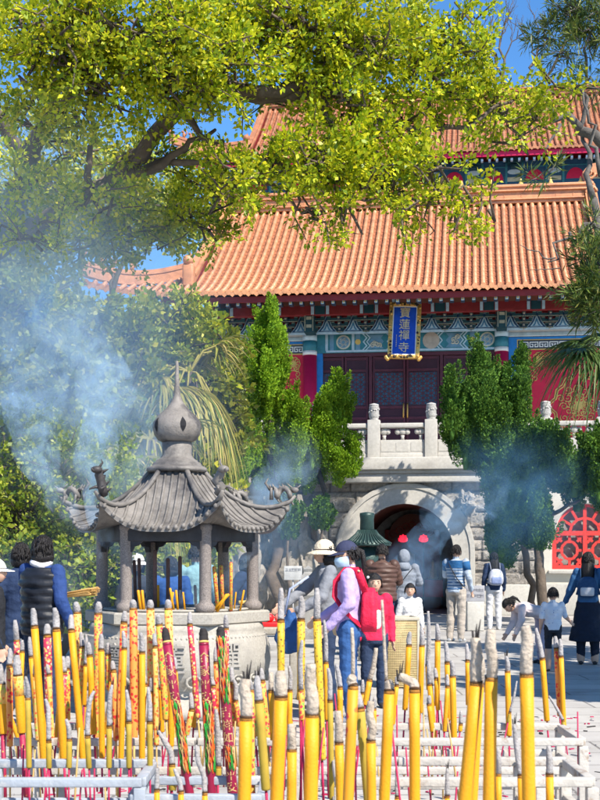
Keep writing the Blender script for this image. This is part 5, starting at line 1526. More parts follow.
# middle
stick(6.4, 281, 690, 281, 620, [(281, 605), (281, 588)], 6.5, 'gold'); stick(6.4, 301, 700, 301, 619, [(302, 607), (301, 596)], 7, 'gold'); stick(6.35, 322, 760, 317, 619, [(317, 604), (317, 588)], 7, 'gold')
stick(6.8, 268, 745, 262, 680, [(261, 668)], 6, 'flowered', 'bamboo'); stick(6.0, 253, 830, 251, 690, [(250, 680)], 5, 'flowered'); stick(6.6, 327, 720, 326, 662, [(326, 640), (324, 620)], 4.5, Y)
stick(6.2, 340, 730, 340, 687, [(339, 676), (336, 664)], 5, Y); stick(6.4, 289, 760, 290, 690, [(291, 676), (289, 666)], 4.5, Y); stick(6.4, 273, 740, 271, 690, [(271, 672)], 5, Y, pale=True)
stick(6.0, 332, 800, 330, 700, [(330, 680), (328, 668)], 5, 'shadowed'); stick(6.2, 302, 720, 301, 690, [(300, 660), (302, 640)], 5, 'flowered')
stick(7, 365, 705, 370, 680, [(374, 665), (376, 648)], 5, Y, pale=True); stick(5.4, 360, 740, 362, 722, [(362, 712)], 4, Y)
# right back
for a in [(7.6, 405, 710, 409, 645, [(409, 639), (410, 632)], 5, Y), (7.6, 420, 713, 422, 645, [(422, 636), (422, 627)], 5, Y), (7.8, 429, 690, 428, 665, [(429, 640), (428, 611)], 4.5, Y), (7.6, 437, 706, 438, 640, [(438, 632), (437, 624)], 5, Y),
          (7.4, 434, 738, 430, 684, [(429, 672), (429, 661)], 5, Y), (7.4, 438, 710, 436, 678, [(435, 668)], 4, Y), (7.4, 449, 720, 447, 662, [(447, 650), (445, 641)], 5, Y), (7.3, 454, 740, 453, 676, [(453, 668), (451, 661)], 5.5, Y),
          (7.6, 468, 705, 467, 660, [(467, 650), (467, 644)], 4, Y), (7.3, 509, 736, 508, 671, [(508, 664), (506, 656)], 5, Y, 'crimson', None, False, True), (7.5, 547, 721, 542, 658, [(540, 646), (536, 628)], 5, Y), (7.5, 564, 730, 561, 656, [(561, 648), (560, 639)], 4.5, Y),
          (7.55, 560, 716, 556, 648, [(555, 636)], 5, 'red'), (7.4, 565, 736, 563, 720, [(555, 705), (549, 696)], 3, 'shadowed'), (7.2, 508, 722, 510, 712, [(514, 696), (517, 681)], 2.6, 'shadowed'), (7.4, 404, 775, 404, 766, [(404, 757)], 3.5, Y), (7.4, 425, 775, 425, 766, [(425, 755)], 3.5, Y), (7.3, 362, 740, 361, 725, [], 3.5, Y)]:
    stick(*a)
# thin white burnt sticks leaning across the thick ones
stick(4.9, 354, 720, 353, 676, [(353, 655), (352, 628)], 4, 'shadowed', pale=True); stick(5.0, 392, 730, 386, 680, [(384, 640), (382, 600)], 3.2, 'shadowed', pale=True)
rg = random.Random(77)
for q in range(30):      # the packed slim sticks of the left half
    x = 4 + q * 8.0 + rg.uniform(-3, 3); D = rg.choice((6.55, 6.75, 7.05, 7.25)); kd = rg.choice((Y, Y, Y, 'flowered', 'orange', 'pink', 'red'))
    yt = rg.uniform(632, 700); yb = HY + (EYE - .6) * F / D + rg.uniform(-4, 4); ln_ = rg.uniform(-6, 6)
    stick(D, x, yb, x - ln_, yt + rg.uniform(6, 16), [(x - ln_ - rg.uniform(-1, 2), yt)], rg.uniform(4.2, 5.6), kd, 'crimson' if kd == Y else 'bamboo')
for q in range(12):
    x = 238 + q * 9 + rg.uniform(-3, 3); D = rg.choice((6.4, 6.8, 7.2)); kd = rg.choice((Y, Y, 'flowered', 'gold'))
    yt = rg.uniform(655, 715); yb = HY + (EYE - .6) * F / D; ln_ = rg.uniform(-5, 5)
    stick(D, x, yb, x - ln_, yt + rg.uniform(8, 18), [(x - ln_ - rg.uniform(-2, 2), yt + 3), (x - ln_ - rg.uniform(-3, 3), yt - 4)], rg.uniform(4, 5.5), kd)
for q in range(8):
    x = 360 + q * 17 + rg.uniform(-5, 5); D = rg.choice((7.0, 7.3)); yt = rg.uniform(670, 712); yb = HY + (EYE - .6) * F / D; ln_ = rg.uniform(-4, 4)
    stick(D, x, yb, x - ln_, yt + rg.uniform(8, 14), [(x - ln_, yt)], rg.uniform(3.6, 4.6), Y)
rows = {}
for rec in STK:
    row = 'front' if rec[1] < 5.6 else 'middle' if rec[1] < 6.75 else 'back'
    rows.setdefault((row, rec[3]), []).append(rec)
for (row, kind), L in rows.items():
    L.sort(key=lambda r_: r_[2])
    for i, (t, D, xb, k_, size, ash) in enumerate(L):
        t['label'] = '%s %s incense stick, %s, %s such from left in %s row' % (size, kind, ash, ORD[i], row)

# sticks and bundles inside the burner
inb = []
for i, (x, yb, xt, yt, w_, k, D_) in enumerate([(136, 604, 134, 560, 3.5, 'brown', 13.3), (140, 604, 139, 558, 3.5, 'brown', 13.2), (155, 606, 155, 550, 4, 'brown', 12.8), (168, 606, 168, 558, 4, 'brown', 12.9), (147, 606, 141, 590, 2.5, 'grey', 12.6), (180, 606, 180, 556, 4, 'brown', 13.1),
        (181, 606, 180, 590, 3, 'grey', 12.7), (196, 605, 195, 585, 3, 'grey', 12.8), (218, 612, 214, 566, 4, 'pale', 12.6), (223, 608, 221, 565, 4, 'pale', 12.7), (231, 612, 231, 562, 3.5, 'pale', 12.5), (212, 612, 229, 594, 3, 'gold', 12.4), (217, 613, 227, 594, 3, 'gold', 12.4), (141, 610, 138, 590, 3, 'gold', 12.4), (144, 610, 142, 590, 3, 'gold', 12.4),
        (174, 612, 170, 588, 2.5, 'gold', 12.4), (178, 612, 176, 590, 2.5, 'gold', 12.4), (170, 612, 173, 592, 2.5, 'gold', 12.4), (185, 612, 183, 592, 2, 'gold', 12.45), (240, 608, 244, 590, 2, 'gold', 12.6), (234, 610, 236, 592, 1.6, 'gold', 12.6), (158, 606, 158, 585, 3, 'gold', 12.9), (206, 610, 207, 595, 2, 'gold', 12.5)]):
    D = D_; p0, p1 = P(x, yb, D), P(xt, yt, D); p0.z = 1.01
    o = MB().tube([Vector((0, 0, 0)), (p1 - p0) * .97, p1 - p0], [w_ * .5 * S(D)] * 2 + [w_ * .3 * S(D)], 8).build('incense_stick', {'brown': mat('brown_burnt_incense', (.14, .085, .075), .9, .3, 20), 'grey': IASH, 'pale': IFL, 'gold': IY}[k], None, p0)
    tag(o, None, 'incense stick', 'incense sticks standing inside the burner')
    inb.append((o, k))
for kd, words in (('brown', 'brown burnt out incense stick'), ('grey', 'short grey ash covered stick'), ('pale', 'pale patterned incense stick'), ('gold', 'short golden incense stick')):
    L = sorted([o for o, k in inb if k == kd], key=lambda o: o.location.x)
    for i, o in enumerate(L): o['label'] = '%s inside the burner, %s such from the left' % (words, ORD[i])

# ------------------------------------------------------------------ racks
WP = mat('chipped_white_paint', (.44, .41, .365), .6, .15, 12, .25, 60, stain=(.24, .17, .12), stain_at=(.56, .66), stain_scale=7)
GP = mat('grey_blue_steel', (.3, .33, .37), .5, .15, 10, .2, 50, stain=(.5, .48, .45), stain_at=(.55, .7), stain_scale=6)
def rack(label, x0, x1, D0, D1, top, m, posts, shelves=(.45,), rw=.02, n_rails=2):
    t = empty('incense_rack', tuple(Vector((P((x0 + x1) / 2, 555, D0).x, D0, 0))), 0, label, 'rack', 'incense racks')
    cx = t.location.x
    def X(px, D): return P(px, 555, D).x - cx
    xl, xr = X(x0, D0), X(x1, D0)
    for k in range(n_rails):
        D = D0 + (D1 - D0) * k / max(1, n_rails - 1); y = D - D0
        b = MB(); b.bbox(xl, xr, y - rw, y + rw, top - .04, top, .006); b.build('top_rail', m, t)
        for sz in shelves:
            b = MB(); b.bbox(xl, xr, y - rw * .8, y + rw * .8, sz - .04, sz, .006); b.build('lower_rail', m, t)
    for px in posts:
        xx = X(px, D0)
        for y in (0, D1 - D0):
            b = MB(); b.bbox(xx - .025, xx + .025, y - .025, y + .025, 0, top - .042, .005); b.build('leg', m, t)
        b = MB(); b.bbox(xx - .022, xx + .022, .03, D1 - D0 - .03, top - .045, top - .005, .005); b.build('cross_bar', m, t)
        b = MB(); b.bbox(xx - .02, xx + .02, .03, D1 - D0 - .03, .4, .44, .005); b.build('cross_bar', m, t)
    return t
rack('long white painted rack with chipped bars, farthest back, its end frame on the bare paving', -40, 583, 6.75, 7.35, .6, WP, (583, 300, 40), (.45, .28))
rack('white painted rack in front with an open right end, chipped rails', 338, 592, 5.5, 6.05, .61, WP, (592, 541, 340), (.5, .3))
rack('grey steel rack at left with a stout upright, in front of the flowered sticks', -40, 142, 5.55, 6.05, .6, GP, (140, -30), (.42, .25))
rack('low blue grey rack under the crimson sticks', 130, 262, 5.55, 6.0, .53, GP, (262, 132), (.35,))

rg = random.Random(31); b = MB()
for q in range(700):
    D = rg.uniform(8.3, 12.5); p = P(rg.uniform(-10, 600), 555, D); a = rg.uniform(0, 3.1); l = rg.uniform(.006, .03) * (2.2 if rg.random() < .12 else 1); w_ = rg.uniform(.004, .012)
    b.box(-l, l, -w_, w_, 0, rg.uniform(.003, .01), rg.choice((0, 0, 1, 2)), Matrix.Translation((p.x, p.y, .001)) @ Matrix.Rotation(a, 4, 'Z'))
tag(b.build('ash_litter', [IASH, ICHAR, ISTEM]), 'flakes of ash and broken stems scattered on the paving behind the racks', 'litter', None, 'stuff')
# burnt out stems left standing in the rack holes
rg = random.Random(21)
for q in range(64):
    D = rg.choice((5.75, 5.95, 6.2, 6.75, 7.0, 7.3)); px = rg.uniform(0, 580)
    if D < 6 and 150 < px < 330: continue
    p = P(px, 555, D); h = rg.uniform(.26, .5); zb = rg.choice((.28, .3)); lx, ly = rg.gauss(0, .03), rg.gauss(0, .02)
    b = MB(); b.tube([(0, 0, 0), (lx * .5, ly * .5, h * .5), (lx, ly, h)], [.0045, .0045, .0035], 6)
    o = b.build('burnt_stem', ISTEM if q % 3 else IBAM, None, (p.x, p.y, zb))
    tag(o, 'thin bare stem of a burnt out incense stick left standing in a rack', 'incense stem', 'burnt out stems in the racks')

# ------------------------------------------------------------------ small green burner by the gate
D = 21.0; o0 = P(367, 555, D); o0.z = 0; k = S(D)
sb = empty('small_burner', tuple(o0), 0, 'small dark green bronze burner with ribbed round roof and drum top before the arch', 'incense burner')
GB = mat('green_bronze', (.022, .05, .045), .45, .3, 8, .2, 40, metal=.3, spec=.5)
zz = lambda py: EYE + (HY - py) * k
b = MB(); b.lathe([(.1, zz(531)), (.115, zz(529)), (.11, zz(519)), (.12, zz(516)), (.115, zz(513)), (.02, zz(512))], (0, 0, 0), 24); b.build('drum', GB, sb)
b = MB(); b.lathe([(.385, zz(546)), (.39, zz(544)), (.28, zz(540)), (.19, zz(535)), (.14, zz(530)), (.09, zz(530))], (0, 0, 0), 36)
for q in range(36):
    a = 2 * math.pi * q / 36
    b.tube([(r_ * math.cos(a), r_ * math.sin(a), z_ + .01) for r_, z_ in ((.14, zz(530.5)), (.19, zz(535)), (.28, zz(540)), (.395, zz(544.3)))], [.008, .011, .014, .017], 5)
b.build('roof', GB, sb)
b = MB(); b.lathe([(.3, zz(600)), (.3, zz(595)), (.22, zz(592)), (.24, zz(585)), (.27, zz(570)), (.25, zz(560)), (.24, zz(547))], (0, 0, 0), 24); b.lathe([(.2, 0), (.17, .2), (.22, zz(601)), (.3, zz(600))], (0, 0, 0), 24); b.build('body', GB, sb)

# ------------------------------------------------------------------ wire basket, notice boards, candle table
D = 15.3; c = P(398, 555, D); c.z = 0
bk = empty('wire_basket', tuple(c), R(8), 'square golden wire mesh basket standing on the paving behind the yellow sticks', 'basket')
GW = mat('golden_wire', (.52, .4, .2), .5, .2, 20)
hw, hh = 16.5 * S(D), 68 * S(D)
b = MB()
for s_ in range(26):
    q = -hw + 2 * hw * s_ / 25
    for f_ in range(4):
        Mx = Matrix.Rotation(f_ * math.pi / 2, 4, 'Z')
        b.tube([Mx @ Vector((q, -hw, .02)), Mx @ Vector((q, -hw, hh))], .0045, 4)
for s_ in range(40):
    z = .02 + (hh - .02) * s_ / 39
    for f_ in range(4):
        Mx = Matrix.Rotation(f_ * math.pi / 2, 4, 'Z')
        b.tube([Mx @ Vector((-hw, -hw - .004, z)), Mx @ Vector((hw, -hw - .004, z))], .0045, 4)
b.build('mesh_sides', GW, bk)
b = MB()
for f_ in range(4):
    Mx = Matrix.Rotation(f_ * math.pi / 2, 4, 'Z')
    b.bbox(-hw - .015, hw + .015, -hw - .018, -hw + .01, hh - .01, hh + .03, .006, 0, Mx)
    b.bbox(-hw - .015, -hw + .015, -hw - .018, -hw + .012, 0, hh - .012, .006, 0, Mx)
b.build('rim', mat('pale_metal_rim', (.42, .38, .3), .5), bk)
b = MB(); b.box(-hw + .02, hw - .02, -hw + .02, hw - .02, .03, .5); b.build('burnt_stick_heap', mat('burnt_heap', (.45, .36, .24), .95, .5, 25, 1, 30), bk)

def board(name, label, px, py, w_, h_, D, mat_b, post, lines, rz=0):
    c = P(px, py, D); g = Vector((c.x, c.y, 0))
    t = empty(name, tuple(g), rz, label, 'sign')
    W_, H_ = w_ * S(D) / 2, h_ * S(D) / 2
    b = MB(); b.bbox(-W_, W_, -.02, .02, c.z - H_, c.z + H_, .006); b.build('panel', mat_b, t)
    if post: b = MB(); b.tube([(0, .025, 0), (0, .025, c.z)], .014, 8); b.build('post', mat('grey_post', (.4, .4, .4)), t)
    else: b = MB(); b.bbox(-W_ * .9, W_ * .9, -.1, .1, 0, c.z - H_ - .002, .02); b.build('foot', GRANITE, t)
    b = MB(); rg = random.Random(int(px))
    for li in range(lines):
        z = c.z + H_ * (.45 - .75 * li); n = 5
        for q in range(n):
            x = -W_ * .7 + 1.4 * W_ * q / (n - 1); s_ = H_ * .2
            for st in range(4):
                if rg.random() < .5: b.box(x - s_, x + s_, -.024, -.0205, z - s_ + st * s_ * .6, z - s_ + st * s_ * .6 + s_ * .2)
                else: b.box(x - s_ + st * s_ * .55, x - s_ + st * s_ * .55 + s_ * .2, -.0245, -.0205, z - s_, z + s_)
    b.build('lettering', mat('faded_ink', (.12, .12, .14)), t)
board('notice_sign', 'small white notice on a thin post near the stone wall right of the burner', 293, 573, 18, 14, 26, mat('worn_white_sign', (.42, .42, .41)), True, 1)
board('notice_sign', 'grey two line notice between the striped jacket man and the girl in white trousers', 475, 593.5, 19, 16, 26.5, mat('grey_notice', (.3, .3, .32), .7), False, 2)

D = 14.2; c = P(262, 555, D)
t = empty('offering_table', (c.x, c.y, 0), 0, 'small stone offering table beside the burner under the red candle tray', 'table')
zt = EYE + (HY - 626) * S(D)
b = MB(); b.bbox(-.42, .42, -.3, .3, zt - .08, zt, .015); b.build('top', BSTONE, t)
for sx in (-1, 1): b = MB(); b.bbox(sx * .36 - .06, sx * .36 + .06, -.25, .25, 0, zt - .082, .02); b.build('leg', BSTONE, t)
ct = P(260, 555, D - .05); 
t = empty('candle_tray', (ct.x, ct.y, zt), 0, 'bright red tray of red lotus candles on the offering table beside the burner', 'tray')
RC = mat('red_candle', (.7, .02, .025), .4, .2, 20)
b = MB(); b.bbox(-.26, .26, -.16, .16, 0, .05, .01); b.build('tray', RC, t)
rg = random.Random(8)
for i in range(10):
    b = MB(); x, y = -.21 + .105 * (i % 5), -.09 + .17 * (i // 5)
    b.lathe([(.02, .05), (.045, .07), (.052, .1), (.04, .13), (.012, .14)], (x, y, 0), 10); b.build('candle', RC if i % 4 else mat('pink_candle', (.75, .25, .2), .4), t)
c2 = P(247, 555, D + .2)
t = empty('black_box', (c2.x, c2.y, zt), R(10), 'small black box with a yellow pack on top at the back of the candle tray', 'box')
b = MB(); b.bbox(-.1, .1, .0, .12, 0, .22, .015); b.build('box', mat('black_plastic', (.015, .015, .018), .4), t)
b = MB(); b.bbox(-.09, .07, .01, .1, .222, .27, .02); b.build('pack', GOLD_P, t)
c3 = P(290, 555, 12.6)
bl = Vector((c3.x, c3.y, 0))
t = empty('cloth_bag', (bl.x, bl.y, .92), 0, 'dark blue cloth bag slung low beside the person in the cream hat', 'bag')
b = MB(); bm = bmesh.new(); bmesh.ops.create_icosphere(bm, subdivisions=4, radius=1)
from mathutils import noise
for v in bm.verts:
    n = v.co.copy(); kk = 1 + .25 * noise.noise(n * 2.2)
    v.co = Vector((n.x * .11 * kk * (1.2 - .5 * n.z), n.y * .08 * kk, n.z * .2 * kk - .12))
b.bm(bm, 0, True); b.build('pouch', mat('blue_denim_bag', (.02, .07, .2), .85, .25, 12, .4, 50), t)
b = MB(); b.tube([(-.05, 0, .05), (.0, .02, .3), (.18, .06, .42)], .012, 6); b.build('strap', mat('bag_strap', (.3, .35, .5), .8), t)
# carved stone urns and posts by the gate
for i, (px, py0, py1, w_, D, lab) in enumerate(((362, 612, 573, 7, 19, 'slim carved stone post between the cream hat and the brown jacket'), (308, 625, 566, 22, 24, 'grey stone pedestal carving in the shade left of the cream hat'))):
    c = P(px, 555, D); z1 = EYE + (HY - py1) * S(D); r = w_ * .5 * S(D)
    b = MB(); b.lathe([(r * 1.1, 0), (r * 1.1, .2), (r * .8, .24), (r * .8, z1 * .55), (r, z1 * .6), (r * .75, z1 * .68), (r * 1.1, z1 * .76), (r * .8, z1 * .86), (r * .5, z1 * .92), (r * .6, z1 * .96), (.02, z1)], (0, 0, 0), 16 if i == 0 else 4, 0, i == 0, R(45))
    o = b.build('stone_post', STONE_G, None, (c.x, c.y, 0)); tag(o, lab, 'stone post')
# ------------------------------------------------------------------ people
SKIN = mat('skin', (.5, .3, .21), .55, .06, 10)
HAIR = mat('black_hair', (.012, .01, .01), .45, .3, 30, .5, 120)
EYE_M = mat('dark_eye', (.015, .012, .012), .3)
LIP = mat('lip', (.4, .13, .11), .5)
def cloth(name, col, rough=.85, bump=.7, bscale=18, var=.2): return mat(name, col, rough, var, 6, bump, bscale)
def V(*a): return Vector(a)
def person(label, px, D, H, face, top, bottom, shoes=None, pose=None, lean=0.0, hip_drop=0.0, sex='m', hair='short', skirt=False, sleeves=True, voxel=.011, bulk=1.0, head_turn=0.0, head_down=0.0, puffer=None, sweater_hem=.9, group=None, foot=None, legs=None):
    '''face: heading in degrees, 0 faces the camera, 90 faces right, 180 faces away. Joint positions in a 1.7 m body, scaled to H.'''
    k = H / 1.7
    loc = P(px, 555, D); loc.z = 0
    t = empty('person', tuple(loc), R(face), label, 'person', group)
    pose = pose or {}
    sw = .18 if sex == 'm' else .16
    # skeleton (x: the person's left is +x when facing -y)
    Lm = Matrix.Translation((0, 0, .93)) @ Matrix.Rotation(R(lean), 4, 'X') @ Matrix.Translation((0, 0, -.93))
    J = {}
    for s, n in ((1, 'l'), (-1, 'r')):
        J['sh' + n] = Lm @ V(s * sw, .0, 1.40)
        el, wr = pose.get(n, ((s * (sw + .06), .03, 1.12), (s * (sw + .07), -.06, .88)))
        J['el' + n], J['wr' + n] = V(*el), V(*wr)
        lg = (legs or {}).get(n)
        J['hp' + n] = V(s * .09, 0, .90 - hip_drop)
        J['kn' + n] = V(*(lg[0] if lg else (s * .1, -.02, .49)))
        J['an' + n] = V(*(lg[1] if lg else (s * .105, .03, .08)))
    prims = []      # (points, radii, region) used for the surface and to colour it
    mb = MB()
    def limb(a, b, ra, rb, reg, mid=None, seg=12):
        pts = [a.lerp(b, q / 6) for q in range(7)]
        rr = [ra + (rb - ra) * q / 6 for q in range(7)]
        if mid:
            for q in range(7): rr[q] += mid * math.sin(math.pi * min(1, (q + .8) / 6) ** .8)
        mb.tube(pts, rr, seg); mb.ball(a, ra, 10, 8); mb.ball(b, rb, 10, 8)
        prims.append((a, b, ra, rb, reg))
    bt = 'bottom'
    for n in 'lr':
        ex = .012 if bottom != SKIN else 0
        limb(J['hp' + n], J['kn' + n], .088 + ex, .06 + ex, bt)
        limb(J['kn' + n], J['an' + n], .058 + ex, .042 + ex * 1.6, 'shin', .008)
        ft = V(0, -1, 0)
        mb.tube([J['an' + n] + V(0, .05, -.045), J['an' + n] + V(0, 0, -.035), J['an' + n] + V(0, -.1, -.05), J['an' + n] + V(0, -.17, -.058)], [(.03, .035), (.045, .045), (.032, .045), (.02, .035)], 10)
        prims.append((J['an' + n] + V(0, .05, -.05), J['an' + n] + V(0, -.17, -.055), .035, .03, 'shoe'))
        sl = .014 if sleeves else .004
        limb(J['sh' + n], J['el' + n], (.056 + sl) * bulk, (.046 + sl) * bulk, 'sleeve')
        limb(J['el' + n], J['wr' + n], (.046 + sl) * bulk, .03 + sl, 'forearm')
        # hand
        w = J['wr' + n]; d = (w - J['el' + n]).normalized()
        s = 1 if n == 'l' else -1
        up = V(0, 0, 1) if abs(d.z) < .8 else V(0, -1, 0)
        a = (up - d * up.dot(d)).normalized(); c = d.cross(a)
        palm = w + d * .05
        mb.tube([w, w + d * .03, w + d * .07, w + d * .095], [(.028, .022), (.037, .019), (.042, .018), (.036, .014)], 10, up=a)
        prims.append((w, w + d * .17, .03, .02, 'hand'))
        for q, (o, l) in enumerate(((-.03, .062), (-.01, .075), (.01, .07), (.03, .055))):
            f0 = w + d * .09 + a * o
            bend = c * (-s) * .012
            mb.tube([f0 - d * .01, f0 + d * l * .45, f0 + d * l * .8 + bend, f0 + d * l + bend * 2.4], [.0095, .009, .008, .006], 8)
        th = w + d * .03 + a * .03
        mb.tube([th, th + d * .03 + a * .022, th + d * .058 + a * .026], [.011, .0105, .008], 8)
    # torso rings
    if sex == 'm': rings = [(.82, .155, .115), (.9, .172, .125), (1.0, .162, .118), (1.1, .158, .115), (1.2, .172, .12), (1.3, .19, .122), (1.38, .178, .105), (1.43, .12, .085), (1.46, .062, .062)]
    else: rings = [(.82, .16, .12), (.9, .175, .128), (1.0, .152, .112), (1.1, .14, .105), (1.2, .155, .118), (1.28, .165, .12), (1.36, .158, .1), (1.42, .11, .08), (1.46, .055, .055)]
    vs, fs = [], []; K = 20
    for z, rx, ry in rings:
        for q in range(K):
            a = 2 * math.pi * q / K
            e = 1.0 if z > 1.43 else bulk
            p = V(rx * e * math.cos(a), ry * e * math.sin(a), z - hip_drop * max(0, (1.1 - z)) / .2 * .0)
            vs.append(Lm @ p if z > .93 else p)
    n_ = len(rings)
    fs = [(i * K + q, i * K + (q + 1) % K, (i + 1) * K + (q + 1) % K, (i + 1) * K + q) for i in range(n_ - 1) for q in range(K)] + [tuple(range(K))[::-1], tuple((n_ - 1) * K + q for q in range(K))]
    mb.add(vs, fs)
    hem = V(0, 0, sweater_hem)
    prims.append((V(0, 0, .8), V(0, 0, sweater_hem - .02), .14, .14, bt)); prims.append((hem + V(0, 0, .03), V(0, 0, 1.0), .15, .15, 'top')); prims.append((V(0, 0, 1.0), Lm @ V(0, 0, 1.36), .15, .15, 'top'))
    prims.append((Lm @ V(0, .01, 1.47), Lm @ V(0, 0, 1.5), .05, .05, 'skin'))
    # neck and head
    nb, nt_ = Lm @ V(0, .012, 1.42), Lm @ V(0, -.01, 1.54)
    mb.tube([nb, nt_], [.056, .052], 12)
    HM = Matrix.Translation(Lm @ V(0, -.012, 1.505)) @ Matrix.Rotation(R(lean * .6 + head_down), 4, 'X') @ Matrix.Rotation(R(head_turn), 4, 'Z') @ Matrix.Scale(1 + max(0, 1.5 - H) * .55, 4)
    hv, hf = [], []
    tmp = MB(); tmp.ball((0, 0, 0), 1, 20, 16)
    for p in tmp.v:
        x, y, z = p
        jaw = 1 - .28 * max(0, -z) ** 1.2
        X = .076 * x * jaw; Yy = .096 * y * (1 - .1 * max(0, -z)); Z = .115 * z + .085
        if y < 0 and z < 0: Yy -= .006
        hv.append(HM @ V(X, Yy - .012 - (.008 if z < -.3 else 0), Z))
    mb.add(hv, tmp.f)
    mb.tube([HM @ V(0, -.098, .098), HM @ V(0, -.117, .068), HM @ V(0, -.104, .058)], [.009, .015, .011], 8)
    for s in (-1, 1): mb.ball(HM @ V(s * .076, .0, .08), (.012, .02, .03), 8, 6)
    prims.append((HM @ V(0, -.01, .05), HM @ V(0, -.01, .12), .08, .08, 'skin'))
    if skirt:
        vs = []
        prof = [(.96, .15, .11), (.85, .19, .14), (.7, .22, .18), (.5, .26, .22), (.36, .29, .25)]
        for z, rx, ry in prof:
            for q in range(28):
                a = 2 * math.pi * q / 28; f_ = 1 + .05 * math.sin(7 * a) * (1 - z)
                vs.append(V(rx * f_ * math.cos(a), ry * f_ * math.sin(a), z))
        mb.add(vs, [(i * 28 + q, i * 28 + (q + 1) % 28, (i + 1) * 28 + (q + 1) % 28, (i + 1) * 28 + q) for i in range(4) for q in range(28)] + [tuple(range(28))[::-1], tuple(4 * 28 + q for q in range(28))])
        prims.append((V(0, 0, .38), V(0, 0, .9), .27, .16, bt))
    me = mb.mesh('body', SKIN)
    o = bpy.data.objects.new('body', me); COL.objects.link(o)
    md = o.modifiers.new('r', 'REMESH'); md.mode = 'VOXEL'; md.voxel_size = voxel; md.use_smooth_shade = True
    sm = o.modifiers.new('s', 'SMOOTH'); sm.factor = .5; sm.iterations = 2
    dg = bpy.context.evaluated_depsgraph_get()
    m2 = bpy.data.meshes.new_from_object(o.evaluated_get(dg)); bpy.data.objects.remove(o)
    # colour by nearest bone
    nf = len(m2.polygons); cen = np.empty(nf * 3); m2.polygons.foreach_get('center', cen); cen = cen.reshape(-1, 3)
    best = np.full(nf, 1e9); idx = np.zeros(nf, int)
    sh = shoes or mat('dark_shoes', (.03, .03, .035), .6)
    regm = {'skin': SKIN, 'hand': SKIN, 'top': top, 'sleeve': top, 'forearm': top if sleeves else SKIN, 'bottom': bottom, 'shin': bottom if not skirt and not (legs or {}).get('bare') else SKIN, 'shoe': sh}
    ml = []
    for r_ in regm.values():
        if r_ not in ml: ml.append(r_)
    for a, b, ra, rb, reg in prims:
        a_, b_ = np.array(a), np.array(b); ab = b_ - a_
        tt = np.clip(((cen - a_) @ ab) / max(1e-9, ab @ ab), 0, 1)
        dd = np.linalg.norm(cen - (a_ + tt[:, None] * ab), axis=1) - (ra + (rb - ra) * tt)
        m = dd < best; best[m] = dd[m]; idx[m] = ml.index(regm[reg])
    from mathutils import noise
    shp = {ml.index(SKIN), ml.index(sh)}
    soft = np.ones(len(m2.vertices), bool)
    for f_, q in zip(m2.polygons, idx):
        if int(q) in shp:
            for vi in f_.vertices: soft[vi] = False
    nv = len(m2.vertices); co = np.empty(nv * 3); m2.vertices.foreach_get('co', co); co = co.reshape(-1, 3)
    no = np.empty(nv * 3); m2.vertex_normals.foreach_get('vector', no); no = no.reshape(-1, 3)
    g_ = np.array([noise.noise((x * 7 + px, y * 7, z * 13)) * .011 + noise.noise((x * 15, y * 15 + px, z * 26)) * .005 for x, y, z in co.tolist()]) * soft
    m2.vertices.foreach_set('co', (co + no * g_[:, None]).reshape(-1))
    m2.materials.clear()
    for r_ in ml: m2.materials.append(r_)
    m2.polygons.foreach_set('material_index', idx); m2.polygons.foreach_set('use_smooth', np.ones(nf, bool))
    ob = bpy.data.objects.new('body', m2); COL.objects.link(ob); ob.parent = t; ob.scale = (k, k, k)
    def child(name, b, m):
        c = b.build(name, m, t); c.scale = (k, k, k); return c
    for s in (-1, 1):
        b = MB(); b.ball(HM @ V(s * .03, -.099, .09), (.014, .006, .009), 8, 6); b.tube([HM @ V(s * .014, -.104, .108), HM @ V(s * .03, -.104, .113), HM @ V(s * .046, -.095, .108)], [.003, .004, .002], 5); child('eye', b, EYE_M)
    b = MB(); b.ball(HM @ V(0, -.107, .032), (.022, .006, .006), 8, 6); child('mouth', b, LIP)
    # hair
    if hair:
        tmp = MB(); tmp.ball((0, 0, 0), 1, 32, 24); b = MB()
        rg = random.Random(int(px * 7))
        vv = []
        for p in tmp.v:
            x, y, z = p; r_ = 1.0 + rg.uniform(-.03, .05)
            vv.append(HM @ V(.087 * x * r_, .107 * y * r_ - .008, .123 * z * r_ + .09))
        keep = []
        for f in tmp.f:
            c = sum((V(*tmp.v[i]) for i in f), V(0, 0, 0)) / len(f)
            front = -c.y
            low = {'short': -.3, 'bob': -.95, 'long': -.95, 'tail': -.5}[hair]
            if c.z < low: continue
            if front > .25 and c.z < .4 + .04 * math.sin(14 * c.x): continue
            if front > -.25 and c.z < .0 and hair in ('short', 'tail'): continue
            keep.append(f)
        b.add(vv, keep, 0, True)
        for q in range(170):
            a = rg.uniform(-.2, math.pi + .2); z = rg.uniform(-.2, .95)
            rr_ = math.sqrt(max(0, 1 - z * z)) * 1.06
            p = V(.088 * rr_ * math.cos(a), .107 * rr_ * math.sin(a), .123 * z + .09)
            b.tube([HM @ p, HM @ (p + V(p.x * .06, .004, -.02)), HM @ (p + V(p.x * .05, .004, -.05))], [.005, .0045, .0015], 4)
        if hair == 'long':
            for q in range(46):
                a = math.pi * (q / 45)
                p = V(.075 * math.cos(a), .075 * math.sin(a) + .02, .08)
                b.tube([HM @ p, HM @ (p + V(p.x * .2, .03, -.12)), HM @ (p + V(p.x * .25, .06, -.26)), HM @ (p + V(p.x * .1, .055, -.40 + rg.uniform(-.05, .05)))], [.013, .014, .012, .003], 6)
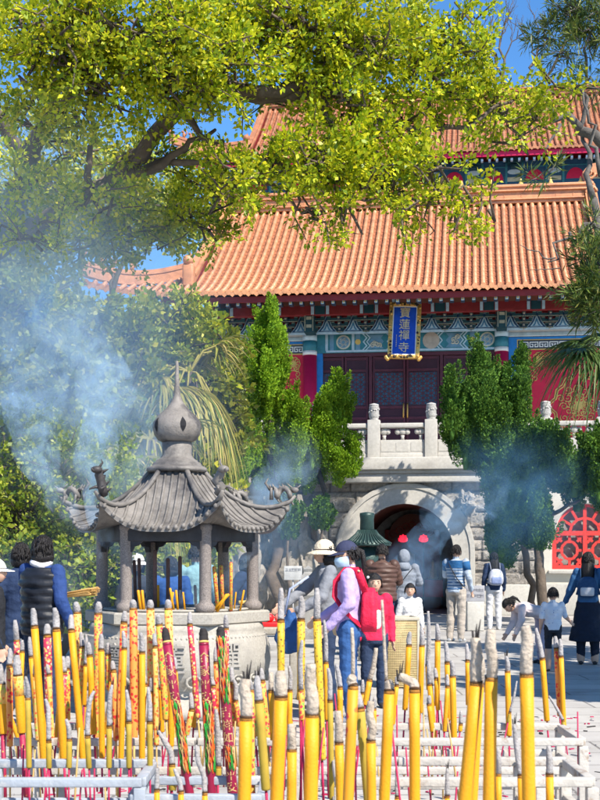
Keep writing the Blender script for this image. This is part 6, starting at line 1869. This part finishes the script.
        if hair == 'bob':
            for q in range(40):
                a = -.3 + (math.pi + .6) * (q / 39)
                p = V(.084 * math.cos(a), .09 * math.sin(a), .06)
                b.tube([HM @ p, HM @ (p + V(p.x * .08, .006, -.05)), HM @ (p + V(-p.x * .05, 0, -.1))], [.012, .012, .004], 6)
        if hair == 'tail': b.tube([HM @ V(0, .1, .13), HM @ V(0, .14, .1), HM @ V(0, .15, .02), HM @ V(0, .13, -.08)], [.02, .03, .026, .006], 8)
        child('hair', b, HAIR)
    if puffer:
        pm, z0, z1, wid, arms = puffer
        vs = []; KK = 28; nz = 44
        for i in range(nz + 1):
            z = z0 + (z1 - z0) * i / nz
            rx = np.interp(z, [r_[0] for r_ in rings], [r_[1] for r_ in rings]); ry = np.interp(z, [r_[0] for r_ in rings], [r_[2] for r_ in rings])
            bul = .015 * abs(math.sin(math.pi * i / nz * 8.5)) ** .7 + random.uniform(-.002, .002)
            g_ = wid + bul
            if z > 1.4: g_ *= .7
            for q in range(KK):
                a = 2 * math.pi * q / KK
                gq = g_ + random.uniform(-.004, .004) + .006 * math.sin(5 * a + i * .7)
                p = V((rx + gq) * math.cos(a), (ry + gq) * math.sin(a), z)
                vs.append(Lm @ p if z > .93 else p)
        b = MB(); b.add(vs, [(i * KK + q, i * KK + (q + 1) % KK, (i + 1) * KK + (q + 1) % KK, (i + 1) * KK + q) for i in range(nz) for q in range(KK)] + [tuple(range(KK))[::-1], tuple(nz * KK + q for q in range(KK))], 0, True)
        for n in 'lr': b.tube([V(0, 0, 1.39) , Lm @ V(0, 0, 1.4), J['sh' + n] * .8 + (Lm @ V(0, 0, 1.4)) * .2, J['sh' + n] + V(0, 0, -.005)], [(.07, .1), (.075, .11), (.075, .095), (.045, .06)], 14, up=(0, 0, 1))
        if arms:
            for n in 'lr':
                for a_, b_, r0, r1 in ((J['sh' + n], J['el' + n], .085, .072), (J['el' + n], J['wr' + n], .07, .052)):
                    pts = [a_.lerp(b_, q / 16) for q in range(17)]
                    b.tube(pts, [(r0 + (r1 - r0) * q / 16) * (.86 + .2 * abs(math.sin(q * math.pi / 5.3)) ** .6) for q in range(17)], 14)
                    b.ball(a_, r0, 12, 8)
        child('jacket', b, pm)
    return t, HM, Lm, k, child, J

def cap(child, HM, m, brim=True, bucket=False):
    b = MB(); vs = []
    tmp = MB(); tmp.ball((0, 0, 0), 1, 28, 20)
    b.add([HM @ V(.094 * x, .113 * y - .006, .12 * z + .105) for x, y, z in tmp.v], [f for f in tmp.f if sum(tmp.v[i][2] for i in f) / len(f) > .08], 0, True)
    if bucket:
        pr = [(.094, .113), (.105, .103), (.15, .085), (.165, .07), (.16, .065), (.1, .095)]
        b.add([HM @ V(r * math.cos(a), r * 1.15 * math.sin(a) - .006, z) for r, z in pr for a in (2 * math.pi * q / 28 for q in range(28))], [(i * 28 + q, i * 28 + (q + 1) % 28, (i + 1) * 28 + (q + 1) % 28, (i + 1) * 28 + q) for i in range(5) for q in range(28)], 0, True)
    elif brim:
        vs = []
        for i in range(9):
            a = -math.pi * (.12 + .76 * i / 8)
            for rr, dz in ((1.0, 0), (1.0, -.008)):
                for e in (0, 1): vs.append(HM @ V(.09 * math.cos(a) * (1 - .05 * e), (.11 * math.sin(a)) * (1 + .75 * e * abs(math.sin(a)) ** .5) - .006, .116 - .02 * e + dz))
        b.add(vs, [f for i in range(8) for f in ((4 * i, 4 * i + 1, 4 * i + 5, 4 * i + 4), (4 * i + 2, 4 * i + 3, 4 * i + 7, 4 * i + 6), (4 * i + 1, 4 * i + 3, 4 * i + 7, 4 * i + 5))], 0, True)
    return child('cap' if not bucket else 'hat', b, m)
def mask(child, HM, m):
    b = MB(); vs = []
    for i in range(9):
        a = -math.pi * (.02 + .96 * i / 8)
        for z, g in ((.068, 1.04), (.04, 1.14), (.005, 1.1), (-.025, .92)): vs.append(HM @ V(.078 * g * math.cos(a), .112 * g * math.sin(a) - .012, z))
    b.add(vs, [(4 * i + j, 4 * i + 4 + j, 4 * i + 5 + j, 4 * i + 1 + j) for i in range(8) for j in range(3)], 0, True)
    return child('face_mask', b, m)
def backpack(label, t, Lm, k, m, m2, w=.15, h=.42, d=.13, z0=1.0, group=None, extra=None):
    'a worn bag: its own thing, placed against the wearer\'s back'
    o = empty('backpack', tuple(t.location), t.rotation_euler.z, label, 'backpack', group)
    MK = Matrix.Scale(k, 4)
    b = MB(); bm = bmesh.new(); bmesh.ops.create_cube(bm, size=1)
    bmesh.ops.subdivide_edges(bm, edges=bm.edges[:], cuts=5, use_grid_fill=True)
    for v in bm.verts:
        x, y, z = v.co * 2
        rr = (abs(x) ** 3 + abs(z) ** 3) ** (1 / 3) or 1
        f = min(1, 1 / rr) if rr > 1 else 1
        v.co = MK @ Lm @ V(x * w * f * (1.05 - .12 * z), .115 + d * .5 + y * d * .5 * (1 - .3 * max(abs(x), abs(z)) ** 4) * (1.1 - .2 * z), z0 + h * .5 + z * h * .5 * f)
    b.bm(bm, 0, True); b.build('bag', m, o)
    b = MB(); b.bbox(-w * .75, w * .75, .115 + d * .85, .115 + d * 1.25, z0 + .03, z0 + h * .5, .03, 0, MK @ Lm); b.build('front_pocket', m2, o)
    for s in (-1, 1):
        b = MB(); b.tube([MK @ Lm @ V(*p) for p in ((s * .1, .15, z0 + h * .9), (s * .11, .07, 1.455), (s * .115, -.03, 1.45), (s * .12, -.125, 1.34), (s * .135, -.135, 1.2), (s * .165, -.05, 1.08), (s * .13, .12, z0 + .06))], [(.028, .008)] * 7, 8, up=(0, 1, 0)); b.build('strap', m, o)
    return o

# left: man in navy padded vest holding out a bundle of incense
rs = ((-.22, -.1, 1.16), (-.16, -.36, 1.2))
t, HM, Lm, k, ch, J = person('man seen from behind in black padded vest and blue sleeves reaching a bundle of incense', 42, 11.5, 1.71, 150, cloth('royal_blue_sleeve', (.02, .05, .17)), cloth('dark_denim', (.02, .035, .075)),
    pose={'l': ((.25, -.07, 1.16), (.2, -.36, 1.16)), 'r': ((-.25, .04, 1.14), (-.26, -.1, .92))}, hair='bob', voxel=.009, puffer=(cloth('black_padded_vest', (.012, .014, .02), .5, .3), .84, 1.43, .025, False), head_turn=15)
b = MB(); b.tube([Lm @ V(.06 * math.cos(a) * 1.25, .075 * math.sin(a) + .01, 1.46 + .015 * math.sin(2 * a)) for a in np.linspace(0, 2 * math.pi, 16)], .028, 8, cap=False); ch('scarf', b, cloth('white_scarf', (.55, .52, .52)))
hw_ = Matrix.Rotation(R(150), 4, 'Z') @ (J['wrl'] * k) + t.location
bd = empty('incense_bundle', tuple(hw_), 0, 'golden bundle of unlit incense sticks held out by the man in the padded vest', 'incense bundle')
tip = P(95, 591, 11.3) - hw_
b = MB(); rg = random.Random(2)
for q in range(46):
    o_ = V(rg.uniform(-.018, .018), rg.uniform(-.018, .018), rg.uniform(-.018, .018)); b.tube([-tip * .45 + o_ * .4, o_ * .6, tip * rg.uniform(.93, 1.04) + o_ * 2.0], .0042, 5)
b.build('sticks', mat('raw_incense', (.5, .3, .1), .8), bd)
person('person in dark blue coat behind the man in the padded vest, mostly hidden', 21, 13.0, 1.66, 200, cloth('navy_coat', (.014, .028, .07)), cloth('dark_denim', (.02, .035, .075)), hair='bob')
t, HM, Lm, k, ch, J = person('person in black coat with white cap cut by the left edge of the picture', -7, 11.2, 1.5, 100, cloth('black_coat', (.015, .016, .02)), cloth('dark_denim', (.02, .035, .075)), hair='short')
cap(ch, HM, cloth('white_cap', (.6, .58, .55)))
# beyond the burner
t, HM, Lm, k, ch, J = person('person in white bucket hat and dark jacket seen between the burner columns', 137, 15.4, 1.55, 20, cloth('dark_grey_jacket', (.03, .035, .045)), cloth('dark_denim', (.02, .035, .075)), hair='bob')
cap(ch, HM, cloth('white_cap', (.6, .58, .55)), bucket=True)
person('dark haired person in bright blue jacket seen through the middle of the burner', 171, 15.2, 1.52, 180, cloth('bright_blue_jacket', (.02, .075, .26)), cloth('dark_denim', (.02, .035, .075)), hair='bob')
person('person in pale teal shirt seen through the burner beside its front column', 196, 15.8, 1.66, 190, cloth('pale_teal_shirt', (.2, .36, .4)), cloth('dark_denim', (.02, .035, .075)), hair='short')
person('person in dark blue clothes bending at the far side of the burner right columns', 232, 15.5, 1.6, 90, cloth('navy_coat', (.014, .028, .07)), cloth('dark_denim', (.02, .035, .075)), hair='bob', lean=18)
# person in cream hat and grey jacket
t, HM, Lm, k, ch, J = person('person in cream bucket hat and grey jacket stretching an arm left toward the incense', 326, 13.0, 1.68, -75, cloth('light_grey_jacket', (.2, .21, .235)), cloth('dark_denim', (.02, .035, .075)), sex='f', hair='bob', voxel=.01,
    pose={'r': ((-.24, -.18, 1.2), (-.16, -.4, 1.06)), 'l': ((.24, -.12, 1.14), (.18, -.34, 1.02))})
cap(ch, HM, cloth('cream_hat', (.58, .5, .38), .9, .8, 40), bucket=True)
# woman in lilac jacket
t, HM, Lm, k, ch, J = person('woman in lilac jacket and navy cap with a face mask, red backpack on her back', 350, 12.0, 1.66, -98, cloth('lilac_jacket', (.4, .3, .55)), cloth('blue_jeans', (.03, .09, .24)), cloth('grey_shoes', (.2, .2, .22)), sex='f', hair='tail', voxel=.009,
    pose={'r': ((-.25, -.08, 1.13), (-.2, -.3, .98)), 'l': ((.245, .02, 1.13), (.22, -.17, .93))}, bulk=1.02, head_down=6, head_turn=22)
cap(ch, HM, cloth('navy_cap', (.03, .035, .075)))
mask(ch, HM, cloth('pale_blue_mask', (.42, .55, .66), .8, .2))
backpack('red backpack with white panel and dark side pocket worn by the woman in lilac', t, Lm, k, cloth('red_pack', (.6, .012, .05), .7), cloth('white_pack_panel', (.6, .57, .55)), .145, .42, .14, .86)
bo = empty('shoulder_bag', tuple(t.location), t.rotation_euler.z, 'beige rounded pouch hanging at the side of the woman in lilac', 'bag')
b = MB(); b.bbox(-.36, -.24, -.2, .06, .78, 1.0, .06); b.build('pouch', cloth('beige_pouch', (.55, .42, .27)), bo)
b = MB(); b.tube([(-.27, -.1, .98), (-.17, -.12, 1.3), (.0, -.04, 1.47), (.12, .1, 1.4)], .01, 6); b.build('strap', cloth('beige_pouch', (.55, .42, .27)), bo)
# girl in red
t, HM, Lm, k, ch, J = person('small girl in red jacket facing the camera behind the woman in lilac', 374, 13.2, 1.34, 8, cloth('red_jacket', (.55, .015, .06)), cloth('dark_denim', (.02, .035, .075)), sex='f', hair='tail', voxel=.011, bulk=1.15)
b = MB(); b.ball(HM @ V(-.08, -.03, .16), (.02, .02, .02), 8, 6); ch('hair_clip', b, WHITEB)
# near the gate
person('man in brown quilted puffer jacket seen from behind near the small green burner', 382, 19.6, 1.7, 175, cloth('brown_lining', (.09, .05, .04)), cloth('dark_denim', (.02, .035, .075)), pose={'l': ((.25, -.1, 1.15), (.12, -.3, 1.2)), 'r': ((-.25, -.1, 1.15), (-.12, -.3, 1.2))}, puffer=(cloth('brown_puffer', (.085, .045, .035), .5, .2), .86, 1.44, .045, True))
t, HM, Lm, k, ch, J = person('person in pale grey hooded top with a crossbody strap, wrapped in smoke before the gateway', 404, 21.0, 1.62, 170, cloth('pale_grey_hood', (.2, .225, .27)), cloth('dark_denim', (.02, .035, .075)), hair=None, bulk=1.15, pose={'l': ((.25, -.1, 1.15), (.12, -.3, 1.2)), 'r': ((-.25, -.1, 1.15), (-.12, -.3, 1.2))})
b = MB(); b.ball(HM @ V(0, .012, .085), (.108, .118, .14), 16, 12); b.lathe([(.13, 1.38), (.12, 1.44), (.09, 1.5)], (0, .02, 0), 16); ch('hood', b, cloth('pale_grey_hood', (.2, .225, .27)))
b = MB(); b.tube([V(-.17, .02, 1.42), V(-.1, .15, 1.34), V(.05, .165, 1.14), V(.17, .1, .95)], [(.022, .006)] * 4, 6, up=(0, 1, 0)); ch('bag_strap', b, cloth('black_strap', (.015, .015, .02)))
t, HM, Lm, k, ch, J = person('man in blue and white striped jacket and beige trousers right of the gateway smoke', 456, 23.3, 1.72, 150, cloth('pale_blue_stripe', (.36, .42, .5)), cloth('beige_trousers', (.38, .33, .28)), cloth('white_shoes', (.55, .55, .55)), pose={'l': ((.26, -.12, 1.18), (.2, -.38, 1.22)), 'r': ((-.25, .02, 1.14), (-.24, -.12, .92))})
b = MB()
for q in range(7):
    z = .93 + .055 * q
    b.lathe([(1.0, 0), (1.0, .014)], (0, 0, z), 24, 0, True, 0, np.interp(z, [.9, 1.1, 1.3], [.176, .164, .193]), np.interp(z, [.9, 1.1, 1.3], [.13, .121, .126]))
ch('stripes', b, cloth('deep_blue_yoke', (.02, .1, .24)))
b = MB(); vs = [Lm @ V((.187 * (1 - .28 * j)) * math.cos(a), (.124 * (1 - .1 * j)) * math.sin(a), z) for j, z in ((0, 1.3), (0.05, 1.37), (.55, 1.435)) for a in (2 * math.pi * q / 24 for q in range(24))]
b.add(vs, [(i * 24 + q, i * 24 + (q + 1) % 24, (i + 1) * 24 + (q + 1) % 24, (i + 1) * 24 + q) for i in range(2) for q in range(24)], 0, True)
for n in 'lr': b.tube([J['sh' + n] + V(0, 0, .005), J['sh' + n].lerp(J['el' + n], .55)], [.078, .07], 12)
ch('yoke', b, cloth('deep_blue_yoke', (.02, .1, .24)))
b = MB(); b.tube([V(.14, .02, 1.45), V(.06, .14, 1.34), V(-.08, .15, 1.12), V(-.18, .08, .98)], [(.025, .006)] * 4, 6, up=(0, 1, 0)); ch('bag_strap', b, cloth('black_strap', (.015, .015, .02)))
t, HM, Lm, k, ch, J = person('girl with long dark hair and white trousers standing in the shade by the stone wall', 494, 27.0, 1.6, 185, cloth('navy_coat', (.014, .028, .07)), cloth('white_trousers', (.5, .5, .52)), cloth('white_shoes', (.55, .55, .55)), sex='f', hair='long')
backpack('pale patterned backpack worn by the girl in white trousers by the wall', t, Lm, k, cloth('pale_print_pack', (.4, .42, .5), .8, .3, 20, .5), cloth('blue_print_pocket', (.2, .25, .42)), .15, .36, .12, .98)
t, HM, Lm, k, ch, J = person('boy in white shirt with a red mark turning his head, beside the wire basket', 410, 17.6, 1.13, 15, cloth('white_shirt', (.58, .57, .56)), cloth('dark_denim', (.02, .035, .075)), hair='short', head_turn=-20, bulk=1.08)
b = MB(); b.bbox(-.2, -.1, -.135, -.1, .93, 1.0, .01); ch('shirt_mark', b, RED_PANEL)
# bending woman, small boy, woman in navy dress
person('woman in pale pink top bending forward, dark hair falling, right of the thick yellow sticks', 542, 18.6, 1.32, -76, cloth('pale_pink_top', (.56, .48, .48)), cloth('lilac_trousers', (.36, .33, .42)), sex='f', hair='tail', lean=78, head_down=12,
       pose={'l': ((.2, -.5, .8), (.16, -.58, .58)), 'r': ((-.2, -.46, .78), (-.16, -.62, .56))}, sweater_hem=.86, bulk=1.12)
t, HM, Lm, k, ch, J = person('small boy in white shirt with blue print beside the woman in navy skirt', 553, 17.3, 1.08, 178, spots('blue_print_shirt', (.55, .57, .62), [(.03, .08, .3), (.05, .12, .36)], 16, .16), cloth('dark_shorts', (.02, .022, .03)), hair='short', sleeves=False, legs={'bare': True}, bulk=1.12,
       pose={'r': ((-.26, -.05, 1.16), (-.36, -.12, 1.06)), 'l': ((.24, .02, 1.13), (.25, -.06, .9))})
t, HM, Lm, k, ch, J = person('woman in blue top and long navy skirt with long dark hair at the right edge', 588, 18.4, 1.58, 165, cloth('teal_blue_top', (.03, .1, .22)), cloth('navy_skirt', (.008, .014, .03)), sex='f', hair='long', skirt=True, bulk=1.06,
       pose={'l': ((.26, -.02, 1.14), (.34, -.12, .96)), 'r': ((-.25, .02, 1.13), (-.26, -.08, .9))})
backpack('dark blue backpack with a pale pocket worn by the woman in the navy skirt', t, Lm, k, cloth('dark_blue_pack', (.015, .05, .12)), cloth('pale_pocket', (.5, .5, .52)), .14, .32, .1, 1.02)
# ------------------------------------------------------------------ incense smoke
def plume(label, pts, rad, dens, col=(.55, .78, 1.0)):
    'a thin curling stream of smoke'
    base = Vector(pts[0]); q = []; n = 26
    for i in range(n):
        t = i / (n - 1) * (len(pts) - 1); k = min(len(pts) - 2, int(t)); f = t - k
        p = Vector(pts[k]).lerp(Vector(pts[k + 1]), f * f * (3 - 2 * f))
        a = i / n
        q.append(p - base + Vector((math.sin(i * .9 + base.x * 5) * .09 * a, math.cos(i * .7) * .08 * a, 0)))
    b = MB(); b.tube(q, [rad[0] + (rad[1] - rad[0]) * (i / (n - 1)) * (1 + .25 * math.sin(i * 1.3)) for i in range(n)], 12)
    m = bpy.data.materials.new('smoke_stream'); m.use_nodes = True; nt = m.node_tree
    for x in list(nt.nodes):
        if x.type == 'BSDF_PRINCIPLED': nt.nodes.remove(x)
    v = N(nt, 'ShaderNodeVolumePrincipled'); v.inputs['Color'].default_value = (*col, 1)
    nt.links.new(v.outputs[0], nt.nodes['Material Output'].inputs['Volume'])
    tc = N(nt, 'ShaderNodeTexCoord'); no = N(nt, 'ShaderNodeTexNoise'); no.inputs['Scale'].default_value = 3.5; no.inputs['Detail'].default_value = 4; no.inputs['Distortion'].default_value = 1.5
    nt.links.new(tc.outputs['Object'], no.inputs['Vector'])
    mr = N(nt, 'ShaderNodeMapRange'); mr.inputs[1].default_value = .42; mr.inputs[2].default_value = .66; mr.inputs[3].default_value = 0; mr.inputs[4].default_value = dens
    nt.links.new(no.outputs['Fac'], mr.inputs[0])
    sp = N(nt, 'ShaderNodeSeparateXYZ'); nt.links.new(tc.outputs['Object'], sp.inputs[0])
    fo = N(nt, 'ShaderNodeMapRange'); fo.interpolation_type = 'SMOOTHSTEP'; top = q[-1].z; fo.inputs[1].default_value = top * .3; fo.inputs[2].default_value = top * .97; fo.inputs[3].default_value = 1; fo.inputs[4].default_value = 0
    nt.links.new(sp.outputs[2], fo.inputs[0])
    ml = N(nt, 'ShaderNodeMath', operation='MULTIPLY'); nt.links.new(mr.outputs[0], ml.inputs[0]); nt.links.new(fo.outputs[0], ml.inputs[1])
    nt.links.new(ml.outputs[0], v.inputs['Density'])
    tag(b.build('incense_smoke', m, None, base), label, 'smoke', None, 'stuff')
def smoke(label, px, py, D, rx, ry, rz, dens, scale=1.0, thr=.45, col=(.5, .72, 1.0), seed=0.0, soft=.25):
    c = P(px, py, D)
    bm = bmesh.new(); bmesh.ops.create_icosphere(bm, subdivisions=3, radius=1)
    b = MB(); b.bm(bm, 0, True)
    m = bpy.data.materials.new('smoke_volume'); m.use_nodes = True; nt = m.node_tree
    for n in list(nt.nodes):
        if n.type == 'BSDF_PRINCIPLED': nt.nodes.remove(n)
    v = N(nt, 'ShaderNodeVolumePrincipled')
    v.inputs['Color'].default_value = (*col, 1); v.inputs['Anisotropy'].default_value = .1
    nt.links.new(v.outputs[0], nt.nodes['Material Output'].inputs['Volume'])
    tc = N(nt, 'ShaderNodeTexCoord'); mp = N(nt, 'ShaderNodeMapping'); mp.inputs['Location'].default_value = (seed, seed * .7, 0)
    nt.links.new(tc.outputs['Object'], mp.inputs[0])
    mp.inputs['Scale'].default_value = (rx * scale, rz * scale, ry * scale)
    no = N(nt, 'ShaderNodeTexNoise'); no.inputs['Scale'].default_value = 1; no.inputs['Detail'].default_value = 4; no.inputs['Roughness'].default_value = .55; no.inputs['Distortion'].default_value = .6
    nt.links.new(mp.outputs[0], no.inputs['Vector'])
    mr = N(nt, 'ShaderNodeMapRange'); mr.inputs[1].default_value = thr - .12; mr.inputs[2].default_value = thr + .25; mr.inputs[3].default_value = soft; mr.inputs[4].default_value = 1.0
    nt.links.new(no.outputs['Fac'], mr.inputs[0])
    ln = N(nt, 'ShaderNodeVectorMath', operation='LENGTH'); nt.links.new(tc.outputs['Object'], ln.inputs[0])
    fo = N(nt, 'ShaderNodeMapRange'); fo.inputs[1].default_value = .25; fo.inputs[2].default_value = 1.0; fo.inputs[3].default_value = 1.0; fo.inputs[4].default_value = 0.0; fo.interpolation_type = 'SMOOTHSTEP'
    nt.links.new(ln.outputs['Value'], fo.inputs[0])
    a = N(nt, 'ShaderNodeMath', operation='MULTIPLY'); nt.links.new(mr.outputs[0], a.inputs[0]); nt.links.new(fo.outputs[0], a.inputs[1])
    d = N(nt, 'ShaderNodeMath', operation='MULTIPLY'); d.inputs[1].default_value = dens; nt.links.new(a.outputs[0], d.inputs[0])
    nt.links.new(d.outputs[0], v.inputs['Density'])
    o = b.build('incense_smoke', m, None, tuple(c)); o.scale = (rx, rz, ry)
    tag(o, label, 'smoke', None, 'stuff')
smoke('broad blue haze of incense smoke drifting before the trees left of the burner', 45, 350, 16.9, 2.9, 3.9, 1.5, .75, 1.5, .5, (.58, .79, 1.0), seed=1, soft=.4)
smoke('bright wisp of smoke rising behind the burner roof at left', 110, 455, 15.4, 1.3, 1.7, .9, .7, 1.9, .52, (.62, .82, 1), seed=4, soft=.08)
smoke('blue smoke filling the space under the burner roof', 185, 568, 14.2, 1.3, .7, .6, .8, 2.0, .48, (.42, .68, 1), seed=7, soft=.2)
smoke('low pale smoke hanging over the people at the left edge', 30, 600, 14.5, 1.3, .9, .8, .45, 1.6, .48, (.5, .75, 1), seed=20, soft=.2)
smoke('thin blue smoke between the burner roof and the left juniper', 275, 520, 19, 1.2, 1.7, .9, .34, 1.5, .5, (.45, .7, 1), seed=9, soft=.15)
smoke('pale curl of smoke in front of the gateway', 412, 575, 22.2, .8, .75, .6, 1.6, 2.6, .53, (.42, .68, 1), seed=12, soft=.06)
smoke('blue smoke drifting across the dark juniper by the red window', 515, 500, 24, 2.0, 1.7, 1.0, .32, 1.8, .5, (.25, .58, 1.0), seed=15, soft=.12)
plume('curling stream of smoke rising from the left side of the burner', [P(140, 600, 12.9), P(110, 540, 12.6), P(90, 470, 13), P(110, 400, 13.4), P(70, 320, 14), P(95, 230, 14.6)], (.03, .42), 2.2)
plume('stream of smoke leaving the burner roof and drifting left', [P(100, 560, 12.2), P(60, 500, 12.6), P(30, 440, 13), P(45, 360, 13.4), P(5, 280, 14)], (.04, .45), 1.8)
plume('stream of smoke rising from the small green burner', [P(392, 600, 21.3), P(400, 570, 21.5), P(424, 548, 21.8), P(440, 520, 22), P(470, 500, 22.3), P(500, 450, 23)], (.1, .55), .8, (.4, .68, 1))
plume('thin stream of smoke on the right of the burner columns', [P(222, 590, 12.6), P(236, 560, 12.7), P(262, 530, 13), P(285, 470, 14), P(300, 420, 15)], (.03, .32), 1.8)
smoke('thin high veil of smoke in front of the banyan limbs at upper left', 35, 270, 13.2, 1.7, 2.1, .8, .2, 1.6, .48, (.6, .8, 1), seed=31, soft=.5)
smoke('thin veil of smoke before the drooping palm behind the burner finial', 190, 430, 17.5, 1.1, 1.5, .7, .3, 1.5, .5, (.6, .8, 1), seed=35, soft=.3)
